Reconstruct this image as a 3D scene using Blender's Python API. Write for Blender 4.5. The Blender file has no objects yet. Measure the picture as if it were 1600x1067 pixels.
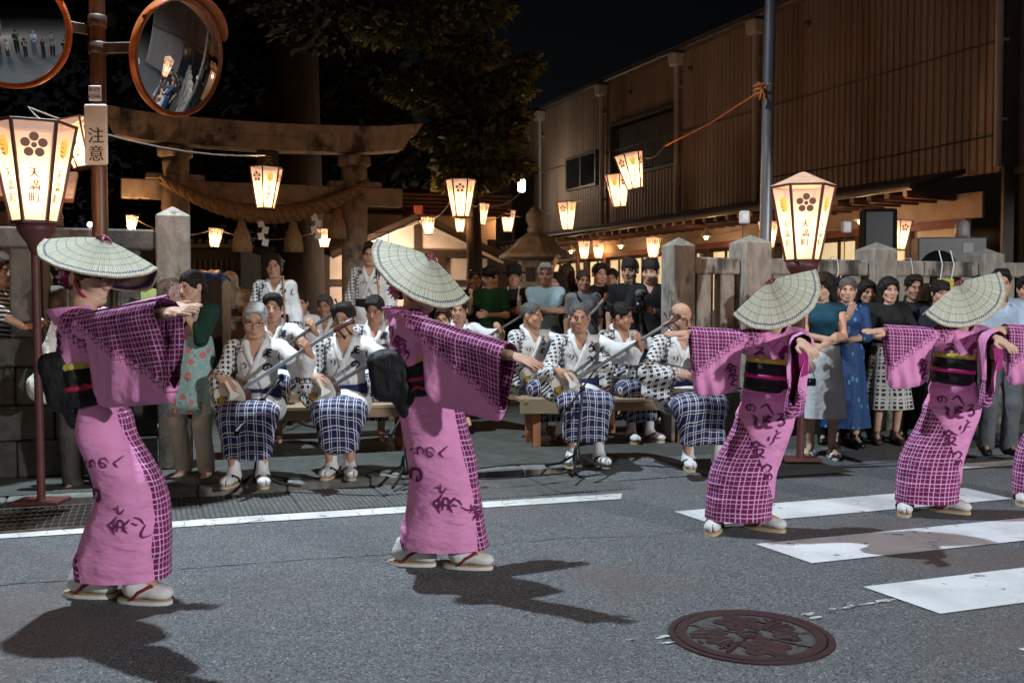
import bpy, bmesh, math, random
import numpy as np
from mathutils import Vector, Matrix
from mathutils.bvhtree import BVHTree
random.seed(7); np.random.seed(7)
SC = bpy.context.scene
COL = SC.collection
PI = math.pi
def R(d): return math.radians(d)

# ------------------------------------------------------------------ camera, world, sun, street lamps, exposure
F_PX, PITCH, CAM_H = 1555.0, R(2.25), 1.35
cam_d = bpy.data.cameras.new('camera'); cam_d.sensor_width = 36.0; cam_d.lens = 35.0
cam_d.clip_start = 0.05; cam_d.clip_end = 800
cam = bpy.data.objects.new('camera', cam_d); COL.objects.link(cam)
cam.location = (0, 0, CAM_H); cam.rotation_euler = (PI/2 - PITCH, 0, 0)
cam_d.dof.use_dof = True; cam_d.dof.focus_distance = 5.9; cam_d.dof.aperture_fstop = 5.0
SC.camera = cam

world = bpy.data.worlds.new('World'); SC.world = world; world.use_nodes = True
wn = world.node_tree.nodes; wl = world.node_tree.links; wn.clear()
sky = wn.new('ShaderNodeTexSky'); sky.sky_type = 'NISHITA'; sky.sun_disc = False
SUN_EL, SUN_AZ = R(48), R(-25)
sky.sun_elevation = R(-4.0); sky.sun_rotation = SUN_AZ
bg = wn.new('ShaderNodeBackground'); bg.inputs['Strength'].default_value = 0.02
wo = wn.new('ShaderNodeOutputWorld')
wl.new(sky.outputs[0], bg.inputs[0]); wl.new(bg.outputs[0], wo.inputs[0])

def light(name, typ, loc, energy, color, target=None, **kw):
    d = bpy.data.lights.new(name, typ); d.energy = energy; d.color = color
    for k, v in kw.items(): setattr(d, k, v)
    o = bpy.data.objects.new(name, d); COL.objects.link(o); o.location = loc
    if target is not None:
        o.rotation_euler = (Vector(target) - Vector(loc)).to_track_quat('-Z', 'Y').to_euler()
    return o
# faint moonlight from behind the shrine
sun_dir = Vector((math.sin(SUN_AZ)*math.cos(SUN_EL), math.cos(SUN_AZ)*math.cos(SUN_EL), math.sin(SUN_EL)))
light('moon', 'SUN', (0, 0, 30), 0.03, (0.8, 0.9, 1.0), target=Vector((0, 0, 30)) - sun_dir, angle=R(0.5))
# street lamps: luminaires get their poles further down (street_lamp)
BACK_LAMP = (-2.6, 7.1, 8.6); FRONT_LAMP = (-6.0, -8.0, 4.4); RIGHT_LAMP = (10.0, -4.2, 4.4)
light('street_lamp_light', 'SPOT', BACK_LAMP, 3700, (0.74, 0.88, 1.0), target=(0.7, 4.3, 0), spot_size=R(106), spot_blend=0.5, shadow_soft_size=0.09)
light('street_lamp_light', 'SPOT', FRONT_LAMP, 1000, (1.0, 0.93, 0.86), target=Vector(FRONT_LAMP)+Vector((0, .02, -1)), spot_size=R(168), spot_blend=0.05, shadow_soft_size=0.20)
light('street_lamp_light', 'SPOT', RIGHT_LAMP, 7000, (0.95, 0.97, 1.0), target=Vector(RIGHT_LAMP)+Vector((0, .02, -1)), spot_size=R(168), spot_blend=0.05, shadow_soft_size=0.20)

vs = SC.view_settings
vs.view_transform = 'Standard'; vs.look = 'None'; vs.exposure = 0.5; vs.gamma = 1.0; vs.use_curve_mapping = False
SC.render.engine = 'CYCLES'
cy = SC.cycles
cy.use_denoising = True; cy.max_bounces = 5; cy.diffuse_bounces = 2; cy.glossy_bounces = 3; cy.transmission_bounces = 4; cy.transparent_max_bounces = 6
cy.caustics_reflective = False; cy.caustics_refractive = False; cy.sample_clamp_indirect = 4.0
try: cy.use_light_tree = True
except Exception: pass

# ------------------------------------------------------------------ measuring helpers
def at(u, v, Y):
    """world point seen at photo pixel (u, v) that lies at distance Y"""
    a = (u-800)/F_PX; b = (533.5-v)/F_PX
    d = Vector((a, math.cos(PITCH)+b*math.sin(PITCH), -math.sin(PITCH)+b*math.cos(PITCH)))
    return Vector((0, 0, CAM_H)) + d*(Y/d.y)
def gnd(u, v, z=0.0):
    a = (u-800)/F_PX; b = (533.5-v)/F_PX
    d = Vector((a, math.cos(PITCH)+b*math.sin(PITCH), -math.sin(PITCH)+b*math.cos(PITCH)))
    return Vector((0, 0, CAM_H)) + d*((z-CAM_H)/d.z)
RA = R(20.0)                                   # the road runs 20 degrees off the picture plane
EX, NX = Vector((math.cos(RA), math.sin(RA), 0)), Vector((-math.sin(RA), math.cos(RA), 0))
def road(e, n, z=0.0): return EX*e + NX*n + Vector((0, 0, z))

# ------------------------------------------------------------------ materials
MATS = {}
class NT:
    def __init__(s, m): s.t = m.node_tree; s.n = s.t.nodes; s.l = s.t.links
    def new(s, ty, **kw):
        n = s.n.new(ty)
        for k, v in kw.items():
            if k == 'inp':
                for a, b in v.items():
                    if hasattr(b, 'is_output') or isinstance(b, bpy.types.NodeSocket): s.l.new(b, n.inputs[a])
                    else: n.inputs[a].default_value = b
            else: setattr(n, k, v)
        return n
    def math(s, op, a, b=0.0, clamp=False):
        n = s.n.new('ShaderNodeMath'); n.operation = op; n.use_clamp = clamp
        for i, x in enumerate((a, b)):
            if isinstance(x, bpy.types.NodeSocket): s.l.new(x, n.inputs[i])
            else: n.inputs[i].default_value = x
        return n.outputs[0]
    def mix(s, f, a, b):
        n = s.n.new('ShaderNodeMix'); n.data_type = 'RGBA'
        for i, x in ((0, f), (6, a), (7, b)):
            if isinstance(x, bpy.types.NodeSocket): s.l.new(x, n.inputs[i])
            else: n.inputs[i].default_value = (*x, 1) if isinstance(x, tuple) and len(x) == 3 else x
        return n.outputs[2]
    def ramp(s, f, a, b): # smooth step between a and b
        n = s.n.new('ShaderNodeMapRange'); n.interpolation_type = 'SMOOTHSTEP'
        s.l.new(f, n.inputs[0]); n.inputs[1].default_value = a; n.inputs[2].default_value = b
        return n.outputs[0]
    def noise(s, vec, scale, detail=3.0, rough=0.55):
        n = s.n.new('ShaderNodeTexNoise'); s.l.new(vec, n.inputs['Vector'])
        n.inputs['Scale'].default_value = scale; n.inputs['Detail'].default_value = detail; n.inputs['Roughness'].default_value = rough
        return n.outputs[0]
def newmat(name):
    m = bpy.data.materials.new(name); m.use_nodes = True
    MATS[name] = m; t = NT(m)
    b = t.n['Principled BSDF']
    return m, t, b
def coord(t, kind='Object'): return t.new('ShaderNodeTexCoord').outputs[kind]
def stretch(t, vec, sc):
    n = t.new('ShaderNodeMapping'); t.l.new(vec, n.inputs[0]); n.inputs['Scale'].default_value = sc
    return n.outputs[0]
def M(name, c1, c2=None, scale=6.0, rough=0.7, metal=0.0, bump=0.0, bscale=40.0, c3=None, s3=2.0, sc=(1, 1, 1), lo=0.35, hi=0.65, spec=0.5, t3=(0.55, 0.75)):
    """colour c1 broken up by c2 (fine) and stained by c3 (coarse), with a little relief"""
    m, t, b = newmat(name)
    v = stretch(t, coord(t), sc)
    c = (*c1, 1)
    if c2 is not None: c = t.mix(t.ramp(t.noise(v, scale, 4.0), lo, hi), c1, c2)
    if c3 is not None: c = t.mix(t.ramp(t.noise(v, s3, 5.0, 0.65), *t3), c if c2 is not None else c1, c3)
    if isinstance(c, tuple): b.inputs['Base Color'].default_value = c
    else: t.l.new(c, b.inputs['Base Color'])
    b.inputs['Roughness'].default_value = rough; b.inputs['Metallic'].default_value = metal
    b.inputs['Specular IOR Level'].default_value = spec
    if bump:
        bn = t.new('ShaderNodeBump'); bn.inputs['Strength'].default_value = bump; bn.inputs['Distance'].default_value = 0.01
        t.l.new(t.noise(v, bscale, 4.0, 0.6), bn.inputs['Height']); t.l.new(bn.outputs[0], b.inputs['Normal'])
    return m
def emit(name, col, strength):
    m, t, b = newmat(name)
    b.inputs['Base Color'].default_value = (*col, 1)
    b.inputs['Emission Color'].default_value = (*col, 1); b.inputs['Emission Strength'].default_value = strength
    return m

# ------------------------------------------------------------------ mesh helpers
class MB:
    """collects shapes for ONE mesh object"""
    def __init__(s): s.v = []; s.f = []; s.m = []; s.sm = []
    def add(s, vs, fs, mi=0, smooth=False):
        o = len(s.v); s.v += [tuple(p) for p in vs]
        for f in fs: s.f.append([i+o for i in f]); s.m.append(mi); s.sm.append(smooth)
        return s
    def box(s, c, d, rot=None, bev=0.0, mi=0, taper=1.0):
        """centre c, full size d; chamfered by bev; taper scales the top"""
        hx, hy, hz = d[0]/2, d[1]/2, d[2]/2; c = Vector(c)
        def T(p): 
            k = taper if p.z > 0 else 1.0
            p = Vector((p.x*k, p.y*k, p.z))
            return (rot @ p if rot is not None else p) + c
        if bev <= 0:
            vs = [T(Vector((x*hx, y*hy, z*hz))) for z in (-1, 1) for y in (-1, 1) for x in (-1, 1)]
            return s.add(vs, [(0, 2, 3, 1), (4, 5, 7, 6), (0, 1, 5, 4), (2, 6, 7, 3), (0, 4, 6, 2), (1, 3, 7, 5)], mi)
        b = min(bev, hx*.9, hy*.9, hz*.9); vs = []; idx = {}
        for sx in (-1, 1):
            for sy in (-1, 1):
                for sz in (-1, 1):
                    for k, p in enumerate(((sx*hx, sy*(hy-b), sz*(hz-b)), (sx*(hx-b), sy*hy, sz*(hz-b)), (sx*(hx-b), sy*(hy-b), sz*hz))):
                        idx[sx, sy, sz, k] = len(vs); vs.append(T(Vector(p)))
        fs = []
        for a in (-1, 1):
            fs.append([idx[a, -1, -1, 0], idx[a, 1, -1, 0], idx[a, 1, 1, 0], idx[a, -1, 1, 0]][::a])
            fs.append([idx[-1, a, -1, 1], idx[1, a, -1, 1], idx[1, a, 1, 1], idx[-1, a, 1, 1]][::-a])
            fs.append([idx[-1, -1, a, 2], idx[1, -1, a, 2], idx[1, 1, a, 2], idx[-1, 1, a, 2]][::a])
            for bb in (-1, 1):
                fs.append([idx[a, bb, -1, 0], idx[a, bb, -1, 1], idx[a, bb, 1, 1], idx[a, bb, 1, 0]][::-a*bb])
                fs.append([idx[a, -1, bb, 0], idx[a, -1, bb, 2], idx[a, 1, bb, 2], idx[a, 1, bb, 0]][::a*bb])
                fs.append([idx[-1, a, bb, 1], idx[-1, a, bb, 2], idx[1, a, bb, 2], idx[1, a, bb, 1]][::-a*bb])
                for cc in (-1, 1): fs.append([idx[a, bb, cc, 0], idx[a, bb, cc, 1], idx[a, bb, cc, 2]][::a*bb*cc])
        return s.add(vs, fs, mi)
    def tube(s, pts, r, n=8, mi=0, cap=True, flat=1.0, smooth=True, closed=False):
        pts = [Vector(p) for p in pts]; k = len(pts)
        rs = list(r) if hasattr(r, '__len__') else [r]*k
        up = Vector((0, 0, 1)); vs = []
        t0 = (pts[1]-pts[0]).normalized()
        x = t0.cross(up) if abs(t0.z) < .9 else t0.cross(Vector((0, 1, 0))); x.normalize()
        for i in range(k):
            t = (pts[min(i+1, k-1)] - pts[max(i-1, 0)]).normalized()
            x = (x - t*x.dot(t)).normalized(); y = t.cross(x)
            for j in range(n):
                a = 2*PI*j/n; vs.append(pts[i] + x*(math.cos(a)*rs[i]) + y*(math.sin(a)*rs[i]*flat))
        fs = [(i*n+j, i*n+(j+1) % n, (i+1)*n+(j+1) % n, (i+1)*n+j) for i in range(k-1) for j in range(n)]
        s.add(vs, fs, mi, smooth)
        if cap and not closed: s.add([vs[j] for j in range(n)], [tuple(range(n))[::-1]], mi); s.add([vs[(k-1)*n+j] for j in range(n)], [tuple(range(n))], mi)
        return s
    def lathe(s, prof, c=(0, 0, 0), n=24, mi=0, smooth=True, rot=None, a0=0.0, sx=1.0, sy=1.0):
        c = Vector(c); vs = []
        for r, z in prof:
            for j in range(n):
                a = a0 + 2*PI*j/n; p = Vector((math.cos(a)*r*sx, math.sin(a)*r*sy, z))
                vs.append((rot @ p if rot is not None else p) + c)
        k = len(prof)
        fs = [(i*n+j, i*n+(j+1) % n, (i+1)*n+(j+1) % n, (i+1)*n+j) for i in range(k-1) for j in range(n)]
        if prof[0][0] > 1e-4: fs.append(tuple(range(n))[::-1])
        if prof[-1][0] > 1e-4: fs.append(tuple((k-1)*n+j for j in range(n)))
        return s.add(vs, fs, mi, smooth)
    def ell(s, c, r, n=12, mi=0, rot=None):
        m = max(4, n//2)
        return s.lathe([(max(1e-5, math.sin(PI*i/m)), -math.cos(PI*i/m)) for i in range(m+1)], (0, 0, 0), n, mi, True) if False else s._ell(c, r, n, m, mi, rot)
    def _ell(s, c, r, n, m, mi, rot):
        c = Vector(c); vs = []
        for i in range(m+1):
            a = PI*i/m
            for j in range(n):
                b = 2*PI*j/n; p = Vector((math.sin(a)*math.cos(b)*r[0], math.sin(a)*math.sin(b)*r[1], -math.cos(a)*r[2]))
                vs.append((rot @ p if rot is not None else p)+c)
        return s.add(vs, [(i*n+j, i*n+(j+1) % n, (i+1)*n+(j+1) % n, (i+1)*n+j) for i in range(m) for j in range(n)], mi, True)
    def prism(s, poly, d, c=(0, 0, 0), rot=None, mi=0):
        """outline poly [(x, z)] extruded along y by d, centred"""
        c = Vector(c); k = len(poly)
        f = lambda p: (rot @ Vector(p) if rot is not None else Vector(p)) + c
        vs = [f((x, -d/2, z)) for x, z in poly] + [f((x, d/2, z)) for x, z in poly]
        fs = [tuple(range(k)), tuple(range(2*k-1, k-1, -1))] + [(i, i+k, (i+1) % k+k, (i+1) % k) for i in range(k)]
        return s.add(vs, fs, mi)
    def build(s, name, mats, parent=None, uv=None):
        me = bpy.data.meshes.new(name); me.from_pydata(s.v, [], s.f)
        ms = mats if isinstance(mats, (list, tuple)) else [mats]
        for m in ms: me.materials.append(m)
        me.polygons.foreach_set('material_index', s.m); me.polygons.foreach_set('use_smooth', s.sm); me.update()
        return link(name, me, parent)
def link(name, me, parent=None):
    o = bpy.data.objects.new(name, me); COL.objects.link(o)
    if parent is not None: o.parent = parent
    return o
def npmesh(name, V, Fq, mats, parent=None, smooth=True, mi=None, uv=None, attr=None):
    me = bpy.data.meshes.new(name); me.from_pydata(np.asarray(V, float).tolist(), [], np.asarray(Fq).tolist())
    for m in (mats if isinstance(mats, (list, tuple)) else [mats]): me.materials.append(m)
    n = len(me.polygons)
    me.polygons.foreach_set('use_smooth', [smooth]*n)
    if mi is not None: me.polygons.foreach_set('material_index', np.asarray(mi, np.int32))
    if uv is not None:
        L = np.empty(len(me.loops), np.int32); me.loops.foreach_get('vertex_index', L)
        me.uv_layers.new(name='UVMap').data.foreach_set('uv', np.asarray(uv, np.float32)[L].ravel())
    if attr is not None:
        for k, a in attr.items(): me.attributes.new(k, 'FLOAT', 'POINT').data.foreach_set('value', np.asarray(a, np.float32))
    me.update()
    return link(name, me, parent)
def thing(name, label, cat, loc=(0, 0, 0), rz=0.0, group=None):
    o = bpy.data.objects.new(name, None); COL.objects.link(o); o.empty_display_size = .1
    o.location = loc; o.rotation_euler = (0, 0, rz); o['label'] = label; o['category'] = cat
    if group: o['group'] = group
    return o
def tag(o, label, cat, group=None):
    o['label'] = label; o['category'] = cat
    if group: o['group'] = group
    return o
def struct(o): o['kind'] = 'structure'; return o
def stuff(o): o['kind'] = 'stuff'; return o
def dup(root, label=None, loc=None, rz=None, group=None):
    r = root.copy(); COL.objects.link(r)
    if label: r['label'] = label
    if group: r['group'] = group
    if loc is not None: r.location = loc
    if rz is not None: r.rotation_euler = (0, 0, rz)
    for ch in list(root.children):
        c = ch.copy(); COL.objects.link(c); c.parent = r
        for g in list(ch.children):
            d = g.copy(); COL.objects.link(d); d.parent = c
    return r
def RM(x, y, z): return Matrix((x, y, z)).transposed()
def basis(zdir, xhint):
    z = Vector(zdir).normalized(); x = Vector(xhint); x = (x - z*x.dot(z)).normalized()
    return RM(x, z.cross(x), z)
_txt = {}
def text_geo(s):
    """flat outline of a word, centred, cap height about 1: (points, faces)"""
    if s not in _txt:
        c = bpy.data.curves.new('word', 'FONT'); c.body = s; c.align_x = 'CENTER'; c.resolution_u = 3
        o = bpy.data.objects.new('word', c); COL.objects.link(o)
        dg = bpy.context.evaluated_depsgraph_get(); dg.update()
        me = bpy.data.meshes.new_from_object(o.evaluated_get(dg))
        P = np.array([v.co[:2] for v in me.vertices]); fs = [list(p.vertices) for p in me.polygons]
        P[:, 0] -= (P[:, 0].min()+P[:, 0].max())/2; P[:, 1] -= (P[:, 1].min()+P[:, 1].max())/2
        bpy.data.objects.remove(o); bpy.data.curves.remove(c); bpy.data.meshes.remove(me)
        _txt[s] = (P, fs)
    return _txt[s]
def write(mb, s, c, size, xd, yd, mi=0, bold=0.0):
    P, fs = text_geo(s); c = Vector(c); xd = Vector(xd); yd = Vector(yd)
    mb.add([c + xd*(p[0]*size) + yd*(p[1]*size) for p in P], fs, mi)
    if bold:
        for dx in (-bold, bold): mb.add([c + xd*(p[0]*size+dx*size) + yd*(p[1]*size) + xd.cross(yd)*(.0004*(2 if dx > 0 else 1)) for p in P], fs, mi)
    return mb

# ------------------------------------------------------------------ smooth solids from a distance field (surface nets)
def axis(lo, hi, h, fine=None, hf=None):
    if fine is None: return np.arange(lo, hi+h, h)
    a, b = fine; out = [np.arange(a, b+hf, hf)]
    k = max(1, int(round((a-lo)/h)));  out.insert(0, np.linspace(min(lo, a-h), a, k, endpoint=False)) if a > lo else None
    e = out[-1][-1]; k = max(1, int(round((hi-e)/h))); out.append(np.linspace(e, max(hi, e+h), k+1)[1:]) if hi > e else None
    return np.concatenate(out)
class Field:
    def __init__(s): s.P = []
    def cap(s, a, b, ra, rb=None, k=0.02, op=1, sc=(1, 1, 1)):
        s.P.append(('c', np.array(a, float), np.array(b, float), ra, ra if rb is None else rb, k, op, np.array(sc, float))); return s
    def ell(s, c, r, k=0.02, op=1, rot=None):
        s.P.append(('e', np.array(c, float), np.array(r, float), None if rot is None else np.array(rot), 0, k, op, None)); return s
    def box(s, c, d, k=0.01, op=1, rot=None, r=0.005):
        s.P.append(('b', np.array(c, float), np.array(d, float)/2, None if rot is None else np.array(rot), r, k, op, None)); return s
    def bounds(s):
        lo = np.full(3, 1e9); hi = -lo
        for p in s.P:
            if p[6] < 0: continue
            a, b = s._bb(p); lo = np.minimum(lo, a); hi = np.maximum(hi, b)
        return lo, hi
    def _bb(s, p):
        if p[0] == 'c':
            r = np.array([p[3], p[3], p[3]])/p[7]; r2 = np.array([p[4]]*3)/p[7]
            return np.minimum(p[1]-r, p[2]-r2), np.maximum(p[1]+r, p[2]+r2)
        r = p[2] if p[3] is None else np.full(3, np.linalg.norm(p[2]) if p[0] == 'b' else p[2].max())
        return p[1]-r, p[1]+r
    def mesh(s, h, fine=None, hf=None, smooth=0, noise=None):
        lo, hi = s.bounds(); pad = max([0]+[p[5] for p in s.P if p[6] > 0])*.5; lo = lo-2*h-pad; hi = hi+2*h+pad
        ax = [axis(lo[i], hi[i], h, None if fine is None else fine[i], hf) for i in range(3)]
        n = [len(a) for a in ax]; D = np.full(n, 1.0, np.float32)
        for p in s.P:
            k = p[5]; a, b = s._bb(p); m = k+2.2*h+(0.01 if p[0] == 'e' else 0)
            sl = []
            for i in range(3):
                i0 = max(0, np.searchsorted(ax[i], a[i]-m)-1); i1 = min(n[i], np.searchsorted(ax[i], b[i]+m)+1); sl.append(slice(i0, i1))
            sl = tuple(sl)
            if any(q.stop <= q.start for q in sl): continue
            X = ax[0][sl[0]][:, None, None]; Y = ax[1][sl[1]][None, :, None]; Z = ax[2][sl[2]][None, None, :]
            if p[0] == 'c':
                sc = p[7]; A = p[1]*sc; B = p[2]*sc; d = B-A; L = max(d@d, 1e-9)
                x = X*sc[0]-A[0]; y = Y*sc[1]-A[1]; z = Z*sc[2]-A[2]
                t = np.clip((x*d[0]+y*d[1]+z*d[2])/L, 0, 1)
                v = np.sqrt((x-t*d[0])**2+(y-t*d[1])**2+(z-t*d[2])**2) - (p[3]+(p[4]-p[3])*t)
                if sc.max() > 1: v = v/sc.max()
            else:
                x = X-p[1][0]; y = Y-p[1][1]; z = Z-p[1][2]
                if p[3] is not None:
                    Q = p[3]; x, y, z = (x*Q[0, i]+y*Q[1, i]+z*Q[2, i] for i in range(3))
                r = p[2]
                if p[0] == 'e':
                    k0 = np.sqrt((x/r[0])**2+(y/r[1])**2+(z/r[2])**2); k1 = np.sqrt((x/r[0]**2)**2+(y/r[1]**2)**2+(z/r[2]**2)**2)
                    v = k0*(k0-1)/np.maximum(k1, 1e-6)
                else:
                    rr = p[4]; qx = np.abs(x)-r[0]+rr; qy = np.abs(y)-r[1]+rr; qz = np.abs(z)-r[2]+rr
                    v = np.sqrt(np.maximum(qx, 0)**2+np.maximum(qy, 0)**2+np.maximum(qz, 0)**2)+np.minimum(np.maximum(qx, np.maximum(qy, qz)), 0)-rr
            d0 = D[sl]
            if p[6] > 0:
                hh = np.maximum(k-np.abs(d0-v), 0)/k; D[sl] = np.minimum(d0, v)-hh*hh*k*.25
            else:
                v = -v; hh = np.maximum(k-np.abs(d0-v), 0)/k; D[sl] = np.maximum(d0, v)+hh*hh*k*.25
        if noise is not None:
            X, Y, Z = np.meshgrid(*ax, indexing='ij'); D = D + noise(X, Y, Z)
        return surface_nets(D, ax, smooth)
def surface_nets(D, ax, smooth=0):
    S = D < 0; nx, ny, nz = D.shape
    c = np.zeros((nx-1, ny-1, nz-1), np.int8); offs = [(i, j, k) for i in (0, 1) for j in (0, 1) for k in (0, 1)]
    for i, j, k in offs: c += S[i:nx-1+i, j:ny-1+j, k:nz-1+k]
    act = np.argwhere((c > 0) & (c < 8)); idx = np.full(c.shape, -1, np.int64); idx[tuple(act.T)] = np.arange(len(act))
    acc = np.zeros((len(act), 3)); cnt = np.zeros(len(act))
    for a in offs:
        for d in range(3):
            if a[d] == 1: continue
            b = list(a); b[d] = 1
            A = act+np.array(a); B = act+np.array(b); da = D[tuple(A.T)].astype(float); db = D[tuple(B.T)].astype(float)
            m = (da < 0) != (db < 0); t = np.zeros(len(act)); t[m] = da[m]/(da[m]-db[m])
            pa = np.stack([ax[i][A[:, i]] for i in range(3)], 1); pb = np.stack([ax[i][B[:, i]] for i in range(3)], 1)
            acc[m] += (pa+(pb-pa)*t[:, None])[m]; cnt[m] += 1
    V = acc/np.maximum(cnt, 1)[:, None]; quads = []
    for d in range(3):
        s1 = [slice(None)]*3; s2 = [slice(None)]*3; s1[d] = slice(0, -1); s2[d] = slice(1, None)
        a, b = S[tuple(s1)], S[tuple(s2)]; e = np.argwhere(a != b)
        u, w = (d+1) % 3, (d+2) % 3
        ok = (e[:, u] > 0) & (e[:, w] > 0) & (e[:, u] < D.shape[u]-1) & (e[:, w] < D.shape[w]-1); e = e[ok]
        flip = b[tuple(e.T)]
        q = []
        for du, dw in ((-1, -1), (0, -1), (0, 0), (-1, 0)):
            p = e.copy(); p[:, u] += du; p[:, w] += dw; q.append(idx[tuple(p.T)])
        q = np.stack(q, 1); q[flip] = q[flip][:, ::-1]; quads.append(q)
    Q = np.concatenate(quads); Q = Q[(Q >= 0).all(1)]
    for _ in range(smooth):
        a = np.zeros_like(V); n = np.zeros(len(V))
        for i in range(4):
            j = (i+1) % 4
            for p, q in ((i, j), (j, i)): np.add.at(a, Q[:, p], V[Q[:, q]]); np.add.at(n, Q[:, p], 1)
        V = V*.5+.5*a/np.maximum(n, 1)[:, None]
    return V, Q
# ================================================================== THE SETTING
asphalt, t, b = newmat('asphalt')
co = coord(t)
fine = t.new('ShaderNodeTexVoronoi', inp={'Vector': co, 'Scale': 150.0}); v2 = t.new('ShaderNodeTexVoronoi', inp={'Vector': co, 'Scale': 60.0})
hsv = t.new('ShaderNodeSeparateColor'); t.l.new(fine.outputs['Color'], hsv.inputs[0])
h2 = t.new('ShaderNodeSeparateColor'); t.l.new(v2.outputs['Color'], h2.inputs[0])
c = t.mix(t.ramp(hsv.outputs[0], .1, .95), (.080, .083, .087), (.155, .160, .166))
c = t.mix(t.math('MULTIPLY', t.ramp(hsv.outputs[1], .90, .96), .8), c, (.34, .335, .32))
c = t.mix(t.ramp(hsv.outputs[2], .90, .94), c, (.025, .025, .027))
c = t.mix(t.math('MULTIPLY', t.ramp(t.noise(co, 0.6, 5, .6), .50, .66), .65), c, (.125, .094, .084))
c = t.mix(t.math('MULTIPLY', t.ramp(t.noise(stretch(t, co, (1, 1.6, 1)), 1.3, 7, .75), .50, .72), .6), c, (.065, .068, .072))
t.l.new(c, b.inputs['Base Color']); b.inputs['Roughness'].default_value = .78; b.inputs['Specular IOR Level'].default_value = .35
bn = t.new('ShaderNodeBump', inp={'Strength': .9, 'Distance': .004}); t.l.new(fine.outputs['Distance'], bn.inputs['Height']); t.l.new(bn.outputs[0], b.inputs['Normal'])

def paint_mat(name, col, lo, hi, sc, crk=(.60, .66)):
    m, t, b = newmat(name); co = coord(t)
    w = t.ramp(t.noise(co, sc, 8, .72), lo, hi); g = t.ramp(t.noise(co, 70, 3), .62, .70)
    c = t.mix(t.math('MULTIPLY', g, .35), t.mix(t.ramp(t.noise(co, 3, 5), .35, .7), col, tuple(x*.78 for x in col)), (.2, .2, .2))
    c = t.mix(w, c, (.13, .133, .137)); t.l.new(c, b.inputs['Base Color']); b.inputs['Roughness'].default_value = .7
    # paint worn to the stone has crisp cracks
    v = t.new('ShaderNodeTexVoronoi', feature='DISTANCE_TO_EDGE', inp={'Vector': stretch(t, co, (1, 1, 1)), 'Scale': 7.0})
    ed = t.math('LESS_THAN', v.outputs['Distance'], .010); k = t.math('MULTIPLY', ed, t.ramp(t.noise(co, 1.1, 3), *crk))
    t.l.new(t.mix(k, c, (.05, .05, .05)), b.inputs['Base Color'])
    return m
white_paint = paint_mat('white_road_paint', (.70, .71, .72), .60, .645, 5.0)
line_paint = paint_mat('cracked_line_paint', (.66, .65, .62), .60, .66, 6.0, (.40, .5))
concrete = M('paving_concrete', (.070, .071, .062), (.046, .050, .040), 9, .85, bump=.35, bscale=60, c3=(.045, .05, .04), s3=2.2, t3=(.45, .72))
slab_mat, t, b = newmat('ribbed_slab')
co = coord(t); c = t.mix(t.ramp(t.noise(co, 14, 5), .3, .7), (.13, .125, .115), (.075, .075, .07))
sx = t.new('ShaderNodeSeparateXYZ', inp={0: co}); w = t.math('SINE', t.math('MULTIPLY', sx.outputs[0], 190.0))
c = t.mix(t.ramp(w, .2, .9), c, (.05, .05, .047)); t.l.new(c, b.inputs['Base Color']); b.inputs['Roughness'].default_value = .85
bn = t.new('ShaderNodeBump', inp={'Strength': .6, 'Distance': .004}); t.l.new(w, bn.inputs['Height']); bn.invert = True; t.l.new(bn.outputs[0], b.inputs['Normal'])
kerb_mat = M('kerb_stone', (.20, .195, .18), (.12, .12, .105), 12, .85, bump=.3, bscale=50, c3=(.06, .065, .05), s3=4)
stone = M('fence_stone', (.36, .315, .26), (.24, .21, .175), 13, .88, bump=.5, bscale=55, c3=(.05, .046, .04), s3=3.6, sc=(1, 1, .45), t3=(.50, .66))
stone_pale = M('torii_stone', (.31, .245, .19), (.21, .165, .125), 9, .88, bump=.4, bscale=40, c3=(.035, .030, .026), s3=2.6, sc=(1, 1, .7), t3=(.50, .68))
stone_darker = M('darker_fence_stone', (.13, .112, .095), (.08, .07, .06), 11, .9, bump=.5, bscale=50, c3=(.035, .033, .028), s3=3.2, sc=(1, 1, .6))  # darker tone of the fence stone, for one fence's rails and balusters
stone_dark = M('wall_stone', (.062, .058, .050), (.034, .033, .028), 9, .9, bump=.5, bscale=40, c3=(.03, .032, .025), s3=2.5)
rust_pole = M('brown_pole_paint', (.075, .052, .042), (.13, .055, .025), 3.0, .45, .2, bump=.1, c3=(.10, .095, .085), s3=6, sc=(1, 1, .35))
grey_pole = M('galvanised_pole', (.26, .27, .29), (.16, .16, .17), 5, .45, .6, sc=(1, 1, .2), c3=(.09, .08, .07), s3=8)
orange_rim = M('orange_mirror_rim', (.55, .14, .03), (.40, .09, .02), 8, .45, c3=(.18, .06, .03), s3=6)
steel = M('old_steel', (.16, .13, .11), (.09, .06, .045), 12, .55, .6, bump=.2)
black_metal = M('black_metal', (.012, .012, .013), None, rough=.42, metal=.2)
red_brown = M('red_brown_post_paint', (.115, .028, .022), (.075, .020, .017), 7, .55, bump=.1)
wood_dark = M('dark_timber', (.050, .026, .016), (.028, .015, .010), 5, .65, sc=(1, 1, .15), bump=.2)
wood_red = M('red_brown_timber', (.17, .055, .030), (.10, .032, .02), 6, .6, bump=.15)
wood_pale = M('pale_bench_wood', (.40, .28, .17), (.30, .20, .115), 4, .6, sc=(.2, 3, 3), bump=.15, c3=(.22, .14, .08), s3=2)
wood_orange = M('orange_bench_wood', (.36, .15, .06), (.27, .10, .04), 5, .6, sc=(3, 3, .3))
plaster = M('white_plaster', (.62, .58, .53), (.52, .47, .42), 3, .9)
tile_dark = M('grey_roof_tile', (.05, .055, .06), (.03, .033, .036), 6, .5)
roof_red = M('red_brown_roof', (.12, .05, .038), (.08, .035, .028), 5, .5)

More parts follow.
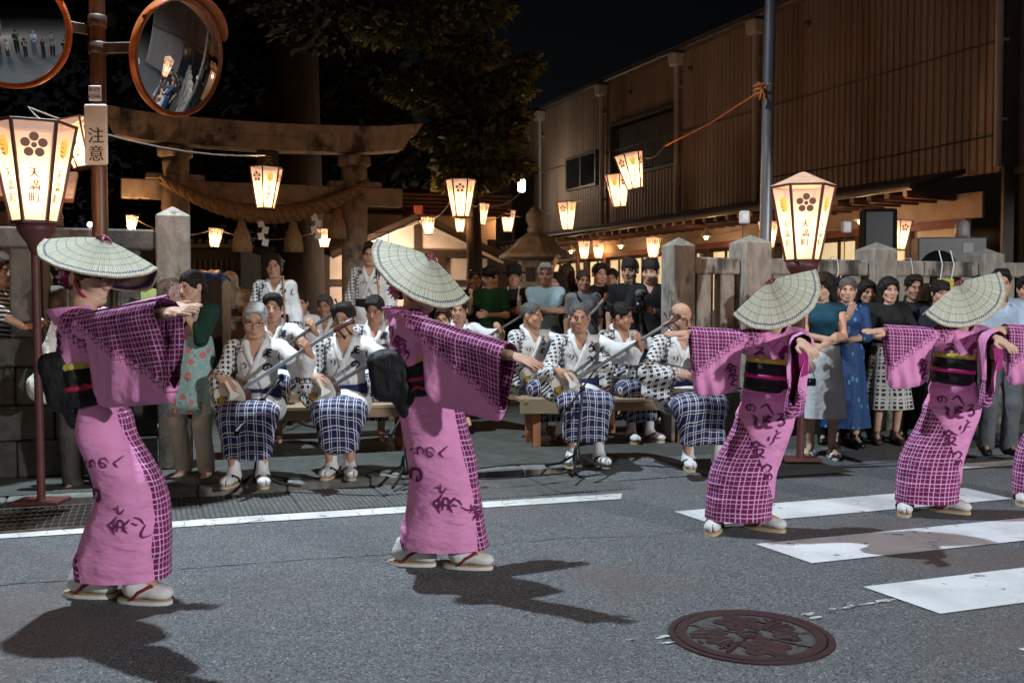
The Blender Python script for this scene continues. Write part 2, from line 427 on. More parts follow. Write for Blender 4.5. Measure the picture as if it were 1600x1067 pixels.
GS = 260
struct(npmesh('road', [(-GS, -GS, 0), (GS, -GS, 0), (GS, GS, 0), (-GS, GS, 0)], [(0, 1, 2, 3)], asphalt, smooth=False))
def sheet(name, pts, mat, parent=None): 
    o = npmesh(name, pts, [tuple(range(len(pts)))], mat, parent, smooth=False)
    return struct(o) if parent is None else o
PZ = 0.07
# forecourt and pavement, with a ramp where the kerb stops
sheet('pavement', [road(-60, 7.30, PZ), road(80, 7.30, PZ), road(80, 90, PZ), road(-60, 90, PZ)], concrete)
sheet('pavement_ramp', [road(3.08, 6.75, .006), road(80, 6.75, .006), road(80, 7.299, PZ), road(3.08, 7.299, PZ)], asphalt)
# kerb stones and ribbed gutter slabs, one by one
kerb = MB().box((0, 0, .035), (.594, .148, .07), bev=.012)
gut = MB().box((0, 0, 0), (.592, .352, .03), bev=.006)
kr = thing('kerb', '', ''); gr = thing('gutter', '', '')
for o in (kr, gr): del o['label'], o['category']; o['kind'] = 'structure'; o.rotation_euler = (0, 0, RA)
k0 = g0 = None
for i in range(18):
    e = -7.5 + i*.6 + .3
    if k0 is None: o = k0 = kerb.build('kerb_stone', kerb_mat, kr)
    else: o = k0.copy(); COL.objects.link(o)
    o.location = (e, 7.225, random.uniform(-.004, .003)); o.rotation_euler = (random.uniform(-.01, .01), 0, random.uniform(-.008, .008))
    for j in range(2):
        if -1.45 < e < -.35 : continue
        if g0 is None: o = g0 = gut.build('gutter_slab', slab_mat, gr)
        else: o = g0.copy(); COL.objects.link(o)
        o.location = (e+random.uniform(-.003, .003), 6.60+j*.36, -.004+random.uniform(-.003, .003)); o.rotation_euler = (random.uniform(-.008, .008), random.uniform(-.006, .006), random.uniform(-.006, .006))
# steel grating in the gutter
gt = thing('drain_grating', 'rusty steel grating in the gutter at the foot of the lantern post', 'drain grating', road(-.9, 6.78, 0), RA)
m = MB(); [m.box((x, y, .008), (1.16 if y else .03, .03, .016)) for x, y in ((0, -.35), (0, .35))]; [m.box((x, 0, .008), (.03, .67, .016)) for x in (-.565, .565)]
m.build('frame', steel, gt)
sheet('pit', [(-.55, -.34, .003), (.55, -.34, .003), (.55, .34, .003), (-.55, .34, .003)], M('pit_black', (.006, .006, .006)), gt)  # flat black sheet paints the shade of the hollow under the bars
bar = MB().box((0, 0, .007), (.008, .665, .012)).build('bar', steel, gt); bar.location.x = -.53
for i in range(1, 27): o = bar.copy(); COL.objects.link(o); o.location.x = -.53+i*.0408
cr = MB().box((0, 0, .010), (1.1, .006, .008)).build('cross_bar', steel, gt); cr.location.y = -.24
for i in range(1, 5): o = cr.copy(); COL.objects.link(o); o.location.y = -.24+i*.12

# painted lines: one sheet above the road
def poly_on(name, pts, mat, z=.005, sub=1):
    return sheet(name, [(p.x, p.y, z) for p in pts], mat)
d = (gnd(970, 780)-gnd(0, 842)).normalized()
poly_on('road_edge_line', [gnd(0, 842)-d*5, gnd(970, 780), gnd(972, 771.5), gnd(0, 829)-d*5], line_paint)
poly_on('road_edge_line', [gnd(1490, 735), gnd(1600, 727.5)+d*0, gnd(1600, 727.5)+d*9, gnd(1600, 719)+d*9, gnd(1600, 719), gnd(1495, 727)], line_paint, z=.012)
stripes = [(5.20, 5.63, 5.55), (4.26, 4.71, 5.55), (3.37, 3.82, 5.55), (2.47, 2.92, 5.55)]
for n0, n1, e1 in stripes: poly_on('crosswalk_stripe', [road(3.2, n0), road(e1, n0), road(e1, n1), road(3.16, n1)], white_paint)
def ragged(c, rx, ry, n, rz, j=.35):
    out = []
    for i in range(n):
        a = 2*PI*i/n; k = 1+random.uniform(-j, j); x, y = math.cos(a)*rx*k, math.sin(a)*ry*k
        out.append((c.x+x*math.cos(rz)-y*math.sin(rz), c.y+x*math.sin(rz)+y*math.cos(rz), .005))
    return out
m = MB()
for u, v, rx, ry in [(1258, 961, .055, .022), (1275, 966, .03, .012), (1312, 951, .05, .012), (1340, 946, .045, .012), (1362, 944, .04, .010), (1385, 939, .05, .014), (1330, 943, .02, .008), (1036, 996, .03, .014), (1050, 1004, .035, .012), (985, 1000, .02, .006), (1300, 956, .02, .006)]:
    
    for q in range(5):
        cc = gnd(u, v)+EX*random.uniform(-rx, rx)*.8+NX*random.uniform(-ry, ry)*.5; k = random.uniform(.25, .75); p = ragged(cc, rx*k, ry*k*1.1, 22, RA, .5); p = [(a_, b_, .005+.0004*q) for a_, b_, _ in p]; m.add(p, [tuple(range(22))])
struct(m.build('worn_paint_patch', paint_mat('worn_paint', (.62, .62, .61), .48, .56, 16.0)))
# a long crack in the asphalt
def crack(pts, w=.006):
    vs, fs = [], []; P = []
    for (a, b) in zip(pts[:-1], pts[1:]):
        A, B = gnd(*a), gnd(*b); n = max(2, int((B-A).length/.04))
        P += [A.lerp(B, i/n)+Vector((random.uniform(-.008, .008), random.uniform(-.012, .012), 0)) for i in range(n)]
    for i, p in enumerate(P):
        k = w*random.uniform(.2, 1); vs += [(p.x, p.y-k, .002), (p.x, p.y+k, .002)]
        if i: fs.append((2*i-2, 2*i, 2*i+1, 2*i-1))
    return struct(npmesh('asphalt_crack', vs, fs, MATS['pit_black'], smooth=False))
crack([(0, 914), (150, 903), (330, 885), (480, 874), (640, 864)]); crack([(760, 852), (880, 841), (1010, 838), (1100, 826)], .004); crack([(1100, 812), (1200, 800), (1330, 792), (1440, 776)], .007)
sheet('steel_cover_plate', [gnd(1150, 748, .012), gnd(1336, 737, .03), gnd(1262, 716, .075), gnd(1150, 722, .075)], M('dark_plate', (.022, .020, .019), (.03, .024, .02), 8, .6, .4))

# ---- manhole cover with cast relief
iron = M('rusty_cast_iron', (.055, .028, .027), (.038, .020, .021), 7, .5, .35, bump=.25, bscale=120, c3=(.085, .036, .022), s3=2.2)
dirt = M('grey_dirt_fill', (.085, .080, .076), (.045, .042, .040), 60, .95)
mh = thing('manhole_cover', 'round rust brown cast iron manhole cover with flowers in relief, set in the asphalt', 'manhole cover', gnd(1172, 993), R(12)); mh.scale = (.955, .955, .8)
def ring(mb, r0, r1, z0, z1, n=64, mi=0): 
    return mb.lathe([(r0, z0), (r0, z1), (r1, z1), (r1, z0)], n=n, mi=mi, smooth=False)
ring(MB(), .318, .345, 0, .008).build('frame_ring', iron, mh)
MB().lathe([(.314, 0), (.314, .004)], n=64, smooth=False).build('cover_plate', dirt, mh)
rel = MB(); ring(rel, .268, .312, .003, .010); ring(rel, .036, .050, .003, .0105, 32); rel.lathe([(.024, .003), (.024, .0095)], n=24, smooth=False)
def blob(mb, pts, z=.0095, mi=0):
    k = len(pts); vs = [(x, y, .003) for x, y in pts]+[(x, y, z) for x, y in pts]
    mb.add(vs, [tuple(range(k, 2*k))]+[(i, (i+1) % k, (i+1) % k+k, i+k) for i in range(k)], mi)
def flower(cx, cy, r, a0, n=5):
    pts = []
    for i in range(60):
        a = 2*PI*i/60; k = r*(.62+.38*abs(math.cos(n*(a-a0)/2))); pts.append((cx+math.cos(a)*k, cy+math.sin(a)*k))
    blob(rel, pts)
    for i in range(n):
        a = a0+2*PI*i/n; rel.tube([(cx+math.cos(a)*r*.25, cy+math.sin(a)*r*.25, .010), (cx+math.cos(a)*r*.6, cy+math.sin(a)*r*.6, .011)], .004, 5)
for cx, cy, r, a in [(.02, .160, .112, .3), (-.01, -.158, .115, 1.2), (.155, .055, .06, .7), (-.16, -.05, .058, 2.0)]: flower(cx, cy, r, a)
for s in (-1, 1):
    for k in range(9):      # leaf strokes on both sides
        a = R(180 if s < 0 else 0) + R(-38+k*9.5); r0, r1 = random.uniform(.07, .12), random.uniform(.19, .255)
        a2 = a+random.uniform(-.12, .12)
        rel.tube([(math.cos(a)*r0, math.sin(a)*r0, .006), (math.cos((a+a2)/2)*(r0+r1)/2+.008, math.sin((a+a2)/2)*(r0+r1)/2, .009), (math.cos(a2)*r1, math.sin(a2)*r1, .006)], [.006, random.uniform(.010, .017), .006], 6)
    for k in range(17):     # short marks round the edge
        a = R(180 if s < 0 else 0)+R(random.uniform(-55, 55)); r = random.uniform(.15, .25); q = random.uniform(0, PI)
        rel.tube([(math.cos(a)*r-math.cos(q)*.018, math.sin(a)*r-math.sin(q)*.018, .008), (math.cos(a)*r+math.cos(q)*.018, math.sin(a)*r+math.sin(q)*.018, .008)], .006, 5)
for a in (R(40), R(140), R(-48), R(-135)): rel.tube([(math.cos(a)*.05, math.sin(a)*.05, .008), (math.cos(a)*.268, math.sin(a)*.268, .008)], .006, 5)
rel.build('raised_pattern', iron, mh)

# ---- stone fences (tamagaki) along the shrine front: posts, rails, balusters one by one
def fy(u): # where the fence line is seen at photo column u: (e along the road, distance)
    k = (u-800)/F_PX; Y = 8.674/(1-.364*k); return Vector((k*Y, Y, 0)).dot(EX), Y
FN = 8.15
def fence(label, group, posts, spans, zrail, plinth, zb, blocks=False):
    f = thing('stone_fence', label, 'stone fence', road(0, FN, PZ), RA, group)
    for e, w, z in posts:
        mb = MB().box((0, 0, (z-.05)/2), (w, w, z-.05), bev=.012); h = w/2-.012
        mb.add([(-h, -h, z-.05), (h, -h, z-.05), (h, h, z-.05), (-h, h, z-.05), (0, 0, z+.02)], [(0, 1, 4), (1, 2, 4), (2, 3, 4), (3, 0, 4)])
        mb.build('post', stone, f).location = (e, 0, 0)
    bal = None
    for e0, e1, nb in spans:
        MB().box((0, 0, 0), (e1-e0-.004, .17, .155), bev=.015).build('rail', stone_darker if blocks else stone, f).location = ((e0+e1)/2, .01, zrail)
        if plinth > .7:
            z = 0; k = 0
            for hh in (.27, .26, .28, plinth-.81):
                L = .52; x = e0+.002 - (L/2 if k % 2 else 0)
                while x < e1-.05:
                    a, b2 = max(x, e0), min(x+L, e1)
                    if b2-a > .06: MB().box((0, 0, 0), (b2-a-.008, .30+(.06 if k == 3 else 0)+random.uniform(-.01, .01), hh-.008), bev=.012).build('block', stone_dark, f).location = ((a+b2)/2, random.uniform(-.008, .008), z+hh/2)
                    x += L
                z += hh; k += 1
        else: MB().box((0, 0, 0), (e1-e0-.004, .26, plinth), bev=.012).build('plinth', stone_dark, f).location = ((e0+e1)/2, .02, plinth/2)
        for i in range(nb):
            if bal is None: o = bal = MB().box((0, 0, 0), (.15, .13, zrail-.078-plinth), bev=.01).build('baluster', stone_darker if blocks else stone, f)
            else: o = bal.copy(); COL.objects.link(o)
            o.location = (e0+(i+.5)*(e1-e0)/nb, .01, (plinth+zrail-.078)/2)
    return f
e1, _ = fy(1059); e2, _ = fy(1171); e3, _ = fy(1367); e4, _ = fy(1536)
ew = .30
fence('weathered grey stone fence behind the standing women, with four posts', 'stone fences along the shrine front',
      [(e1, .235, 1.86), (e2, .295, 1.90), (e3, .29, 1.86), (e4, .28, 1.83), (e4+1.5, .28, 1.83)],
      [(e1+.12, e2-.15, 2), (e2+.15, e3-.147, 4), (e3+.147, e4-.142, 4), (e4+.142, e4+1.36, 4)], 1.62, .45, 0)
el, _ = fy(272)
fence('grey stone fence on a block wall beneath the mirror pole', 'stone fences along the shrine front',
      [(el, .25, 2.0), (el-1.75, .25, 1.9), (el-3.5, .25, 1.9)], [(el-1.62, el-.127, 4), (el-3.37, el-1.88, 4)], 1.755, 1.02, 0, True)

# ---- torii gate
Y1 = 12.0; tx1 = (277-800)/F_PX*Y1; dirT = EX; tx2 = Vector((tx1, Y1, 0)) + EX*2.16
tr = thing('torii_gate', 'stone torii gate with a curved top beam at the shrine entrance', 'torii gate', (tx1, Y1, PZ), RA)
SP = 2.16; ZK = 3.14
for x in (0, SP):
    MB().lathe([(.21, 0), (.21, .12), (.172, .14), (.160, ZK-.22), (.158, ZK-.14)], n=28).build('column', stone_pale, tr).location.x = x
    MB().lathe([(.172, 0), (.205, .02), (.205, .115), (.19, .13)], n=28).build('column_capital', stone_pale, tr).location = (x, 0, ZK-.138)
def beam(x0, x1, z, h, d, sag, flare, name, n=28):
    vs = []; fs = []
    for i in range(n+1):
        s = -1+2*i/n; x = x0+(x1-x0)*i/n; up = sag*s*s + flare*max(0, abs(s)-.75)**2*16*.1
        ex = .10*s if abs(s) == 1 else 0
        for dy, dz in ((-d/2, 0), (d/2, 0), (d/2*1.12, h), (0, h*1.12), (-d/2*1.12, h)): vs.append((x+(ex if dz else 0), dy, z+up+dz))
        if i: a = (i-1)*5; c = i*5; fs += [(a+j, a+(j+1) % 5, c+(j+1) % 5, c+j) for j in range(5)]
    fs += [(0, 1, 2, 3, 4), tuple(n*5+4-j for j in range(5))]
    return MB().add(vs, fs).build(name, stone_pale, tr)
beam(-.66, SP+.60, ZK, .165, .30, .07, .2, 'lintel'); beam(-.80, SP+.76, ZK+.168, .15, .36, .075, .35, 'top_beam')
MB().box((SP/2, 0, 2.62), (SP+1.22, .15, .235), bev=.012).build('tie_beam', stone_pale, tr)
for x in (-.23, .23, SP-.23, SP+.23): MB().box((x, 0, 2.775), (.22, .20, .07), bev=.01, taper=.9).build('wedge', stone_pale, tr)
gk = MB().box((SP/2, -.02, 2.935), (.26, .14, .40), bev=.01).build('name_tablet', wood_dark, tr)
m = MB(); write(m, '天', (SP/2, -.095, 3.02), .12, (1, 0, 0), (0, 0, 1)); write(m, '満', (SP/2, -.095, 2.87), .12, (1, 0, 0), (0, 0, 1)); m.build('lettering', M('old_gold', (.45, .28, .08), rough=.5), gk)
# sacred rope: three twisted strands, with straw tassels and a paper streamer
straw = M('rope_straw', (.30, .20, .10), (.20, .125, .06), 30, .85, bump=.4, bscale=80)
sr = thing('shimenawa_rope', 'thick twisted straw rope sagging between the torii columns', 'rope', (tx1, Y1, PZ), RA)
def ropec(s): return Vector((-.16+(SP+.30)*s, -.19, 2.75-1.62*s*(1-s) + (-.02+.05*s)))
for k in range(3):
    pts, rs = [], []
    for i in range(121):
        s = i/120; a = s*2*PI*9+k*2*PI/3; w = .030+.030*math.sin(PI*s); pts.append(ropec(s)+Vector((0, math.cos(a)*w, math.sin(a)*w))); rs.append(w*1.05)
    MB().tube(pts, rs, 8).build('strand', straw, sr)
for i, s in enumerate((.37, .62, .84)):
    p = ropec(s)
    o = MB().lathe([(.02, .12), (.045, .10), (.055, .03), (.09, -.03), (.115, -.16), (.12, -.26), (.02, -.27)], n=18).build('straw_tassel', straw, sr); o.location = p+Vector((0, 0, -.22))
    MB().tube([p, p+Vector((0, 0, -.11))], .012, 6).build('tassel_cord', straw, sr)
paper = M('white_paper', (.8, .8, .78), rough=.8)
for s in (.47, .73):
    p = ropec(s)+Vector((0, -.06, -.08)); m = MB(); x = 0
    for k in range(4): m.box((p.x+(.025 if k % 2 else -.025), p.y+.003*k, p.z-.04-k*.075), (.075, .002, .085), rot=Matrix.Rotation(R(12 if k % 2 else -12), 3, 'Y'))
    m.build('paper_streamer', paper, sr)

# ---- trees
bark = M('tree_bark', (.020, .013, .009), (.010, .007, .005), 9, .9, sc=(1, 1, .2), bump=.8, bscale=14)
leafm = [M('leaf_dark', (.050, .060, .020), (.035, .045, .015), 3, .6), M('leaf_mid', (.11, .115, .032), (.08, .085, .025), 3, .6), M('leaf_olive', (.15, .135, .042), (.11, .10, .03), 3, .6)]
def leaves(n, clumps, size, seed, drop=0.0):
    """flat needle sprays gathered in clumps: (centre, radius xyz, share)"""
    g = np.random.RandomState(seed); vs = []; fs = []; mi = []
    w = np.array([c[2] for c in clumps]); w = w/w.sum()
    which = g.choice(len(clumps), n, p=w)
    for i in range(n):
        c, r, _ = clumps[which[i]]; d = g.normal(size=3); d /= np.linalg.norm(d); k = g.uniform(.35, 1)**.6
        p = np.array(c)+d*np.array(r)*k; out = d*np.array([1, 1, .25]); out = out/np.linalg.norm(out)+g.normal(size=3)*.45; out[2] -= .25+drop; out /= np.linalg.norm(out)
        sd = np.cross(out, g.normal(size=3)); sd /= np.linalg.norm(sd); L = size*g.uniform(.45, 1.7); W = L*g.uniform(.16, .34)
        o = len(vs); vs += [p, p+out*L*.5+sd*W, p+out*L, p+out*L*.5-sd*W]; fs.append((o, o+1, o+2, o+3)); mi.append(g.choice(3, p=[.5, .33, .17]))
    return np.array(vs), fs, mi
def limb(mb, a, b, r0, r1, seed, k=5, w=.12):
    g = random.Random(seed); a, b = Vector(a), Vector(b); L = (b-a).length
    mb.tube([a.lerp(b, i/k)+Vector((g.uniform(-w, w), g.uniform(-w, w), g.uniform(-w, w)))*L*.25*(0 < i < k) for i in range(k+1)], [r0+(r1-r0)*i/k for i in range(k+1)], 8)
leafn = [M('cedar_leaf', (.010, .015, .007), (.007, .010, .005), 3, .7), M('cedar_leaf_b', (.014, .018, .008), (.010, .012, .006), 3, .7), M('cedar_leaf_c', (.018, .020, .010), (.012, .014, .007), 3, .7)]  # darkened leaves: the unlit crown's darkness is put into the colour
# the giant old trunk behind the gate
p = at(468, 600, 16.5); tk = thing('old_cedar_tree', 'massive old cedar trunk rising dark behind the torii rope', 'tree', (p.x, p.y, PZ))
m = MB(); pts = [(0, 0, -.05), (0, 0, .3), (.02, 0, 1.2), (.03, .02, 3), (0, .05, 6), (.1, .1, 11), (.1, .1, 17)]; m.tube(pts, [.62, .50, .42, .37, .33, .25, .08], 18); m.build('trunk', bark, tk)
m = MB(); cl = []
g = random.Random(3)
for i in range(16):
    z = g.uniform(5.2, 15); a = g.uniform(0, 2*PI); L = g.uniform(1.2, 3.2)*(1.25-z/22); e = (math.cos(a)*L, math.sin(a)*L, z+.3); limb(m, (0, 0, z), e, .09, .02, i); cl.append(((e[0]*.8, e[1]*.8, e[2]), (1.1, 1.1, .55), 1))
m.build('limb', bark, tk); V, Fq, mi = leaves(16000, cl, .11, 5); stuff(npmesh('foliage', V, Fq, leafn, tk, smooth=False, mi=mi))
def tree(label, u, Y, clumps, trunk_r, limbs, n, size, seed, cat='tree', name='fir_tree', h=8):
    p = at(u, 600, Y); t_ = thing(name, label, cat, (p.x, p.y, PZ)); m = MB(); m.tube([(0, 0, -.05), (.04, 0, h*.3), (-.04, .05, h*.7), (0, 0, h)], [trunk_r*1.3, trunk_r, trunk_r*.7, .03], 12); m.build('trunk', bark, t_)
    m = MB()
    for i, (a, b2, r) in enumerate(limbs): limb(m, a, b2, r, r*.3, seed+i)
    if limbs: m.build('limb', bark, t_)
    V, Fq, mi = leaves(n, clumps, size, seed); stuff(npmesh('foliage', V, Fq, leafm, t_, smooth=False, mi=mi)); return t_
g = random.Random(11); cl = []; lb = []; Yt = 15.5; base = at(738, 600, Yt)
for (u, v, ru, rv, w) in [(735, 90, 55, 22, 1), (690, 125, 45, 20, 1), (775, 135, 60, 22, 1.3), (720, 170, 70, 24, 1.5), (790, 185, 35, 18, .8), (700, 215, 50, 20, 1.2), (760, 225, 60, 24, 1.4), (725, 260, 45, 18, 1), (790, 262, 40, 16, .8), (705, 285, 28, 10, .5), (745, 290, 40, 12, .8), (650, 150, 40, 20, .7), (660, 60, 60, 30, 1), (820, 100, 26, 14, .4), (600, 40, 60, 30, .8), (735, 40, 70, 26, .9)]:
    q = at(u, v, Yt)-Vector((base.x, base.y, PZ)); r = 1/F_PX*Yt; off = g.uniform(-.8, .3)
    cl.append(((q.x, off, q.z), (ru*r, ru*r*.8, rv*r), w)); lb.append(((0, 0, max(1.5, q.z-.5)), (q.x*.8, off*.8, q.z-.05), .05))
tree('bushy fir tree lit from below between the torii and the long building', 738, Yt, cl, .12, lb, 24000, .105, 21, h=6.5)
LEAF_KEEP = leafm; leafm = [M('night_leaf', (.012, .018, .008), (.008, .012, .006), 3, .7)]*1+[M('night_leaf_b', (.018, .024, .010), (.012, .016, .008), 3, .7), M('night_leaf_c', (.024, .026, .012), (.016, .018, .009), 3, .7)]  # night darkness put into the leaf colour; the fir keeps brighter leaves
g = random.Random(5); cl = [((g.uniform(-3.5, 3.5), g.uniform(-2, 2), g.uniform(3.4, 9)), (1.5, 1.4, .8), 1) for _ in range(26)]
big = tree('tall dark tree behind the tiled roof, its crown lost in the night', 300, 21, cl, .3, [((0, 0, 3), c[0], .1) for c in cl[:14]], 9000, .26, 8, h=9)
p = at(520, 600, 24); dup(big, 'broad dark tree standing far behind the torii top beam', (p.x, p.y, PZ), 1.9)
# ================================================================== BUILDINGS
# ---- long corrugated hall on the right: local x runs along the facade away from the camera, y points out of the facade
FD = Vector((-.3917, .9201, 0)); FN_ = Vector((-.9201, -.3917, 0))
hall_o = Vector((6.07, 13.27, PZ)); hall_rz = math.atan2(FD.y, FD.x)     # local +y = (-sin, cos) = out to the left
hl = thing('long_hall', 'long two storey hall clad in brown corrugated sheet with curtained windows below', 'building', hall_o, hall_rz)
clad = M('brown_corrugated_sheet', (.34, .255, .21), (.26, .195, .16), 1.6, .55, .1, sc=(1, 1, .10), c3=(.19, .115, .08), s3=.9, t3=(.48, .72))
clad2 = M('grey_corrugated_sheet', (.26, .22, .21), (.19, .165, .155), 1.2, .55, .1, sc=(1, 1, .12))
trim_m = M('dull_metal_trim', (.13, .105, .09), (.09, .075, .065), 4, .5, .3)
pipe_m = M('grey_pvc_pipe', (.46, .42, .39), (.36, .33, .30), 3, .5)
def corrug(name, x0, x1, z0, z1, mat, pitch=.125, depth=.024, y=0, parent=None, hole=None):
    prof = []; x = x0
    while x < x1:
        prof += [(x, 0), (x+pitch*.42, 0), (x+pitch*.54, depth), (x+pitch*.88, depth)]; x += pitch
    vs = []; fs = []
    for px, py in prof: vs += [(px, y+py, z0), (px, y+py, z1)]
    for i in range(len(prof)-1): fs.append((2*i, 2*i+1, 2*i+3, 2*i+2))
    return npmesh(name, vs, fs, mat, parent or hl, smooth=False)
ZB = 2.95; ZT = 6.15; XN = -.55; XF = 17.5
wx0, wx1, wz0, wz1 = 7.15, 9.75, 4.05, 5.15        # upper window band
corrug('cladding', XN, wx0, ZB, ZT, clad); corrug('cladding', wx1, XF, ZB, ZT, clad); corrug('cladding', wx0, wx1, ZB, wz0, clad); corrug('cladding', wx0, wx1, wz1, ZT, clad)
MB().box(((XN+XF)/2, -.10, (ZB+ZT)/2), (XF-XN, .12, ZT-ZB)).build('backing_wall', trim_m, hl) if False else None
corrug('shutter', wx0+.06, wx1-.06, wz0+.05, wz1-.05, M('blue_grey_shutter', (.085, .095, .10), (.06, .065, .07), 3, .5), .11, .018, -.05)
m = MB(); m.box(((wx0+wx1)/2, .03, wz0-.04), (wx1-wx0+.2, .14, .07)); m.box(((wx0+wx1)/2, .03, wz1+.03), (wx1-wx0+.2, .12, .06))
for x in (wx0-.03, wx1+.03): m.box((x, .03, (wz0+wz1)/2), (.06, .12, wz1-wz0-.02))
m.build('window_frame', trim_m, hl)
w = MB().box((11.2, .03, 4.35), (1.5, .07, .72)).build('window', M('dark_window_glass', (.012, .012, .014), rough=.12), hl)
m = MB(); [m.box((x, .05, 4.35), (.05, .09, .76)) for x in (10.45, 11.2, 11.95)]; [m.box((11.2, .05, z), (1.55, .085, .05)) for z in (3.98, 4.72)]; m.build('frame', trim_m, w)
MB().box(((XN+XF)/2, .027, 4.62), (XF-XN, .006, .03)).build('lap_joint', trim_m, hl); MB().tube([(-.4, .06, 3.42), (2.2, .06, 3.38), (4.4, .06, 3.40)], .012, 6).build('wall_cable', black_metal, hl)
# roof edge, gutter, downpipes with hoppers
MB().box(((XN+XF)/2, .04, ZT+.06), (XF-XN+.3, .30, .11), bev=.02).build('eaves_gutter', trim_m, hl)
MB().box(((XN+XF)/2, -3.2, ZT+.14), (XF-XN+.3, 6.2, .06)).build('roof', trim_m, hl)
for x in (-.52, 4.5, 7.0, 10.1, 13.4):
    m = MB().tube([(x, .12, ZT-.25), (x, .10, ZB+.05)], .05, 10)
    for z in (3.6, 4.6, 5.5): m.box((x, .06, z), (.13, .10, .035))
    o = m.build('downpipe', pipe_m, hl); MB().box((x, .13, ZT-.14), (.24, .20, .24), bev=.02, taper=1.25).build('hopper', pipe_m, o)
for x in (3.2, 6.6, 8.9): MB().lathe([(.0, .05), (.05, .05), (.05, 0)], (x, .05, 5.75), 10, rot=Matrix.Rotation(-PI/2, 3, 'X')).build('vent_cap', trim_m, hl)
# nearer end, set back and darker, with a glazed strip
corrug('side_cladding', -6.5, XN-.02, .3, 2.9, clad2, y=-.20); corrug('side_cladding', -6.5, XN-.02, 3.0, ZT+.3, clad2, y=-.18)
MB().box((-3.55, -.15, 2.95), (5.9, .14, .09)).build('ledge', trim_m, hl)
w = MB().box((-2.1, -.15, 1.75), (2.3, .06, 1.9)).build('window', M('blue_night_glass', (.02, .026, .035), rough=.15), hl)
m = MB(); [m.box((x, -.12, 1.75), (.06, .10, 1.96)) for x in (-3.25, -2.1, -.95)]; m.box((-2.1, -.125, 2.72), (2.3, .09, .06)); m.build('frame', trim_m, w)
MB().box((XN-.01, -.2, 3.1), (.04, .5, 6.1)).build('corner_trim', trim_m, hl)
# lean-to roof over the veranda
MB().add([(.05, 0, 3.06), (XF, 0, 3.06), (XF, .95, 2.80), (.05, .95, 2.80), (.05, 0, 2.99), (XF, 0, 2.99), (XF, .95, 2.73), (.05, .95, 2.73)],
         [(0, 1, 2, 3), (7, 6, 5, 4), (3, 2, 6, 7), (0, 3, 7, 4), (1, 5, 6, 2), (0, 4, 5, 1)]).build('lean_to_roof', M('black_brown_roof', (.035, .026, .022), (.02, .016, .014), 5, .5), hl)
m = MB()
for i in range(0, 10): m.box((.05+.02*i-.1, .9-.02*i, 2.82), (.02, .05, .05))
MB().tube([(-.02, 1.02, 2.77), (XF, 1.02, 2.77)], .05, 8).build('eaves_pipe', trim_m, hl)
raf = MB().box((0, .48, 2.68), (.07, .86, .08), bev=.005).build('rafter', M('rafter_timber', (.075, .026, .016), (.05, .018, .012), 6, .6), hl); raf.location.x = .2
tip = MB().box((0, .922, 2.70), (.062, .02, .062)).build('rafter_tip', M('rafter_white_paint', (.30, .25, .21), rough=.6), hl); tip.location.x = .2
for i in range(1, 52):
    for q in (raf, tip): o = q.copy(); COL.objects.link(o); o.location.x = .2+i*.33
# ground floor: posts, plaster band, lintel, curtained windows
m = MB().box((XF/2-.1, -.03, 2.56), (XF+.2, .05, .34)); m.build('plaster_band', M('aged_plaster', (.42, .33, .26), (.33, .26, .20), 3, .9), hl)
m = MB().box((.50, -.02, 1.2), (.95, .05, 2.3)); m.build('plaster_wall', M('warm_plaster', (.70, .62, .52), (.62, .54, .44), 3, .9), hl)
MB().box((XF/2, .01, 2.335), (XF, .10, .11)).build('lintel', wood_red, hl)
MB().box((XF/2, .01, .42), (XF, .12, .12)).build('sill_beam', wood_dark, hl)
MB().box((XF/2, -.02, .18), (XF, .05, .36)).build('skirting', wood_dark, hl)
curt, t, b = newmat('lit_cream_curtain')
co = coord(t); k = t.ramp(t.noise(stretch(t, co, (14, 1, .5)), 1.0, 3), .3, .7)
t.l.new(t.mix(k, (.95, .74, .40), (1.0, .86, .55)), b.inputs['Emission Color']); b.inputs['Emission Strength'].default_value = .40
b.inputs['Base Color'].default_value = (.7, .58, .38, 1); b.inputs['Roughness'].default_value = .9
post = MB().box((0, .02, 1.2), (.11, .12, 2.16), bev=.008).build('post', wood_dark, hl); post.location.x = 1.0
panes = MB().box((0, 0, 0), (.845, .012, 1.80)).build('window', M('warm_window_glass', (.3, .24, .15), rough=.1), hl)
panes.location = (1.0, -.075, 1.36)
def curtain(seed, wd):
    g = random.Random(seed); n = 60; vs = []; fs = []; ph = g.uniform(0, 6)
    for i in range(n+1):
        x = -wd/2+wd*i/n; y = .014*math.sin(i*1.15+ph)+.007*math.sin(i*.43+ph*2)
        vs += [(x, y, -.88), (x, y*.6, .88)]
        if i: fs.append((2*i-2, 2*i, 2*i+1, 2*i-1))
    return vs, fs
W0 = panes; pf = None
for i in range(16):
    if i == 0: o = W0
    else:
        o = W0.copy(); COL.objects.link(o); q = post.copy(); COL.objects.link(q); q.location.x = 1.0+i*1.0
    o.location.x = 1.5+i*1.0
    if i in (5, 9): gapc = .5
    else: gapc = .84
    vs, fs = curtain(i, gapc); c_ = npmesh('curtain', vs, fs, curt, o); c_.location = (0 if gapc > .6 else .15, .035, 0)
    if pf is None:
        mm = MB(); mm.box((0, .05, 0), (.045, .05, 1.8)); mm.box((0, .05, .88), (.84, .05, .045)); mm.box((0, .05, -.25), (.84, .04, .03)); pf = mm.build('sash', wood_dark, o)
    else: q = pf.copy(); COL.objects.link(q); q.parent = o
MB().box((8.5, -1.6, 1.4), (18.0, .1, 2.8)).build('inner_wall', plaster, hl)
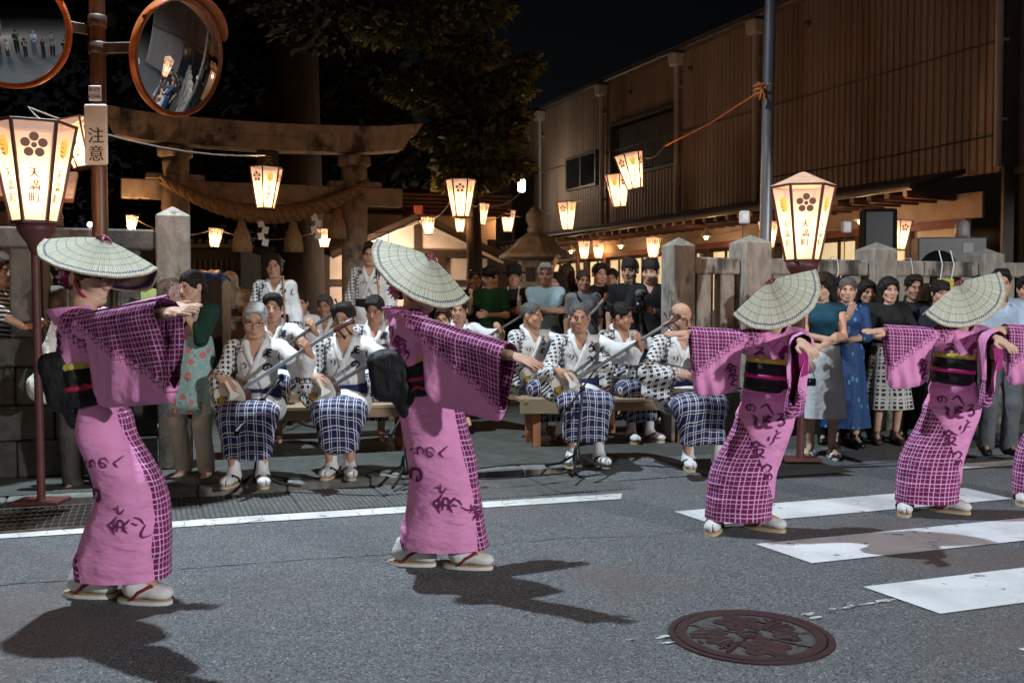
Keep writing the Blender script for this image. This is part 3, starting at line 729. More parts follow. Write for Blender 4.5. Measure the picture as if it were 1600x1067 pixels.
# small bulbs under the eave
bulb_m = emit('warm_bulb', (1.0, .66, .36), 22.0); fit_m = M('white_enamel', (.7, .66, .6), rough=.4)
for i, x in enumerate((1.35, 5.2, 8.3, 10.6, 12.9)):
    w_ = hall_o + FD*x + FN_*.62
    lp = thing('eaves_lamp', ('small white enamel lamp under the eave beside the speaker', 'white enamel lamp under the eave behind the tall grey pole', 'white enamel lamp under the eave above the two young men', 'white enamel lamp under the eave above the twin lanterns', 'farthest white enamel lamp under the long eave')[i], 'lamp', (w_.x, w_.y, 2.52), hall_rz, 'lamps under the long eave')
    MB().lathe([(.11, 0), (.09, .05), (.03, .09), (.015, .16)], n=16).build('shade', fit_m, lp); MB().ell((0, 0, -.01), (.035, .035, .045), 12).build('bulb', bulb_m, lp)
    light('bulb_light', 'POINT', (w_.x, w_.y, 2.36), 8, (1.0, .62, .34), shadow_soft_size=.05)
# cool white wall lamp far down the alley
wl_p = at(815, 289, 24.0); wlp = thing('alley_wall_lamp', 'bright white wall lamp glowing in the dark alley', 'lamp', wl_p)
MB().box((0, .08, 0), (.10, .08, .34), bev=.01).build('bracket', black_metal, wlp); MB().box((0, 0, -.02), (.17, .12, .30), bev=.03).build('glass', emit('white_lamp_glass', (1, .86, .66), 9), wlp)
light('wall_lamp_light', 'POINT', wl_p+Vector((0, -.3, 0)), 30, (1, .88, .7), shadow_soft_size=.08)
# dark house closing the alley
ah = thing('alley_house', 'unlit dark house closing the alley, one dim window low down', 'building', at(790, 600, 26)*1.0, R(8)); ah.location.z = PZ
MB().box((0, 2, 2.3), (7.0, 4, 4.6)).build('wall', M('dark_board_wall', (.045, .035, .03), (.03, .025, .02), 3, .8), ah); MB().box((0, 2, 4.75), (7.6, 5, .3), taper=.7).build('roof', tile_dark, ah)
o = MB().box((-1.2, -.02, .95), (.55, .05, 1.2)).build('window', M('greenish_curtain', (.30, .28, .12), rough=.9), ah); MB().box((-1.2, -.03, .3), (.7, .05, .06)).build('sill', wood_dark, o)
o = MB().box((.6, -.02, 2.85), (.8, .05, .9)).build('window', MATS['dark_window_glass'], ah); m = MB(); [m.box((.6+dx, -.05, 2.85), (.05, .04, .95)) for dx in (-.4, 0, .4)]; m.build('frame', trim_m, o)

# ---- shrine buildings behind the gate
s1 = thing('tiled_shrine_office', 'low building with a grey tiled roof and pale lit wall behind the sign pole', 'building', (at(235, 600, 19).x, 19, PZ), R(6))
MB().box((0, 1.6, 1.15), (3.4, 3, 2.3)).build('wall', M('blue_grey_plaster', (.28, .29, .32), (.22, .23, .26), 3, .9), s1)
for i in range(11):
    z0, y0 = 2.42+i*.085, -.55+i*.16
    m = MB(); m.box((0, y0, z0), (4.1, .19, .035), rot=Matrix.Rotation(R(26), 3, 'X')); m.build('tile_course', tile_dark, s1)
m = MB(); [m.tube([(-2.02+j*.135, -.68, 2.40), (-2.02+j*.135, -.58, 2.44)], .04, 8) for j in range(31)]; stuff(m.build('eaves_tile', M('pale_tile_end', (.32, .32, .33), rough=.7), s1))
MB().box((0, -.52, 2.33), (4.1, .06, .07)).build('fascia', plaster, s1)
for x in (-1.0, .3, 1.2):
    o = MB().box((x, .07, 1.6), (.7, .05, 1.0)).build('window', M('lattice_window', (.10, .11, .13), rough=.3), s1); m = MB(); [m.box((x-.35+j*.1, .03, 1.6), (.025, .03, 1.0)) for j in range(8)]; m.build('lattice', plaster, o)
wl2 = thing('office_lamp', 'small cool white lamp on the wall of the tiled building', 'lamp', at(141, 351, 18.2)); MB().ell((0, 0, 0), (.05, .05, .05), 10).build('bulb', emit('cool_bulb', (.75, .88, 1), 9), wl2); MB().box((0, .08, 0), (.08, .1, .12)).build('bracket', black_metal, wl2)
s2 = thing('white_store_shed', 'plain blue white shed wall glimpsed between the rope tassels', 'building', (at(385, 600, 22).x, 22, PZ)); MB().box((0, 1, 1.25), (1.6, 2, 2.5)).build('wall', M('pale_blue_wall', (.30, .36, .42), (.25, .30, .36), 2, .9), s2); MB().box((0, 1, 2.56), (1.9, 2.3, .1)).build('roof', tile_dark, s2); MB().box((.3, -.02, .95), (.7, .04, 1.7)).build('door', M('grey_steel_door', (.2, .23, .27), rough=.5), s2)

s3p = at(645, 600, 17.5); s3 = thing('shrine_porch', 'timber framed white shrine porch with red brown gabled roof', 'building', (s3p.x, 17.5, PZ), R(14))
MB().box((-.1, 1.7, 1.2), (3.5, .12, 2.4)).build('back_wall', M('cream_plaster', (.60, .52, .45), (.5, .42, .36), 2, .9), s3)
MB().box((-.1, 1.6, 2.72), (3.9, .20, .75)).build('upper_wall', MATS['cream_plaster'], s3)
for i in range(6): MB().box((-.1, 1.25-.02*i, 2.98+i*.07), (4.3, .35, .05), rot=Matrix.Rotation(R(20), 3, 'X')).build('roof_course', roof_red, s3)
for x in (-1.5, -.35, .55, 1.45): MB().box((x, .1, 1.2), (.13, .13, 2.4)).build('post', wood_dark, s3); 
for z in (1.15, 1.62, 2.12): MB().box((-.02, .1, z), (3.3, .10, .10)).build('beam', wood_dark, s3)
for x0, x1 in ((-1.42, -.43), (-.27, .47), (.63, 1.37)): 
    for z0, z1 in ((1.21, 1.56), (1.68, 2.06)): MB().box(((x0+x1)/2, .12, (z0+z1)/2), (x1-x0, .03, z1-z0)).build('panel', MATS['cream_plaster'], s3)
gx = .05
for s in (-1, 1):
    L = 1.62; a = R(25)
    for k in range(5): MB().box((gx+s*(L/2)*math.cos(a), -.25+.28*k, 2.80-(L/2)*math.sin(a)), (L, .27, .08), rot=Matrix.Rotation(s*a, 3, 'Y')).build('roof_board', roof_red, s3)
    MB().box((gx+s*(L/2)*math.cos(a), -.42, 2.73-(L/2)*math.sin(a)), (L, .06, .16), rot=Matrix.Rotation(s*a, 3, 'Y')).build('barge_board', wood_dark, s3)
    MB().box((gx+s*(L/2+.02)*math.cos(a), -.46, 2.65-(L/2)*math.sin(a)), (L, .02, .05), rot=Matrix.Rotation(s*a, 3, 'Y')).build('white_trim', plaster, s3)
MB().box((gx, .3, 2.86), (.16, 1.5, .18), bev=.02).build('ridge', M('red_ridge', (.28, .05, .03), rough=.5), s3)
MB().add([(gx-1.2, -.2, 2.14), (gx+1.2, -.2, 2.14), (gx, -.2, 2.72)], [(0, 1, 2)]).build('gable_panel', MATS['cream_plaster'], s3)
m = MB(); m.box((gx, -.23, 2.4), (.10, .05, .55)); m.build('gable_strut', wood_dark, s3); MB().box((gx, -.23, 2.12), (2.9, .10, .12)).build('tie_beam', wood_dark, s3)
light('added_porch_light', 'POINT', s3.location+Vector((-.3, -.9, 1.95)), 95, (1, .74, .52), shadow_soft_size=.1)  # made-up lamp light, added to brighten the porch
pl = thing('added_porch_lamp', 'added round lamp brightening the walls under the gabled porch roof', 'lamp', s3.location+Vector((-.3, -.9, 2.02))); MB().ell((0, 0, 0), (.05, .05, .06), 12).build('bulb', emit('added_porch_bulb', (1, .74, .5), 5), pl); MB().tube([(0, 0, .05), (0, 0, .4)], .008, 6).build('cord', black_metal, pl)  # bulb and cord added to carry that light

# ---- stone lantern, guardian lion
lan_stone = M('lantern_stone', (.20, .185, .165), (.13, .12, .105), 9, .9, bump=.4, c3=(.05, .05, .042), s3=3)
tp = at(836, 600, 17.0); tl = thing('stone_lantern', 'tall carved stone lantern with a wide curved hexagonal roof', 'stone lantern', (tp.x, 17.0, PZ), R(12))
H6 = dict(n=6, smooth=False, a0=R(30))
MB().lathe([(.50, 0), (.50, .22), (.40, .24), (.40, .40)], **H6).build('base', lan_stone, tl); MB().lathe([(.19, .40), (.165, .8), (.19, 1.2)], n=20).build('shaft', lan_stone, tl)
MB().lathe([(.22, 1.2), (.40, 1.36), (.42, 1.50), (.36, 1.52)], **H6).build('platform', lan_stone, tl)
fb = MB(); fb.lathe([(.29, 1.52), (.30, 1.98)], **H6); o = fb.build('fire_box', lan_stone, tl)
for k in range(6):
    a = R(60*k); MB().box((math.cos(a)*.262, math.sin(a)*.262, 1.75), (.025, .16, .24), rot=Matrix.Rotation(a, 3, 'Z')).build('opening', MATS['pit_black'], o)  # solid black boxes paint the dark inside of the fire box
MB().lathe([(.28, 1.98), (.66, 2.03), (.64, 2.09), (.45, 2.20), (.27, 2.38), (.13, 2.46)], **H6).build('roof', lan_stone, tl)
MB().lathe([(.11, 2.46), (.15, 2.52), (.10, 2.57), (.16, 2.68), (.15, 2.78), (.03, 2.92)], n=18).build('finial', lan_stone, tl)
kp = at(377, 600, 14.0); kl = thing('guardian_lion_statue', 'small stone guardian lion sitting on a stepped pedestal', 'statue', (kp.x, 14.0, PZ), R(10))
MB().box((0, 0, .22), (.8, .8, .44), bev=.015).build('pedestal_base', stone, kl); MB().box((0, 0, .72), (.56, .56, .56), bev=.015).build('pedestal', stone, kl); MB().box((0, 0, 1.04), (.66, .62, .08), bev=.015).build('pedestal_cap', stone, kl)
f = Field(); f.ell((.05, 0, 1.30), (.17, .12, .17), .05).ell((-.09, 0, 1.36), (.11, .115, .2), .05).ell((-.14, -.02, 1.60), (.12, .12, .12), .04).ell((-.23, -.04, 1.56), (.06, .07, .055), .03)
f.cap((-.13, -.07, 1.34), (-.17, -.07, 1.09), .04, .035, .02).cap((-.13, .07, 1.34), (-.17, .07, 1.09), .04, .035, .02).ell((.09, -.10, 1.17), (.12, .06, .09), .03).ell((.09, .1, 1.17), (.12, .06, .09), .03)
f.cap((.2, 0, 1.25), (.24, 0, 1.55), .05, .06, .03).ell((-.12, -.1, 1.68), (.03, .03, .04), .02).ell((-.12, .08, 1.68), (.03, .03, .04), .02).ell((-.2, -.075, 1.62), (.025, .02, .02), .01)
V, Q = f.mesh(.016, smooth=1); npmesh('lion', V, Q, stone, kl)
o = thing('blue_tarpaulin_crate', 'dark crate under a crumpled blue tarpaulin beside the gate post', 'crate', (at(318, 600, 12.8).x, 12.8, PZ)); MB().box((0, 0, .8), (.62, .4, 1.6), bev=.01).build('crate', wood_dark, o)
m = MB(); vs = []; fs = []
for i in range(9):
    for j in range(7): vs.append((-.33+.66*i/8, -.22+.44*j/6, 1.66+.05*math.sin(i*2.1+j)*math.cos(j*1.7)-(.10 if j in (0, 6) or i in (0, 8) else 0)))
fs = [(i*7+j, (i+1)*7+j, (i+1)*7+j+1, i*7+j+1) for i in range(8) for j in range(6)]; npmesh('tarpaulin', vs, fs, M('blue_tarp', (.02, .10, .33), (.015, .07, .25), 6, .4), o)

# ---- small brown booth at the left edge
bp = at(8, 600, 8.4); bt = thing('wooden_booth', 'dark wooden booth with plank doors and an orange eave beside the big lantern', 'booth', (bp.x, 8.4, PZ), RA)
MB().box((-.35, .5, 1.05), (1.3, .8, 2.1)).build('wall', wood_dark, bt)
for i in range(7): MB().box((-.87+i*.18, .085, 1.05), (.172, .03, 2.0+.004*(i % 2)), bev=.004).build('plank', wood_red if i % 3 == 1 else wood_dark, bt)
for i in range(4): MB().box((-.3, -.22+.17*i, 2.16+.075*i), (1.75, .20, .05), rot=Matrix.Rotation(R(22), 3, 'X'), bev=.008).build('roof_board', wood_orange, bt)
MB().box((-.33, .02, 1.98), (1.6, .10, .10)).build('beam', wood_red, bt)

# ================================================================== POLES, MIRRORS, SIGNS
pp = at(160, 600, 7.2); sp_ = thing('mirror_pole', 'rust stained brown steel pole carrying the two traffic mirrors', 'pole', (pp.x, 7.2, PZ))
MB().tube([(0, 0, 0), (.004, 0, 2.5), (.012, 0, 5.6)], .055, 20).build('pole', rust_pole, sp_)
for z in (3.05, 3.24): MB().lathe([(.060, 0), (.066, .01), (.066, .075), (.060, .085)], (.006, 0, z), 20).build('clamp', steel, sp_)
def arm(a, b, nm='bracket_arm'): 
    A, B = Vector(a), Vector(b); d = (B-A); x = d.normalized(); q = RM(x, Vector((0, 0, 1)).cross(x).normalized(), Vector((0, 0, 1))) if abs(x.z) < .2 else Matrix.Identity(3)
    MB().box((A+B)/2, (d.length, .03, .075), rot=q, bev=.006).build(nm, steel, sp_)
arm((.05, -.02, 3.09), (.34, -.10, 3.075)); arm((-.05, -.02, 3.22), (-.40, -.06, 3.275))
mirror_m, t, b = newmat('mirror_glass'); b.inputs['Base Color'].default_value = (.80, .80, .80, 1); b.inputs['Metallic'].default_value = 1; b.inputs['Roughness'].default_value = .015
def mirror(label, c, nrm, r):
    t_ = thing('traffic_mirror', label, 'traffic mirror', c, 0, 'traffic mirrors on the brown pole'); q = basis(nrm, (1, 0, .0)); 
    up = q.transposed() @ Vector((0, 0, 1)); a0 = math.atan2(up.y, up.x); q = q @ Matrix.Rotation(a0-PI/2, 3, 'Z')
    Rc = 2.3; prof = [(r*i/16, math.sqrt(Rc*Rc-(r*i/16)**2)-math.sqrt(Rc*Rc-r*r)) for i in range(17)]; prof[0] = (1e-5, prof[0][1])
    MB().lathe(prof[::-1], n=72, rot=q).build('mirror', mirror_m, t_)
    MB().lathe([(r-.004, .004), (r+.004, .018), (r+.013, .010), (r+.015, -.03), (r+.004, -.05)], n=72, rot=q).build('rim', orange_rim, t_)
    MB().lathe([(r+.003, -.05), (r*.6, -.11), (.08, -.14)], n=48, rot=q).build('back_shell', orange_rim, t_)
    vs, fs = [], []                          # visor over the upper rim
    for i in range(31):
        a = PI/2+R(62)*(-1+i/15); k = math.cos((i/15-1)*PI/2)**.5 if 0 < i < 30 else 0
        for rr, z in ((r+.020, -.02), (r+.030, .03+.10*k), (r+.025, .03+.10*k), (r+.016, -.0)): vs.append(q @ Vector((math.cos(a)*rr, math.sin(a)*rr, z)))
        if i: fs += [((i-1)*4+j, (i-1)*4+(j+1) % 4, i*4+(j+1) % 4, i*4+j) for j in range(4)]
    npmesh('visor', vs, fs, orange_rim, t_)
mirror('round orange rimmed convex mirror tilted towards the street on the pole bracket', at(281, 90, 7.05), (.90, -.43, -.24), .40)
mirror('round orange rimmed convex mirror cut by the photo edge, showing the crowd', at(14, 44, 7.05), (.16, -.97, -.20), .40)
sg = thing('caution_sign', 'white rust stained upright sign with two black characters on the mirror pole', 'sign', (pp.x+.006, 7.125, 0)); z0, z1 = at(162, 258, 7.12).z, at(162, 163, 7.12).z; wd = .165
MB().box((.01, 0, (z0+z1)/2), (wd, .025, z1-z0), bev=.012).build('panel', M('stained_white_enamel', (.62, .60, .56), (.55, .51, .45), 4, .5, c3=(.38, .20, .07), s3=5, t3=(.58, .78)), sg)
m = MB()
for ch, v in (('注', 212), ('意', 240)): write(m, ch, (.014, -.0145, at(162, v, 7.12).z), .118, (1, 0, 0), (0, 0, 1), bold=.012)
m.build('lettering', M('black_ink', (.02, .02, .022), rough=.6), sg)
tg = thing('pole_number_plate', 'small white plate with a five digit number on the mirror pole', 'sign', (pp.x+.008, 7.135, 0)); z0, z1 = at(162, 158, 7.13).z, at(162, 134, 7.13).z
MB().box((0, 0, (z0+z1)/2), (.092, .012, z1-z0), bev=.006).build('plate', M('white_plate', (.66, .66, .65), rough=.5), tg)
m = MB(); write(m, '富山市', (0, -.008, z0+(z1-z0)*.74), .028, (1, 0, 0), (0, 0, 1)); write(m, '60346', (0, -.008, z0+(z1-z0)*.28), .036, (1, 0, 0), (0, 0, 1), bold=.015); m.build('lettering', MATS['black_ink'], tg)
# grey pole with the orange rope
gp0 = at(1190, 600, 10.0); gp = thing('grey_steel_pole', 'tall grey steel pole behind the stone fence, tied with an orange rope', 'pole', (gp0.x, 10.0, PZ))
MB().tube([(0, 0, 0), (.03, 0, 2.5), (.075, .0, 6.0)], [.062, .060, .055], 18).build('pole', grey_pole, gp)
rope_m = M('orange_rope', (.50, .17, .05), (.38, .11, .03), 60, .8)
rope = thing('orange_rope', 'orange rope knotted round the grey pole and running down to the lantern string', 'rope', at(1190, 140, 9.92))
a = at(1191, 141, 9.93)-rope.location; b_ = at(1038, 229, 11.5)-rope.location
m = MB(); [m.lathe([(.066, z), (.078, z+.012), (.066, z+.024)], (a.x+.005, a.y+.075, a.z+z*.4), 14) for z in (-.03, 0, .03)]; m.build('coil', rope_m, rope)
MB().tube([a, a.lerp(b_, .5)+Vector((0, 0, -.04)), b_], .011, 6).build('line', rope_m, rope)
m = MB(); 
for p in ((-.06, -.02, .07), (.09, -.02, .05), (-.03, -.02, -.10), (.02, -.02, -.13)): m.tube([a, a+Vector(p)*.6+Vector((0, -.02, .02)), a+Vector(p)], .009, 6)
m.build('knot', rope_m, rope)
# street lamps that light the street (outside the frame, where their light comes from)
def street_lamp(label, P, foot, group='street lamps'):
    P = Vector(P); f0 = Vector((foot[0], foot[1], 0)); t_ = thing('street_lamp', label, 'street lamp', f0, 0, group)
    top = P-f0+Vector((0, 0, .22)); MB().tube([(0, 0, 0), (0, 0, top.z-.3), (top.x*.15, top.y*.15, top.z), (top.x, top.y, top.z)], .07, 12).build('pole', grey_pole, t_)
    MB().lathe([(.13, .0), (.24, .06), (.24, .07), (.10, .20)], P-f0+Vector((0, 0, .02)), 20).build('lamp_head', grey_pole, t_)
street_lamp('tall street lamp whose arm reaches over the mirror pole', BACK_LAMP, (-6.6, 8.9)); street_lamp('street lamp behind the watching crowd by the mirror side', FRONT_LAMP, (-6.4, -8.8)); street_lamp('street lamp behind the crossing side of the road', RIGHT_LAMP, (10.5, -5.0))

# ================================================================== LANTERNS
lp_m, t, b = newmat('lit_lantern_paper')
co = coord(t); q = t.new('ShaderNodeVectorMath', operation='SUBTRACT', inp={0: co}); q.inputs[1].default_value = (0, 0, .30)
ln = t.new('ShaderNodeVectorMath', operation='LENGTH'); t.l.new(stretch(t, q.outputs[0], (1, 1, .8)), ln.inputs[0])
g_ = t.ramp(ln.outputs['Value'], .36, .13); sz_ = t.new('ShaderNodeSeparateXYZ', inp={0: co}); low = t.ramp(sz_.outputs[2], .42, .02); nz = t.noise(stretch(t, co, (3, 3, 3)), 3, 4)
t.l.new(t.mix(g_, t.mix(low, (1, .56, .38), (1, .40, .17)), (1, .69, .40)), b.inputs['Emission Color'])
t.l.new(t.math('MULTIPLY', t.math('ADD', t.math('MULTIPLY', g_, .95), .44), t.math('ADD', t.math('MULTIPLY', nz, .35), .82)), b.inputs['Emission Strength'])
b.inputs['Base Color'].default_value = (.5, .42, .36, 1); b.inputs['Roughness'].default_value = .4
tr_ = t.new('ShaderNodeBsdfTransparent'); tr_.inputs[0].default_value = (1, .86, .68, 1); mx = t.new('ShaderNodeMixShader'); mx.inputs[0].default_value = .30; t.l.new(b.outputs[0], mx.inputs[1]); t.l.new(tr_.outputs[0], mx.inputs[2]); t.l.new(mx.outputs[0], t.n['Material Output'].inputs['Surface'])
ink_brown = M('brown_lantern_ink', (.06, .028, .022), rough=.7); ink_brown.node_tree.nodes['Principled BSDF'].inputs['Emission Color'].default_value = (.42, .20, .14, 1); ink_brown.node_tree.nodes['Principled BSDF'].inputs['Emission Strength'].default_value = .22
ink_gold = M('gold_lantern_ink', (.6, .25, .05), rough=.7); ink_gold.node_tree.nodes['Principled BSDF'].inputs['Emission Color'].default_value = (1, .47, .09, 1); ink_gold.node_tree.nodes['Principled BSDF'].inputs['Emission Strength'].default_value = .80
lan_wood = M('lantern_frame_wood', (.085, .028, .020), (.055, .018, .014), 8, .5)
RT, RB, LH = .285, .150, .70
def hexp(k, r, z, a0=0): a = R(60*k)+a0; return Vector((math.cos(a)*r, math.sin(a)*r, z))
_lm = {}
def lantern_meshes():
    if _lm: return _lm
    tmp = []
    fr = MB()
    for k in range(6): 
        A, B = hexp(k, RB, 0), hexp(k, RT, LH); d = (B-A).normalized(); x = Vector((math.cos(R(60*k)), math.sin(R(60*k)), 0)); x = (x-d*x.dot(d)).normalized()
        fr.box((A+B)/2, (.022, .022, (B-A).length), rot=RM(x, d.cross(x), d), bev=.003)
        for r, z, s in ((RB, .008, .024), (RT, LH-.006, .020)):
            A2, B2 = hexp(k, r, z), hexp(k+1, r, z); d2 = (B2-A2).normalized(); fr.box((A2+B2)/2, ((B2-A2).length+.012, s, s), rot=RM(d2, Vector((0, 0, 1)).cross(d2), Vector((0, 0, 1))), bev=.003)
    _lm['frame'] = fr.build('frame', lan_wood)
    pa = MB()
    A, B, C_, D = (hexp(0, RB-.006, .012), hexp(1, RB-.006, .012), hexp(1, RT-.006, LH-.012), hexp(0, RT-.006, LH-.012)); n = 6; vs = []; fs = []
    for i in range(n+1):
        for j in range(n+1): vs.append(A.lerp(B, j/n).lerp(D.lerp(C_, j/n), i/n))
    pa.add(vs, [(i*(n+1)+j, i*(n+1)+j+1, (i+1)*(n+1)+j+1, (i+1)*(n+1)+j) for i in range(n) for j in range(n)], 0, True); _lm['panel'] = pa.build('paper_panel', lp_m)
    mid0, mid1 = (A+B)/2, (C_+D)/2; yd = (mid1-mid0).normalized(); xd = (B-A).normalized()*-1; nr = xd.cross(yd)
    if nr.dot(mid0) < 0: xd = -xd; nr = xd.cross(yd)
    P = lambda s: mid0+(mid1-mid0)*s+nr*.004
    m = MB()
    def disc(c, rx, ry, mi, n=18): m.add([c+xd*(math.cos(2*PI*i/n)*rx)+yd*(math.sin(2*PI*i/n)*ry) for i in range(n)], [tuple(range(n))], mi)
    c = P(.76); disc(c, .019, .019, 0)
    for i in range(5): a = PI/2+2*PI*i/5; disc(c+xd*math.cos(a)*.058+yd*math.sin(a)*.058, .031, .031, 0)
    for i, ch in enumerate('天満町'): write(m, ch, P(.485-.125*i), .078, xd, yd, 0, bold=.034)
    _lm['plum'] = stuff(m.build('printed_crest', [ink_brown, ink_gold]))
    m = MB(); c = P(.76); disc(c+xd*.008, .050, .072, 1, 24)
    for i in range(4):
        y = .04-.03*i; m.add([c+nr*.002+xd*x+yd*yy for x, yy in ((-.048+.01*i, y+.006), (-.005+.006*i, y-.006), (.012, y-.012), (-.03, y-.004))], [(0, 1, 2, 3)], 0)
    for i, ch in enumerate('天満町'): write(m, ch, P(.485-.125*i), .078, xd, yd, 0, bold=.034)
    _lm['oval'] = stuff(m.build('printed_crest', [ink_brown, ink_gold]))
    _lm['bottom'] = MB().lathe([(.02, .0), (RB, .0), (RB, .012), (.02, .012)], n=6, smooth=False).build('base_board', lan_wood)
    _lm['roof'] = MB().lathe([(RT+.012, LH+.006), (RT*.5, LH+.075), (.03, LH+.13), (1e-5, LH+.135)], n=6, smooth=False).build('paper_roof', M('crinkled_roof_paper', (.55, .38, .27), (.42, .28, .2), 20, .6, bump=.5, bscale=30))
    _lm['roof'].data.materials[0].node_tree.nodes['Principled BSDF'].inputs['Emission Color'].default_value = (1, .52, .30, 1); _lm['roof'].data.materials[0].node_tree.nodes['Principled BSDF'].inputs['Emission Strength'].default_value = .22
    for k in list(_lm): o = _lm[k]; _lm[k] = o.data; bpy.data.objects.remove(o)
    return _lm
def lantern(label, loc, h, rz, group='hanging paper lanterns', post=None, roof=False, tilt=(0, 0), seed=0, watt=27):
    L = lantern_meshes(); t_ = thing('paper_lantern', label, 'lantern', loc, 0, group); s = h/LH; t_.scale = (s, s, s); t_.rotation_euler = (R(tilt[0]), R(tilt[1]), rz)
    link('frame', L['frame'], t_); link('base_board', L['bottom'], t_)
    for k in range(6):
        p = link('paper_panel', L['panel'], t_); p.rotation_euler = (0, 0, R(60*k)); stuff(link('printed_crest', L['plum' if (k+seed) % 2 else 'oval'], p))
    if roof: link('paper_roof', L['roof'], t_)
    bl = light('lantern_bulb', 'POINT', (0, 0, .30), watt, (1.0, .56, .26), shadow_soft_size=.04); bl.parent = t_
    return t_
# hexagon faces: panel k spans 60k..60k+60 degrees; a turn of 30 points a face down -y
lc = gnd(65, 785, PZ); zb = at(62, 350, lc.y).z; 
big1 = lantern('large lit six sided lantern on a red brown post behind the first dancer', (lc.x-.01, lc.y, zb), .625, R(27), 'large lanterns on posts', seed=1, watt=38)
m = MB().tube([(0, 0, 0), (-.01, 0, zb-PZ-.06)], .026, 12)
pt = thing('lantern_post', 'thin red brown post under the large lantern, foot on the drain grating', 'post', (lc.x, lc.y, PZ), 0, 'posts of the large lanterns'); m.build('pole', red_brown, pt)
MB().lathe([(.03, zb-PZ-.20), (.06, zb-PZ-.12), (.11, zb-PZ-.05), (.12, zb-PZ-.006)], n=20).build('socket', red_brown, pt); MB().box((0, 0, .012), (.30, .20, .024), bev=.005).build('foot_plate', red_brown, pt)
lc2 = gnd(1250, 719, PZ); zb2 = at(1250, 409, lc2.y).z
big2 = lantern('large lit six sided lantern on a red brown post above the woman in teal', (lc2.x, lc2.y, zb2), .60, R(-9), 'large lanterns on posts', roof=True, seed=1); big2.scale = (.88, .88, .86)
pt2 = thing('lantern_post', 'red brown post under the large lantern beside the woman in teal', 'post', (lc2.x, lc2.y, PZ), 0, 'posts of the large lanterns')
MB().tube([(0, 0, 0), (0, 0, zb2-PZ-.05)], .030, 12).build('pole', red_brown, pt2); MB().lathe([(.035, zb2-PZ-.20), (.07, zb2-PZ-.13), (.12, zb2-PZ-.05), (.13, zb2-PZ-.006)], n=20).build('socket', red_brown, pt2); MB().box((0, 0, .012), (.30, .20, .024), bev=.005).build('foot_plate', red_brown, pt2)
LAN = [  # u, v top, v bottom, turn, label, tilt
 (415, 262, 327, 30, 'bright lantern hanging from the middle of the torii beam', (0, 2)),
 (720, 281, 340, 0, 'tall lantern hanging beside the fir tree, nearest of its string', (0, 0)),
 (750, 318, 352, 10, 'small lantern just beyond the tall one by the fir tree', (0, 3)),
 (719, 337, 363, 25, 'tiny far lantern directly beneath the tall one by the fir tree', (0, 0)),
 (670, 339, 367, 15, 'small lantern before the ridge of the shrine porch', (0, -3)),
 (793, 329, 363, 35, 'lantern on the string between the fir tree and the stone lantern', (0, 2)),
 (824, 330, 352, 5, 'far lantern half hidden behind the stone lantern finial, fir tree side', (0, 0)),
 (846, 331, 352, 20, 'far lantern half hidden behind the stone lantern finial, hall side', (0, 0)),
 (887, 316, 360, 28, 'lantern hanging alone in front of the hall between the stone lantern and the pair', (0, -2)),
 (968, 272, 324, 33, 'lower lantern of the overlapping pair below the orange rope', (0, -6)),
 (993, 239, 296, 5, 'tilted upper lantern of the overlapping pair below the orange rope', (0, -12)),
 (913, 377, 405, 20, 'nearer of the twin lanterns under the long eave', (0, 0)),
 (935, 379, 404, 40, 'farther of the twin lanterns under the long eave', (0, 0)),
 (1020, 371, 403, 12, 'lantern under the long eave above the two young men', (0, 2)),
 (335, 357, 387, 35, 'low lantern hanging beside the guardian lion', (0, 6)),
 (507, 358, 387, 12, 'low lantern hanging beside the old cedar trunk', (0, 0)),
 (205, 337, 361, 30, 'low lantern above the block wall beyond the sign pole', (0, 5)),
 (1405, 345, 391, 5, 'lantern under the eave behind the black speaker', (0, 4)),
 (1200, 346, 388, 28, 'lantern under the eave close behind the tall grey pole', (0, 0))]
lan_pos = {}
for i, (u, v0, v1, rz, lab, tilt) in enumerate(LAN):
    h = .42; Y = F_PX*h/(v1-v0)
    if u in (1020, 913, 935): h = .36; Y = F_PX*h/(v1-v0)
    Y = {335: 13.2, 507: 14.5, 205: 11.6, 670: 15.2, 719: 15.4, 750: 15.9}.get(u, Y)
    if u == 1405: h = .40; Y = 13.0
    if u == 1200: Y = 15.0; h = .40
    p = at(u, v1, Y); h = at(u, v0, Y).z-p.z; lantern(lab, p, h, R(rz), tilt=tilt, seed=i); lan_pos[u] = p+Vector((0, 0, h))
p = at(133, 263, 7.9); lantern('tilted lantern peeping out behind the large one and the sign pole', p, at(133, 187, 7.9).z-p.z, R(12), tilt=(0, -13)); lan_pos[133] = p+Vector((0, 0, .4))
# strings the lanterns hang on
wire_m = M('pale_cable', (.35, .32, .28), rough=.6); 
def wire(label, pts, sag=.12, r=.008):
    P = [Vector(p) for p in pts]; out = []
    for a, b2 in zip(P[:-1], P[1:]): out += [a.lerp(b2, i/8)+Vector((0, 0, -sag*4*(i/8)*(1-i/8))) for i in range(8)]
    o = MB().tube(out+[P[-1]], r, 6).build('lantern_cable', wire_m); tag(o, label, 'cable', 'cables of the lantern strings')
wire('cable carrying the lanterns from the orange rope to the stone lantern', [at(1038, 229, 11.5), lan_pos[993], lan_pos[968], lan_pos[887], lan_pos[846]], .10)
wire('cable carrying the lanterns between the stone lantern and the fir tree', [lan_pos[846], lan_pos[824], lan_pos[793], lan_pos[719]], .15)
wire('cable from the tall lantern by the fir tree past the porch lantern', [lan_pos[793]+Vector((.3, -1, .3)), lan_pos[750], lan_pos[720], lan_pos[670]], .15)
wire('cable carrying the low lanterns behind the torii gate', [lan_pos[670], lan_pos[507], lan_pos[335], lan_pos[205]], .15)
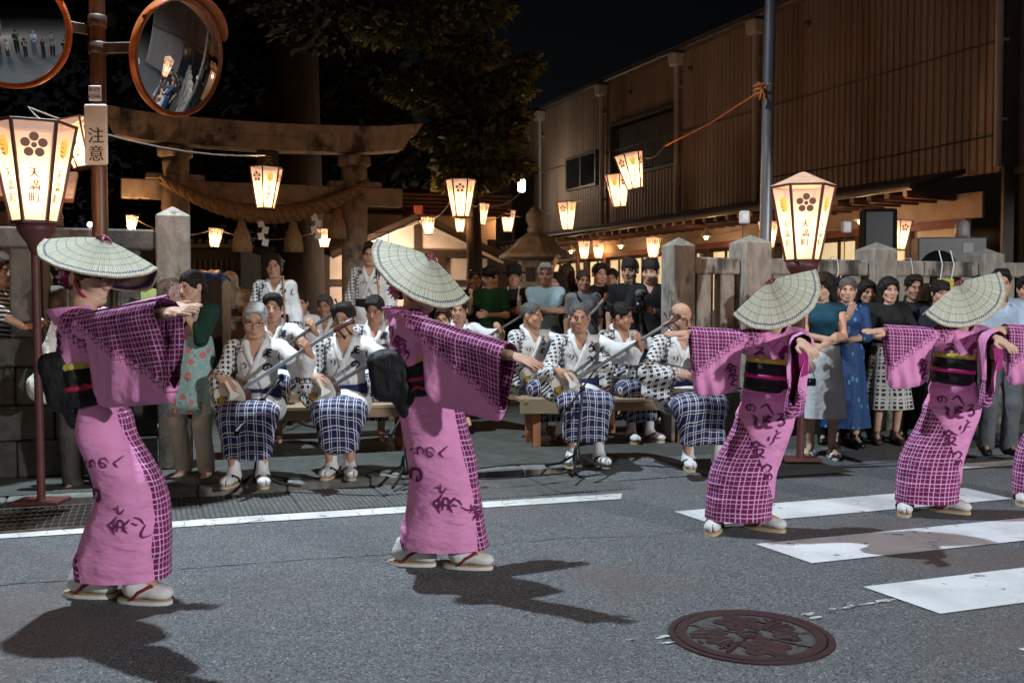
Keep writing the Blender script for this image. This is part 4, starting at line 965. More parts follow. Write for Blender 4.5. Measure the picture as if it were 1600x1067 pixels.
wire('cable from the torii beam to the sign pole side lantern', [lan_pos[415]+Vector((0, 0, .12)), lan_pos[415]+Vector((-1.5, -1.8, .25)), lan_pos[133]], .12)
wire('cable under the long eave with the twin lanterns', [lan_pos[1405], lan_pos[1200], lan_pos[1020], lan_pos[935], lan_pos[913]], .10, .006)
for u in (415,):
    o = MB().tube([lan_pos[u], lan_pos[u]+Vector((0, 0, .12))], .012, 6)
# ---- things on and behind the fence
sk = at(1368, 600, 11.3); spk = thing('loudspeaker', 'black loudspeaker box on a stand behind the stone fence', 'speaker', (sk.x, 11.3, PZ), R(-8)); za, zb_ = at(1368, 410, 11.3).z-PZ, at(1368, 328, 11.3).z-PZ
MB().box((0, 0, (za+zb_)/2), (.36, .34, zb_-za), bev=.015, taper=.96).build('cabinet', M('black_vinyl', (.007, .007, .007), (.004, .004, .004), 40, .85, bump=.2, spec=.15), spk); MB().box((-.02, -.172, (za+zb_)/2), (.29, .012, zb_-za-.07), bev=.004).build('grille', black_metal, spk); MB().tube([(0, 0, 0), (0, 0, za)], .018, 8).build('stand_pole', black_metal, spk)
ac = at(1478, 600, 12.2); acu = thing('air_conditioner_unit', 'grey outdoor air conditioner unit behind the stone fence', 'air conditioner', (ac.x, 12.2, PZ), R(-6)); za, zb_ = at(1478, 425, 12.2).z-PZ, at(1478, 372, 12.2).z-PZ; za -= .25
MB().box((0, 0, (za+zb_)/2), (.80, .30, zb_-za), bev=.015).build('casing', M('grey_appliance_paint', (.105, .10, .098), (.085, .08, .08), 5, .5), acu); MB().lathe([(.0001, .0), (.20, .0), (.21, -.01), (.215, .01)], (-.16, -.155, (za+zb_)/2-.04), 28, rot=Matrix.Rotation(PI/2, 3, 'X')).build('fan_grille', black_metal, acu); MB().box((.18, -.152, zb_-.13), (.12, .006, .12)).build('label_plate', M('grey_label', (.25, .24, .23), rough=.5), acu); MB().box((0, 0, za/2), (.7, .28, za), bev=.02).build('stand', stone_dark, acu)
cp = at(1503, 370, 12.3); o = thing('white_pipe_cap', 'rounded white cap standing on the air conditioner', 'cap', cp); MB().lathe([(.075, 0), (.085, .02), (.085, .15), (.05, .20), (1e-5, .21)], n=16).build('cap', M('white_plastic', (.33, .31, .30), rough=.45), o)
for (u, v0, v1, Y, lab) in ((1163, 330, 350, 9.75, 'small white sensor box on a thin rod above the broad fence post'), (1322, 346, 364, 10.6, 'small white sensor box on a thin rod beside the speaker')):
    p = at(u, v1, Y); o = thing('sensor_box', lab, 'sensor', p, 0, 'white sensor boxes'); hgt = at(u, v0, Y).z-p.z
    MB().box((0, 0, hgt/2), (.095, .07, hgt), bev=.01).build('box', M('white_plastic_box', (.5, .5, .5), rough=.4), o); MB().tube([(-.01, .02, 0), (-.012, .02, -.42)], .006, 6).build('rod', steel, o); MB().box((0, -.037, hgt*.5), (.05, .006, hgt*.5)).build('cover', MATS['white_plate'], o)
ys = at(1477, 470, 9.95); o = thing('yellow_notice', 'yellow notice with magenta print hung on the fence by white string', 'sign', ys, RA); MB().box((0, 0, .10), (.20, .006, .24)).build('board', M('yellow_board', (.55, .50, .06), rough=.5), o); m = MB(); write(m, '止', (-.03, -.0045, .17), .10, (1, 0, 0), (0, 0, 1), bold=.03); m.build('lettering', M('magenta_print', (.32, .02, .14), rough=.5), o)
for x in (-.07, .07): MB().tube([(x, 0, .21), (x*1.05, -.03, .36), (x*1.05, .02, .50)], .005, 6).build('string', paper, o)
str_m = M('white_string', (.6, .6, .55), rough=.8)
for u, lab in ((1411, 'white string looped over the fence rail beside the third post'), (1296, 'pale cord looped over the fence rail beside the large lantern')):
    e, Y = fy(u); p = road(e, FN, PZ); o = MB().tube([(0, -.09, -.18), (.02, -.10, -.02), (.03, -.06, .10), (.03, .02, .105), (.02, .11, .05)], .0045, 6).build('string_loop', str_m); o.location = (p.x, p.y, PZ+1.62); o.rotation_euler = (0, 0, RA); tag(o, lab, 'string', 'string loops on the fence')
# ================================================================== PEOPLE: materials
def skin_mat(name, c):
    m, t, b = newmat(name); co = coord(t)
    cc = t.mix(t.ramp(t.noise(co, 9, 3), .3, .7), c, (c[0]*.86, c[1]*.74, c[2]*.70)); t.l.new(cc, b.inputs['Base Color'])
    b.inputs['Roughness'].default_value = .58; b.inputs['Specular IOR Level'].default_value = .3; bn = t.new('ShaderNodeBump', inp={'Strength': .25, 'Distance': .004}); t.l.new(t.noise(co, 120, 3), bn.inputs['Height']); t.l.new(bn.outputs[0], b.inputs['Normal'])
    b.inputs['Subsurface Weight'].default_value = .0
    return m
SKIN = [skin_mat('skin_light', (.60, .385, .275)), skin_mat('skin_mid', (.53, .315, .215)), skin_mat('skin_tan', (.45, .255, .165))]
LIP = M('lips', (.36, .17, .125), rough=.45)
def hair_mat(name, c, c2):
    m, t, b = newmat(name); co = coord(t); n = t.noise(stretch(t, co, (60, 60, 8)), 2.2, 3); b.inputs['Specular IOR Level'].default_value = .18
    t.l.new(t.mix(t.ramp(n, .35, .65), c, c2), b.inputs['Base Color']); b.inputs['Roughness'].default_value = .6
    bn = t.new('ShaderNodeBump', inp={'Strength': .7, 'Distance': .006}); t.l.new(n, bn.inputs['Height']); t.l.new(bn.outputs[0], b.inputs['Normal'])
    return m
HAIR = {'black': hair_mat('black_hair', (.010, .008, .008), (.022, .018, .016)), 'brown': hair_mat('brown_hair', (.030, .017, .011), (.06, .034, .02)), 'grey': hair_mat('grey_hair', (.26, .25, .24), (.40, .39, .37)), 'dark_grey': hair_mat('salt_hair', (.05, .045, .042), (.13, .12, .11))}
EYEW = M('eye_white', (.60, .56, .52), rough=.25); EYEB = M('eye_dark', (.012, .008, .006), rough=.15)
def cloth(name, c, c2=None, scale=3.0, rough=.82, wr=.5, wsc=9.0, c3=None, s3=6, t3=(.52, .6), sc=(1, 1, .35)):
    m, t, b = newmat(name); co = coord(t); cc = (*c, 1)
    c2 = c2 or tuple(x*.86 for x in c)
    cc = t.mix(t.ramp(t.noise(co, scale, 4), .3, .7), c, c2)
    if c3: cc = t.mix(t.ramp(t.noise(co, s3, 5, .6), *t3), cc, c3)
    t.l.new(cc, b.inputs['Base Color']); b.inputs['Roughness'].default_value = rough; b.inputs['Specular IOR Level'].default_value = .25
    cloth_bump(t, b, co, wr, wsc, sc); return m
def cloth_bump(t, b, co, wr, wsc, sc=(1, 1, .35)):
    n1 = t.noise(stretch(t, co, sc), wsc, 3, .5); n2 = t.noise(co, 190, 2)
    n3 = t.noise(stretch(t, co, (sc[0], sc[1], 1.0)), wsc*2.7, 2, .4); h = t.math('ADD', t.math('ADD', n1, t.math('MULTIPLY', n2, .02)), t.math('MULTIPLY', n3, .30)); bn = t.new('ShaderNodeBump', inp={'Strength': wr, 'Distance': .045}); t.l.new(h, bn.inputs['Height']); t.l.new(bn.outputs[0], b.inputs['Normal'])
def plaid(name, base, dark, pu=.06, pv=.06, wl=.16, band=.05, jag=.03, third=True, wr=.5, wsc=9.0, line=None, bsc=(1, 1, .35)):
    """woven lattice: pale pairs of lines on a dark ground where 'mask' > 0; dark lattice lines trail out into the plain cloth"""
    m, t, b = newmat(name); co = coord(t); line = line or base
    uv = t.new('ShaderNodeUVMap').outputs[0]; s = t.new('ShaderNodeSeparateXYZ', inp={0: uv}); mk = t.new('ShaderNodeAttribute', attribute_name='mask').outputs['Fac']
    wob = t.math('MULTIPLY', t.math('SUBTRACT', t.noise(uv, 7, 3), .5), .22)
    def lines(x, p):
        f1 = t.math('FRACT', t.math('ADD', t.math('DIVIDE', x, p), wob)); a = t.math('LESS_THAN', f1, wl)
        f2 = t.math('FRACT', t.math('ADD', t.math('ADD', t.math('DIVIDE', x, p), wob), .70)); a2 = t.math('LESS_THAN', f2, wl*.75)
        f3 = t.math('FRACT', t.math('ADD', t.math('ADD', t.math('DIVIDE', x, p), wob), .36)); a3 = t.math('LESS_THAN', f3, wl*.55)
        return t.math('MAXIMUM', t.math('MAXIMUM', a, a2), a3) if third else t.math('MAXIMUM', a, a2)
    L = t.math('MAXIMUM', lines(s.outputs[0], pu), lines(s.outputs[1], pv))
    base2 = t.mix(t.ramp(t.noise(co, 4, 4), .3, .7), base, tuple(x*.90 for x in base)); dk = t.mix(t.ramp(t.noise(co, 9, 4), .3, .7), dark, tuple(x*.7 for x in dark))
    inside = t.mix(L, dk, (*line, 1)); outer = t.mix(t.math('MULTIPLY', L, t.math('GREATER_THAN', mk, -band)), base2, dk)
    mj = t.math('ADD', mk, t.math('MULTIPLY', t.math('SUBTRACT', t.noise(uv, 26, 2), .5), jag))
    t.l.new(t.mix(t.math('GREATER_THAN', mj, 0.0), outer, inside), b.inputs['Base Color'])
    b.inputs['Roughness'].default_value = .8; b.inputs['Specular IOR Level'].default_value = .25; cloth_bump(t, b, co, wr, wsc, bsc); return m

# ================================================================== PEOPLE: anatomy
HANDS = {}
def hand_template(kind):
    """wrist at the origin, fingers along +x, thumb towards +y, back of the hand +z"""
    if kind in HANDS: return HANDS[kind]
    f = Field()
    f.cap((-.03, 0, 0), (.02, 0, 0), .024, .026, .012, sc=(1, 1, 1.25)); f.ell((.045, .002, 0), (.050, .040, .0145), .014)
    f.cap((.02, .02, -.006), (.07, .028, -.004), .013, .012, .012)
    curl, spread, thumb = {'flat': (.05, .06, .25), 'relax': (.22, .05, .35), 'grip': (.92, .02, .8), 'palm_up': (-.04, .09, .2), 'pluck': (.55, .03, .6)}[kind]
    for y, L, r, q in ((.028, .070, .0088, 1.6), (.0095, .078, .0090, .4), (-.0095, .072, .0086, -.6), (-.0275, .056, .0078, -1.7)):
        p = Vector((.083, y, 0)); a = -curl*.55
        for s, k in ((.48, 1.0), (.30, 1.25), (.25, .9)):
            d = Vector((math.cos(a), spread*q*math.cos(a), math.sin(a))).normalized(); e = p+d*(L*s); f.cap(p, e, r, r*.93, .005); p = e; a -= curl*k; r *= .93
    p = Vector((.018, .030, -.004)); d1 = Vector((.62, .62, -.30*thumb*2)).normalized(); e = p+d1*.036; f.cap(p, e, .0125, .0105, .010)
    d2 = Vector((.92, .30-.35*thumb, -.35*thumb)).normalized(); e2 = e+d2*.030; f.cap(e, e2, .0103, .0092, .005); e3 = e2+Vector((.95, .10-.3*thumb, -.3*thumb)).normalized()*.024; f.cap(e2, e3, .0092, .0078, .005)
    HANDS[kind] = f.mesh(.0042, smooth=0); return HANDS[kind]
def ik(a, c, l1, l2, hint):
    a, c = Vector(a), Vector(c); d = c-a; L = d.length
    if L > (l1+l2)*.995: c = a+d*((l1+l2)*.995/L); d = c-a; L = d.length
    x = (l1*l1-l2*l2+L*L)/(2*L); h = math.sqrt(max(0, l1*l1-x*x)); n = d/L; hv = Vector(hint); hv = (hv-n*hv.dot(n)).normalized()
    return a+n*x+hv*h, c
def skeleton(sit=False, lean=0, side=0, head=(0, 0, 0), arms=None, legs=None, female=False, stoop=0):
    J = {'female': female}; pz = .52 if sit else .92; pel = Vector((0, 0, pz)); Rl = Matrix.Rotation(R(lean), 3, 'X') @ Matrix.Rotation(R(side), 3, 'Y')
    U = lambda x, y, z: pel+Rl @ Vector((x, y, z))
    J['pel'] = pel; J['Rl'] = Rl; J['belly'] = U(0, .0, .17); J['chest'] = U(0, .0, .34); J['neck'] = U(0, .018, .50); J['hc'] = U(0, -.012, .635) + Vector((0, -.02*stoop, -.01*stoop)); sw = .150 if female else .166
    J['Rh'] = Matrix.Rotation(R(head[0]), 3, 'Z') @ Matrix.Rotation(R(head[1]), 3, 'X') @ Matrix.Rotation(R(head[2]), 3, 'Y')
    arms = arms or {}; legs = legs or {}
    for s, k in ((-1, 'R'), (1, 'L')):
        sh = U(s*sw, .012, .435); J['sh'+k] = sh
        A = arms.get(k, {}); w = Vector(A.get('to', sh+Vector((s*.05, -.05, -.52)))); hint = A.get('hint', (s*.6, .7, -.3))
        el, w = ik(sh, w, .275, .245, hint); J['el'+k] = el; J['wr'+k] = w; d = (w-el).normalized()
        hd = Vector(A.get('dir', d)); up = Vector(A.get('back', (s*.8, -.3, 0.2))); J['hand'+k] = (A.get('pose', 'relax'), hd.normalized(), up)
        hip = pel+Vector((s*.088, 0, -.02)); J['hip'+k] = hip; G = legs.get(k, {})
        if sit: an = Vector(G.get('to', (s*.10, -.43, .085))); hint = G.get('hint', (s*.12, -1, .6))
        else: an = Vector(G.get('to', (s*.095, .02, .085))); hint = G.get('hint', (s*.1, -1, 0))
        kn, an = ik(hip, an, .425, .405, hint); J['kn'+k] = kn; J['an'+k] = an; J['toe'+k] = an+Vector(G.get('toe', (s*.035, -.145, -.050)))
    return J
def torso(f, J, g=0.0, k=.05, lower=True):
    Q = np.array(J['Rl']); fm = J['female']
    if lower: f.ell(J['pel']+Vector((0, .005, .01)), (.155+g, .108+g, .12+g), k, rot=Q)
    f.ell(J['belly'], ((.118 if fm else .135)+g, .092+g, .15+g), k, rot=Q); f.ell(J['chest']+J['Rl'] @ Vector((0, .004, .0)), ((.138 if fm else .160)+g, .105+g, .165+g), k, rot=Q)
    if fm: 
        for s in (-1, 1): f.ell(J['chest']+J['Rl'] @ Vector((s*.065, -.085, -.01)), (.055+g*.8, .05+g*.8, .055+g*.8), .04)
    f.cap(J['shR'], J['shL'], .043+g*.8, None, k)
HEADN = [0]
def head(f, J, k=.012):
    Q = J['Rh']; hc = J['hc']; q = np.array(Q); fm = J['female']; HEADN[0] += 1; g = random.Random(HEADN[0]*17+3); wx, jz, nz, ck = g.uniform(.93, 1.06), g.uniform(.93, 1.08), g.uniform(.85, 1.2), g.uniform(.85, 1.15)
    T = lambda x, y, z: hc+Q @ Vector((x*(wx if z < 0 else 1), y, z*(jz if z < -.05 else 1)))
    f.ell(T(0, .014, .036), (.077, .096, .085), k, rot=q); f.ell(T(0, -.030, -.040), (.060 if fm else .063, .064, .080), .025, rot=q); f.ell(T(0, -.066, -.098), (.027, .024, .020), .025, rot=q)
    f.cap(T(-.056, -.01, -.055), T(-.024, -.060, -.100), .019, .014, .025); f.cap(T(.056, -.01, -.055), T(.024, -.060, -.100), .019, .014, .025)
    for s in (-1, 1):
        f.ell(T(s*.047, -.060, -.030), (.024*ck, .022*ck, .022), .02, rot=q)                              # cheekbone
        f.ell(T(s*.031, -.101, .003), (.021, .016, .012), .012, -1, rot=q)                          # eye socket
        f.cap(T(s*.014, -.087, .021), T(s*.047, -.076, .021), .008, .007, .010)                    # brow
        f.ell(T(s*.079, .018, -.008), (.011, .021, .033), .008, rot=q)                              # ear
    f.cap(T(0, -.086, .012), T(0, -.107, -.030), .0075*nz, .0115*nz, .010); f.ell(T(0, -.103, -.036), (.0175*nz, .012, .0095), .006, rot=q)
    f.ell(T(0, -.090, -.066), (.023, .0115, .0062), .004, rot=q); f.ell(T(0, -.088, -.0785), (.020, .0115, .0070), .004, rot=q)
    f.cap(T(-.024, -.1035, -.0722), T(.024, -.1035, -.0722), .0022, .0022, .003, -1)
    f.cap(T(0, .022, -.055), J['neck']-Vector((0, 0, .03)), .050 if fm else .056, .058 if fm else .066, .03)
def limb_f(f, J, names, radii, k=.03, t1=1.0, dz=0):
    for (a, b), (ra, rb) in zip(zip(names[:-1], names[1:]), radii): f.cap(J[a], J[b], ra, rb, k)
def add_hand(V, Q, J, k, s=1.0):
    kind, d, up = J['hand'+k]; hv, hq = hand_template(kind); x = d.normalized(); z = up-x*up.dot(x); z.normalize(); y = z.cross(x); sg = 1 if k == 'L' else -1
    # thumb is on +y of the template; a right hand is the mirror image
    hv = hv*s; W = np.outer(hv[:, 0], x)+np.outer(hv[:, 1]*(-sg), y)+np.outer(hv[:, 2], z)+np.array(J['wr'+k])
    o = len(V); return np.concatenate([V, W]), np.concatenate([Q, hq+o])
def body(root, J, skin, near=True, feet=True):
    f = Field(); torso(f, J, 0)
    head(f, J)
    for k in 'RL':
        limb_f(f, J, ['sh'+k, 'el'+k, 'wr'+k], [(.046, .037), (.039, .026)], .03); limb_f(f, J, ['hip'+k, 'kn'+k, 'an'+k], [(.080, .052), (.052, .032)], .03)
        f.cap(J['an'+k], J['toe'+k], .032, .021, .02)
    hc = J['hc']; hf = .0065 if near else .0085; fine = [(hc[i]-(.10, .125, .135)[i], hc[i]+(.10, .12, .135)[i]) for i in range(3)]
    V, Q = f.mesh(.020, fine=fine, hf=hf)
    C = V[Q].mean(1)-np.array(hc); C = C @ np.array(J['Rh']); mi = ((np.abs(C[:, 0]) < .022) & (C[:, 1] < -.084) & (C[:, 2] < -.0600) & (C[:, 2] > -.088)).astype(int)
    n0 = len(Q)
    for k in 'RL': V, Q = add_hand(V, Q, J, k, .98 if not J['female'] else .92)
    return npmesh('body', V, Q, [skin, LIP], root, mi=np.concatenate([mi, np.zeros(len(Q)-n0, int)]))
# ---- hair, eyes, brows, glasses: made once in head space, shared
PARTS = {}
def hair_mesh(style):
    if ('hair', style) in PARTS: return PARTS['hair', style]
    f = Field(); face = lambda dy=0, z=-.035, rz=.085: f.ell((0, -.105+dy, z), (.073, .075, rz), .012, -1)
    if style in ('short', 'crew', 'fringe', 'side'):
        g = {'short': .010, 'crew': .003, 'fringe': .013, 'side': .010}[style]
        f.ell((0, .016, .040), (.080+g, .099+g, .087+g), .02)
        if style == 'short':
            for x in (-.05, -.02, .012, .045): f.cap((x*.8, -.02, .112), (x, -.078, .085), .026, .018, .015)
        if style == 'side': f.ell((.02, -.05, .098), (.065, .05, .036), .03); f.ell((-.05, -.05, .085), (.03, .04, .03), .03)
        face(-.004 if style != 'fringe' else 0, -.020, .098 if style != 'fringe' else .074); f.ell((.030, -.112, .052), (.022, .03, .034), .01, -1); f.ell((-.034, -.112, .045), (.020, .03, .03), .01, -1); f.box((0, -.02, -.118), (.4, .5, .15), .02, -1)
        f.box((0, -.11, -.05), (.30, .15, .12), .02, -1)
        if style == 'fringe':
            for x in (-.045, -.018, .012, .042): f.cap((x, -.045, .10), (x+.010, -.094, .040+.25*abs(x)*.2), .026, .010, .012)
        for s in (-1, 1): f.ell((s*.085, .012, -.010), (.02, .022, .030), .008, -1)
    elif style == 'bald':
        f.ell((0, .022, .020), (.0845, .100, .076), .02); f.ell((0, -.05, .09), (.078, .13, .075), .015, -1); face(0, -.02, .09); f.box((0, -.02, -.128), (.4, .5, .15), .02, -1); f.box((0, -.11, -.03), (.30, .14, .30), .015, -1)
        for s in (-1, 1): f.ell((s*.085, .012, -.010), (.02, .022, .030), .008, -1)
    elif style in ('bob', 'long', 'medium'):
        zb = {'bob': -.09, 'long': -.21, 'medium': -.13}[style]
        f.ell((0, .018, .040), (.094, .112, .098), .02); f.cap((0, .045, 0), (0, .055, zb), .098, .088, .03, sc=(1, 1.25, 1))
        for s in (-1, 1): f.cap((s*.074, .0, .02), (s*.082, .012, zb+.01), .030, .028, .03)
        f.ell((0, -.110, -.035), (.060, .085, .104), .012, -1); f.ell((.02, -.070, .074), (.055, .036, .024), .02)
        f.cap((0, .0, -.20), (0, .01, -.06), .048, .05, .01, -1)
    elif style in ('bun', 'tied'):
        f.ell((0, .018, .040), (.087, .106, .094), .02); f.ell((0, -.105, -.03), (.074, .075, .083), .012, -1); f.box((0, -.02, -.125), (.4, .5, .15), .02, -1)
        for s in (-1, 1): f.ell((s*.085, .010, -.012), (.02, .024, .030), .008, -1)
        f.ell((0, .115, .02) if style == 'bun' else (0, .105, -.03), (.05, .045, .05), .02)
    V, Q = f.mesh(.0082, smooth=1, noise=lambda X, Y, Z: .0036*np.sin(110*X+25*np.sin(22*Z)+30*Y)*np.sin(75*Y+24*Z+9*np.sin(40*X))+.002*np.sin(170*X+60*Z))
    o = npmesh('hair', V, Q, [HAIR['black']]); me = o.data; bpy.data.objects.remove(o); PARTS['hair', style] = me; return me
def part_mesh(kind):
    if kind in PARTS: return PARTS[kind]
    m = MB()
    if kind == 'eye':
        m._ell((0, 0, 0), (.0142, .010, .0056), 14, 8, 0, None); m._ell((0, -.0062, .0006), (.0062, .0055, .0056), 12, 6, 1, None); m.tube([(-.016, .001, .001), (-.008, -.0085, .0062), (.002, -.0105, .0068), (.010, -.0075, .0056), (.017, .003, .0005)], [.0012, .0022, .0024, .0022, .0012], 6, 1)
        o = m.build('eye', [EYEW, EYEB])
    elif kind == 'brow':
        m.tube([(-.020, .0, -.003), (-.006, -.003, .003), (.010, -.001, .004), (.022, .007, -.001)], [.0020, .0042, .0040, .0012], 6, 0, flat=.5); o = m.build('eyebrow', [HAIR['black']])
    elif kind == 'glasses':
        for s in (-1, 1):
            m.tube([(s*.033+math.cos(a)*.024, -.108-.0*math.sin(a)+.008*abs(math.cos(a)), -.002+math.sin(a)*.0165) for a in [2*PI*i/18 for i in range(19)]], .0016, 6, cap=False)
            m.tube([(s*.057, -.098, .004), (s*.076, -.04, .006), (s*.082, .02, .004), (s*.080, .035, -.012)], .0018, 6)
        m.tube([(-.010, -.106, .002), (0, -.110, .005), (.010, -.106, .002)], .0016, 6); o = m.build('glasses', [black_metal])
    me = o.data; bpy.data.objects.remove(o); PARTS[kind] = me; return me
def on_head(root, J, name, me, pos=(0, 0, 0), rot=None, mat=None):
    o = link(name, me, root); o.matrix_local = Matrix.Translation(J['hc']+J['Rh'] @ Vector(pos)) @ (J['Rh'] @ (rot or Matrix.Identity(3))).to_4x4()
    if mat is not None: o.material_slots[0].link = 'OBJECT'; o.material_slots[0].material = mat
    return o
def face_parts(root, J, hair, hcol='black', glasses=False, eyes=True):
    if hair: on_head(root, J, 'hair', hair_mesh(hair), mat=HAIR[hcol])
    if eyes:
        for s in (-1, 1):
            on_head(root, J, 'eye', part_mesh('eye'), (s*.0315, -.0815, .0035)); e = on_head(root, J, 'eyebrow', part_mesh('brow'), (s*.032, -.0905, .024), Matrix.Rotation(0, 3, 'Z') if s > 0 else Matrix.Rotation(R(180), 3, 'Z') @ Matrix.Rotation(R(180), 3, 'X'), HAIR['dark_grey' if hcol == 'grey' else 'black'])
            if s < 0: e.matrix_local = Matrix.Translation(J['hc']+J['Rh'] @ Vector((s*.032, -.0905, .024))) @ J['Rh'].to_4x4() @ Matrix.Diagonal((-1, 1, 1, 1))
    if glasses: on_head(root, J, 'glasses', part_mesh('glasses'))
# ---- clothes
def folds(a=.005, fz=16, fx=14, seed=0):
    s = seed*1.7
    return lambda X, Y, Z: a*np.sin(fx*X+3*np.sin(6*Z+s)+s)*np.sin(fz*Z*.6+5*Y+2*np.sin(5*X+s)+s*2)
def shirt(root, J, mat, sleeve='short', g=.016, name='shirt', hem=None, neck=.066, vneck=False, seed=0, tuck=False, h=.0125):
    f = Field(); torso(f, J, g, lower=not tuck)
    if hem is not None: f.cap(J['pel']+Vector((0, 0, .02)), J['pel']+Vector((0, 0, -hem)), .15+g, .16+g, .06, sc=(1, 1.35, 1))
    for k in 'RL':
        s, e, w = J['sh'+k], J['el'+k], J['wr'+k]
        if sleeve == 'short': f.cap(s, s.lerp(e, .70), .052+g*.4, .052+g*.4, .035)
        elif sleeve == 'half': f.cap(s, e, .06+g*.4, .05+g*.4, .035); f.cap(e, e.lerp(w, .15), .05+g*.4, .05, .03)
        elif sleeve == 'rolled': f.cap(s, e, .058+g*.4, .050+g*.4, .035); f.cap(e, e.lerp(w, .30), .049+g*.4, .046, .03)
        elif sleeve == 'long': f.cap(s, e, .056+g*.4, .048+g*.4, .035); f.cap(e, e.lerp(w, .94), .047+g*.4, .036+g*.3, .03)
        elif sleeve == 'none': f.ell(s, (.05+g*.5,)*3, .03)
    f.cap(J['neck']+Vector((0, -.01, .04)), J['neck']+Vector((0, -.005, -.005)), neck, neck*.95, .012, -1)
    if vneck: f.cap(J['neck']+Vector((0, -.085, .02)), J['chest']+J['Rl'] @ Vector((0, -.145, .02)), .05, .012, .012, -1)
    if sleeve == 'none': 
        for k in 'RL': 
            d = (J['el'+k]-J['sh'+k]).normalized(); f.cap(J['sh'+k]+d*.10+Vector(((-1 if k == 'R' else 1)*.035, 0, 0)), J['sh'+k]+d*.24+Vector(((-1 if k == 'R' else 1)*.03, 0, 0)), .055, .055, .012, -1)
    V, Q = f.mesh(h, noise=folds(.0042, seed=seed)); return npmesh(name, V, Q, mat, root)
def trousers(root, J, mat, g=.016, legw=.014, cut=1.0, seed=0, name='trousers', h=.014):
    f = Field(); f.ell(J['pel']+Vector((0, .005, 0)), (.158+g, .112+g, .125+g), .05, rot=np.array(J['Rl']))
    for k in 'RL':
        f.cap(J['hip'+k], J['kn'+k], .085+g, .058+g, .04); e = J['kn'+k].lerp(J['an'+k], cut); f.cap(J['kn'+k], e, .058+g, .045+g+legw*.5, .03)
    V, Q = f.mesh(h, noise=folds(.005, 20, seed=seed)); return npmesh(name, V, Q, mat, root)
def loftm(name, rings, mats, root, n=72, fold=0.0, nf=9, uv=True, mask=None, ph=0.0, cap_top=True, fold2=None, expo=2.0):
    """rings: (centre, rx, ry) or with a yaw; folds grow downwards"""
    V = []; UV = []; k = len(rings); arc = 0
    for i, rg in enumerate(rings):
        c = Vector(rg[0]); rx, ry = rg[1], rg[2]; yaw = rg[3] if len(rg) > 3 else 0; t = i/(k-1)
        if i: arc += (c-Vector(rings[i-1][0])).length
        for j in range(n):
            a = 2*PI*j/n; w = 1+fold*t*math.sin(nf*a+ph+1.3*math.sin(2*a))+(fold2(a, t) if fold2 else 0)
            ca, sa = math.cos(a), math.sin(a); e = 2/expo
            x = math.copysign(abs(ca)**e, ca)*rx*w; y = math.copysign(abs(sa)**e, sa)*ry*w
            V.append((c.x+x*math.cos(yaw)-y*math.sin(yaw), c.y+x*math.sin(yaw)+y*math.cos(yaw), c.z)); UV.append((a/(2*PI), arc))
    Q = [(i*n+j, i*n+(j+1) % n, (i+1)*n+(j+1) % n, (i+1)*n+j) for i in range(k-1) for j in range(n)]
    V = np.array(V); UV = np.array(UV)
    return V, Q, UV
def interp(keys, n):
    """smooth rings through keys [(z, values...)] -> n rows"""
    K = np.array(keys, float); t = np.linspace(0, 1, len(K)); s = np.linspace(0, 1, n); out = []
    for c in range(K.shape[1]):
        y = K[:, c]; r = []
        for x in s:
            i = min(int(x*(len(K)-1)), len(K)-2); u = x*(len(K)-1)-i; p0, p1, p2, p3 = y[max(i-1, 0)], y[i], y[i+1], y[min(i+2, len(K)-1)]
            r.append(.5*(2*p1+(p2-p0)*u+(2*p0-5*p1+4*p2-p3)*u*u+(3*p1-p0-3*p2+p3)*u**3))
        out.append(r)
    return np.array(out).T
def skirt(root, J, mat, zt, zb, r0=(.15, .115), r1=(.22, .17), fold=.05, nf=10, name='skirt', ph=0.):
    keys = [(zt, *r0), (zt-(zt-zb)*.3, r0[0]+.03, r0[1]+.03), (zb, *r1)]; rows = interp(keys, 14)
    V, Q, UV = loftm(name, [((J['pel'].x, J['pel'].y, z), a, b_) for z, a, b_ in rows], None, root, fold=fold, nf=nf, ph=ph)
    UV2 = np.stack([UV[:, 0]*2*PI*.18, UV[:, 1]], 1); return npmesh(name, V, Q, mat, root, uv=UV2, attr={'mask': np.ones(len(V))})
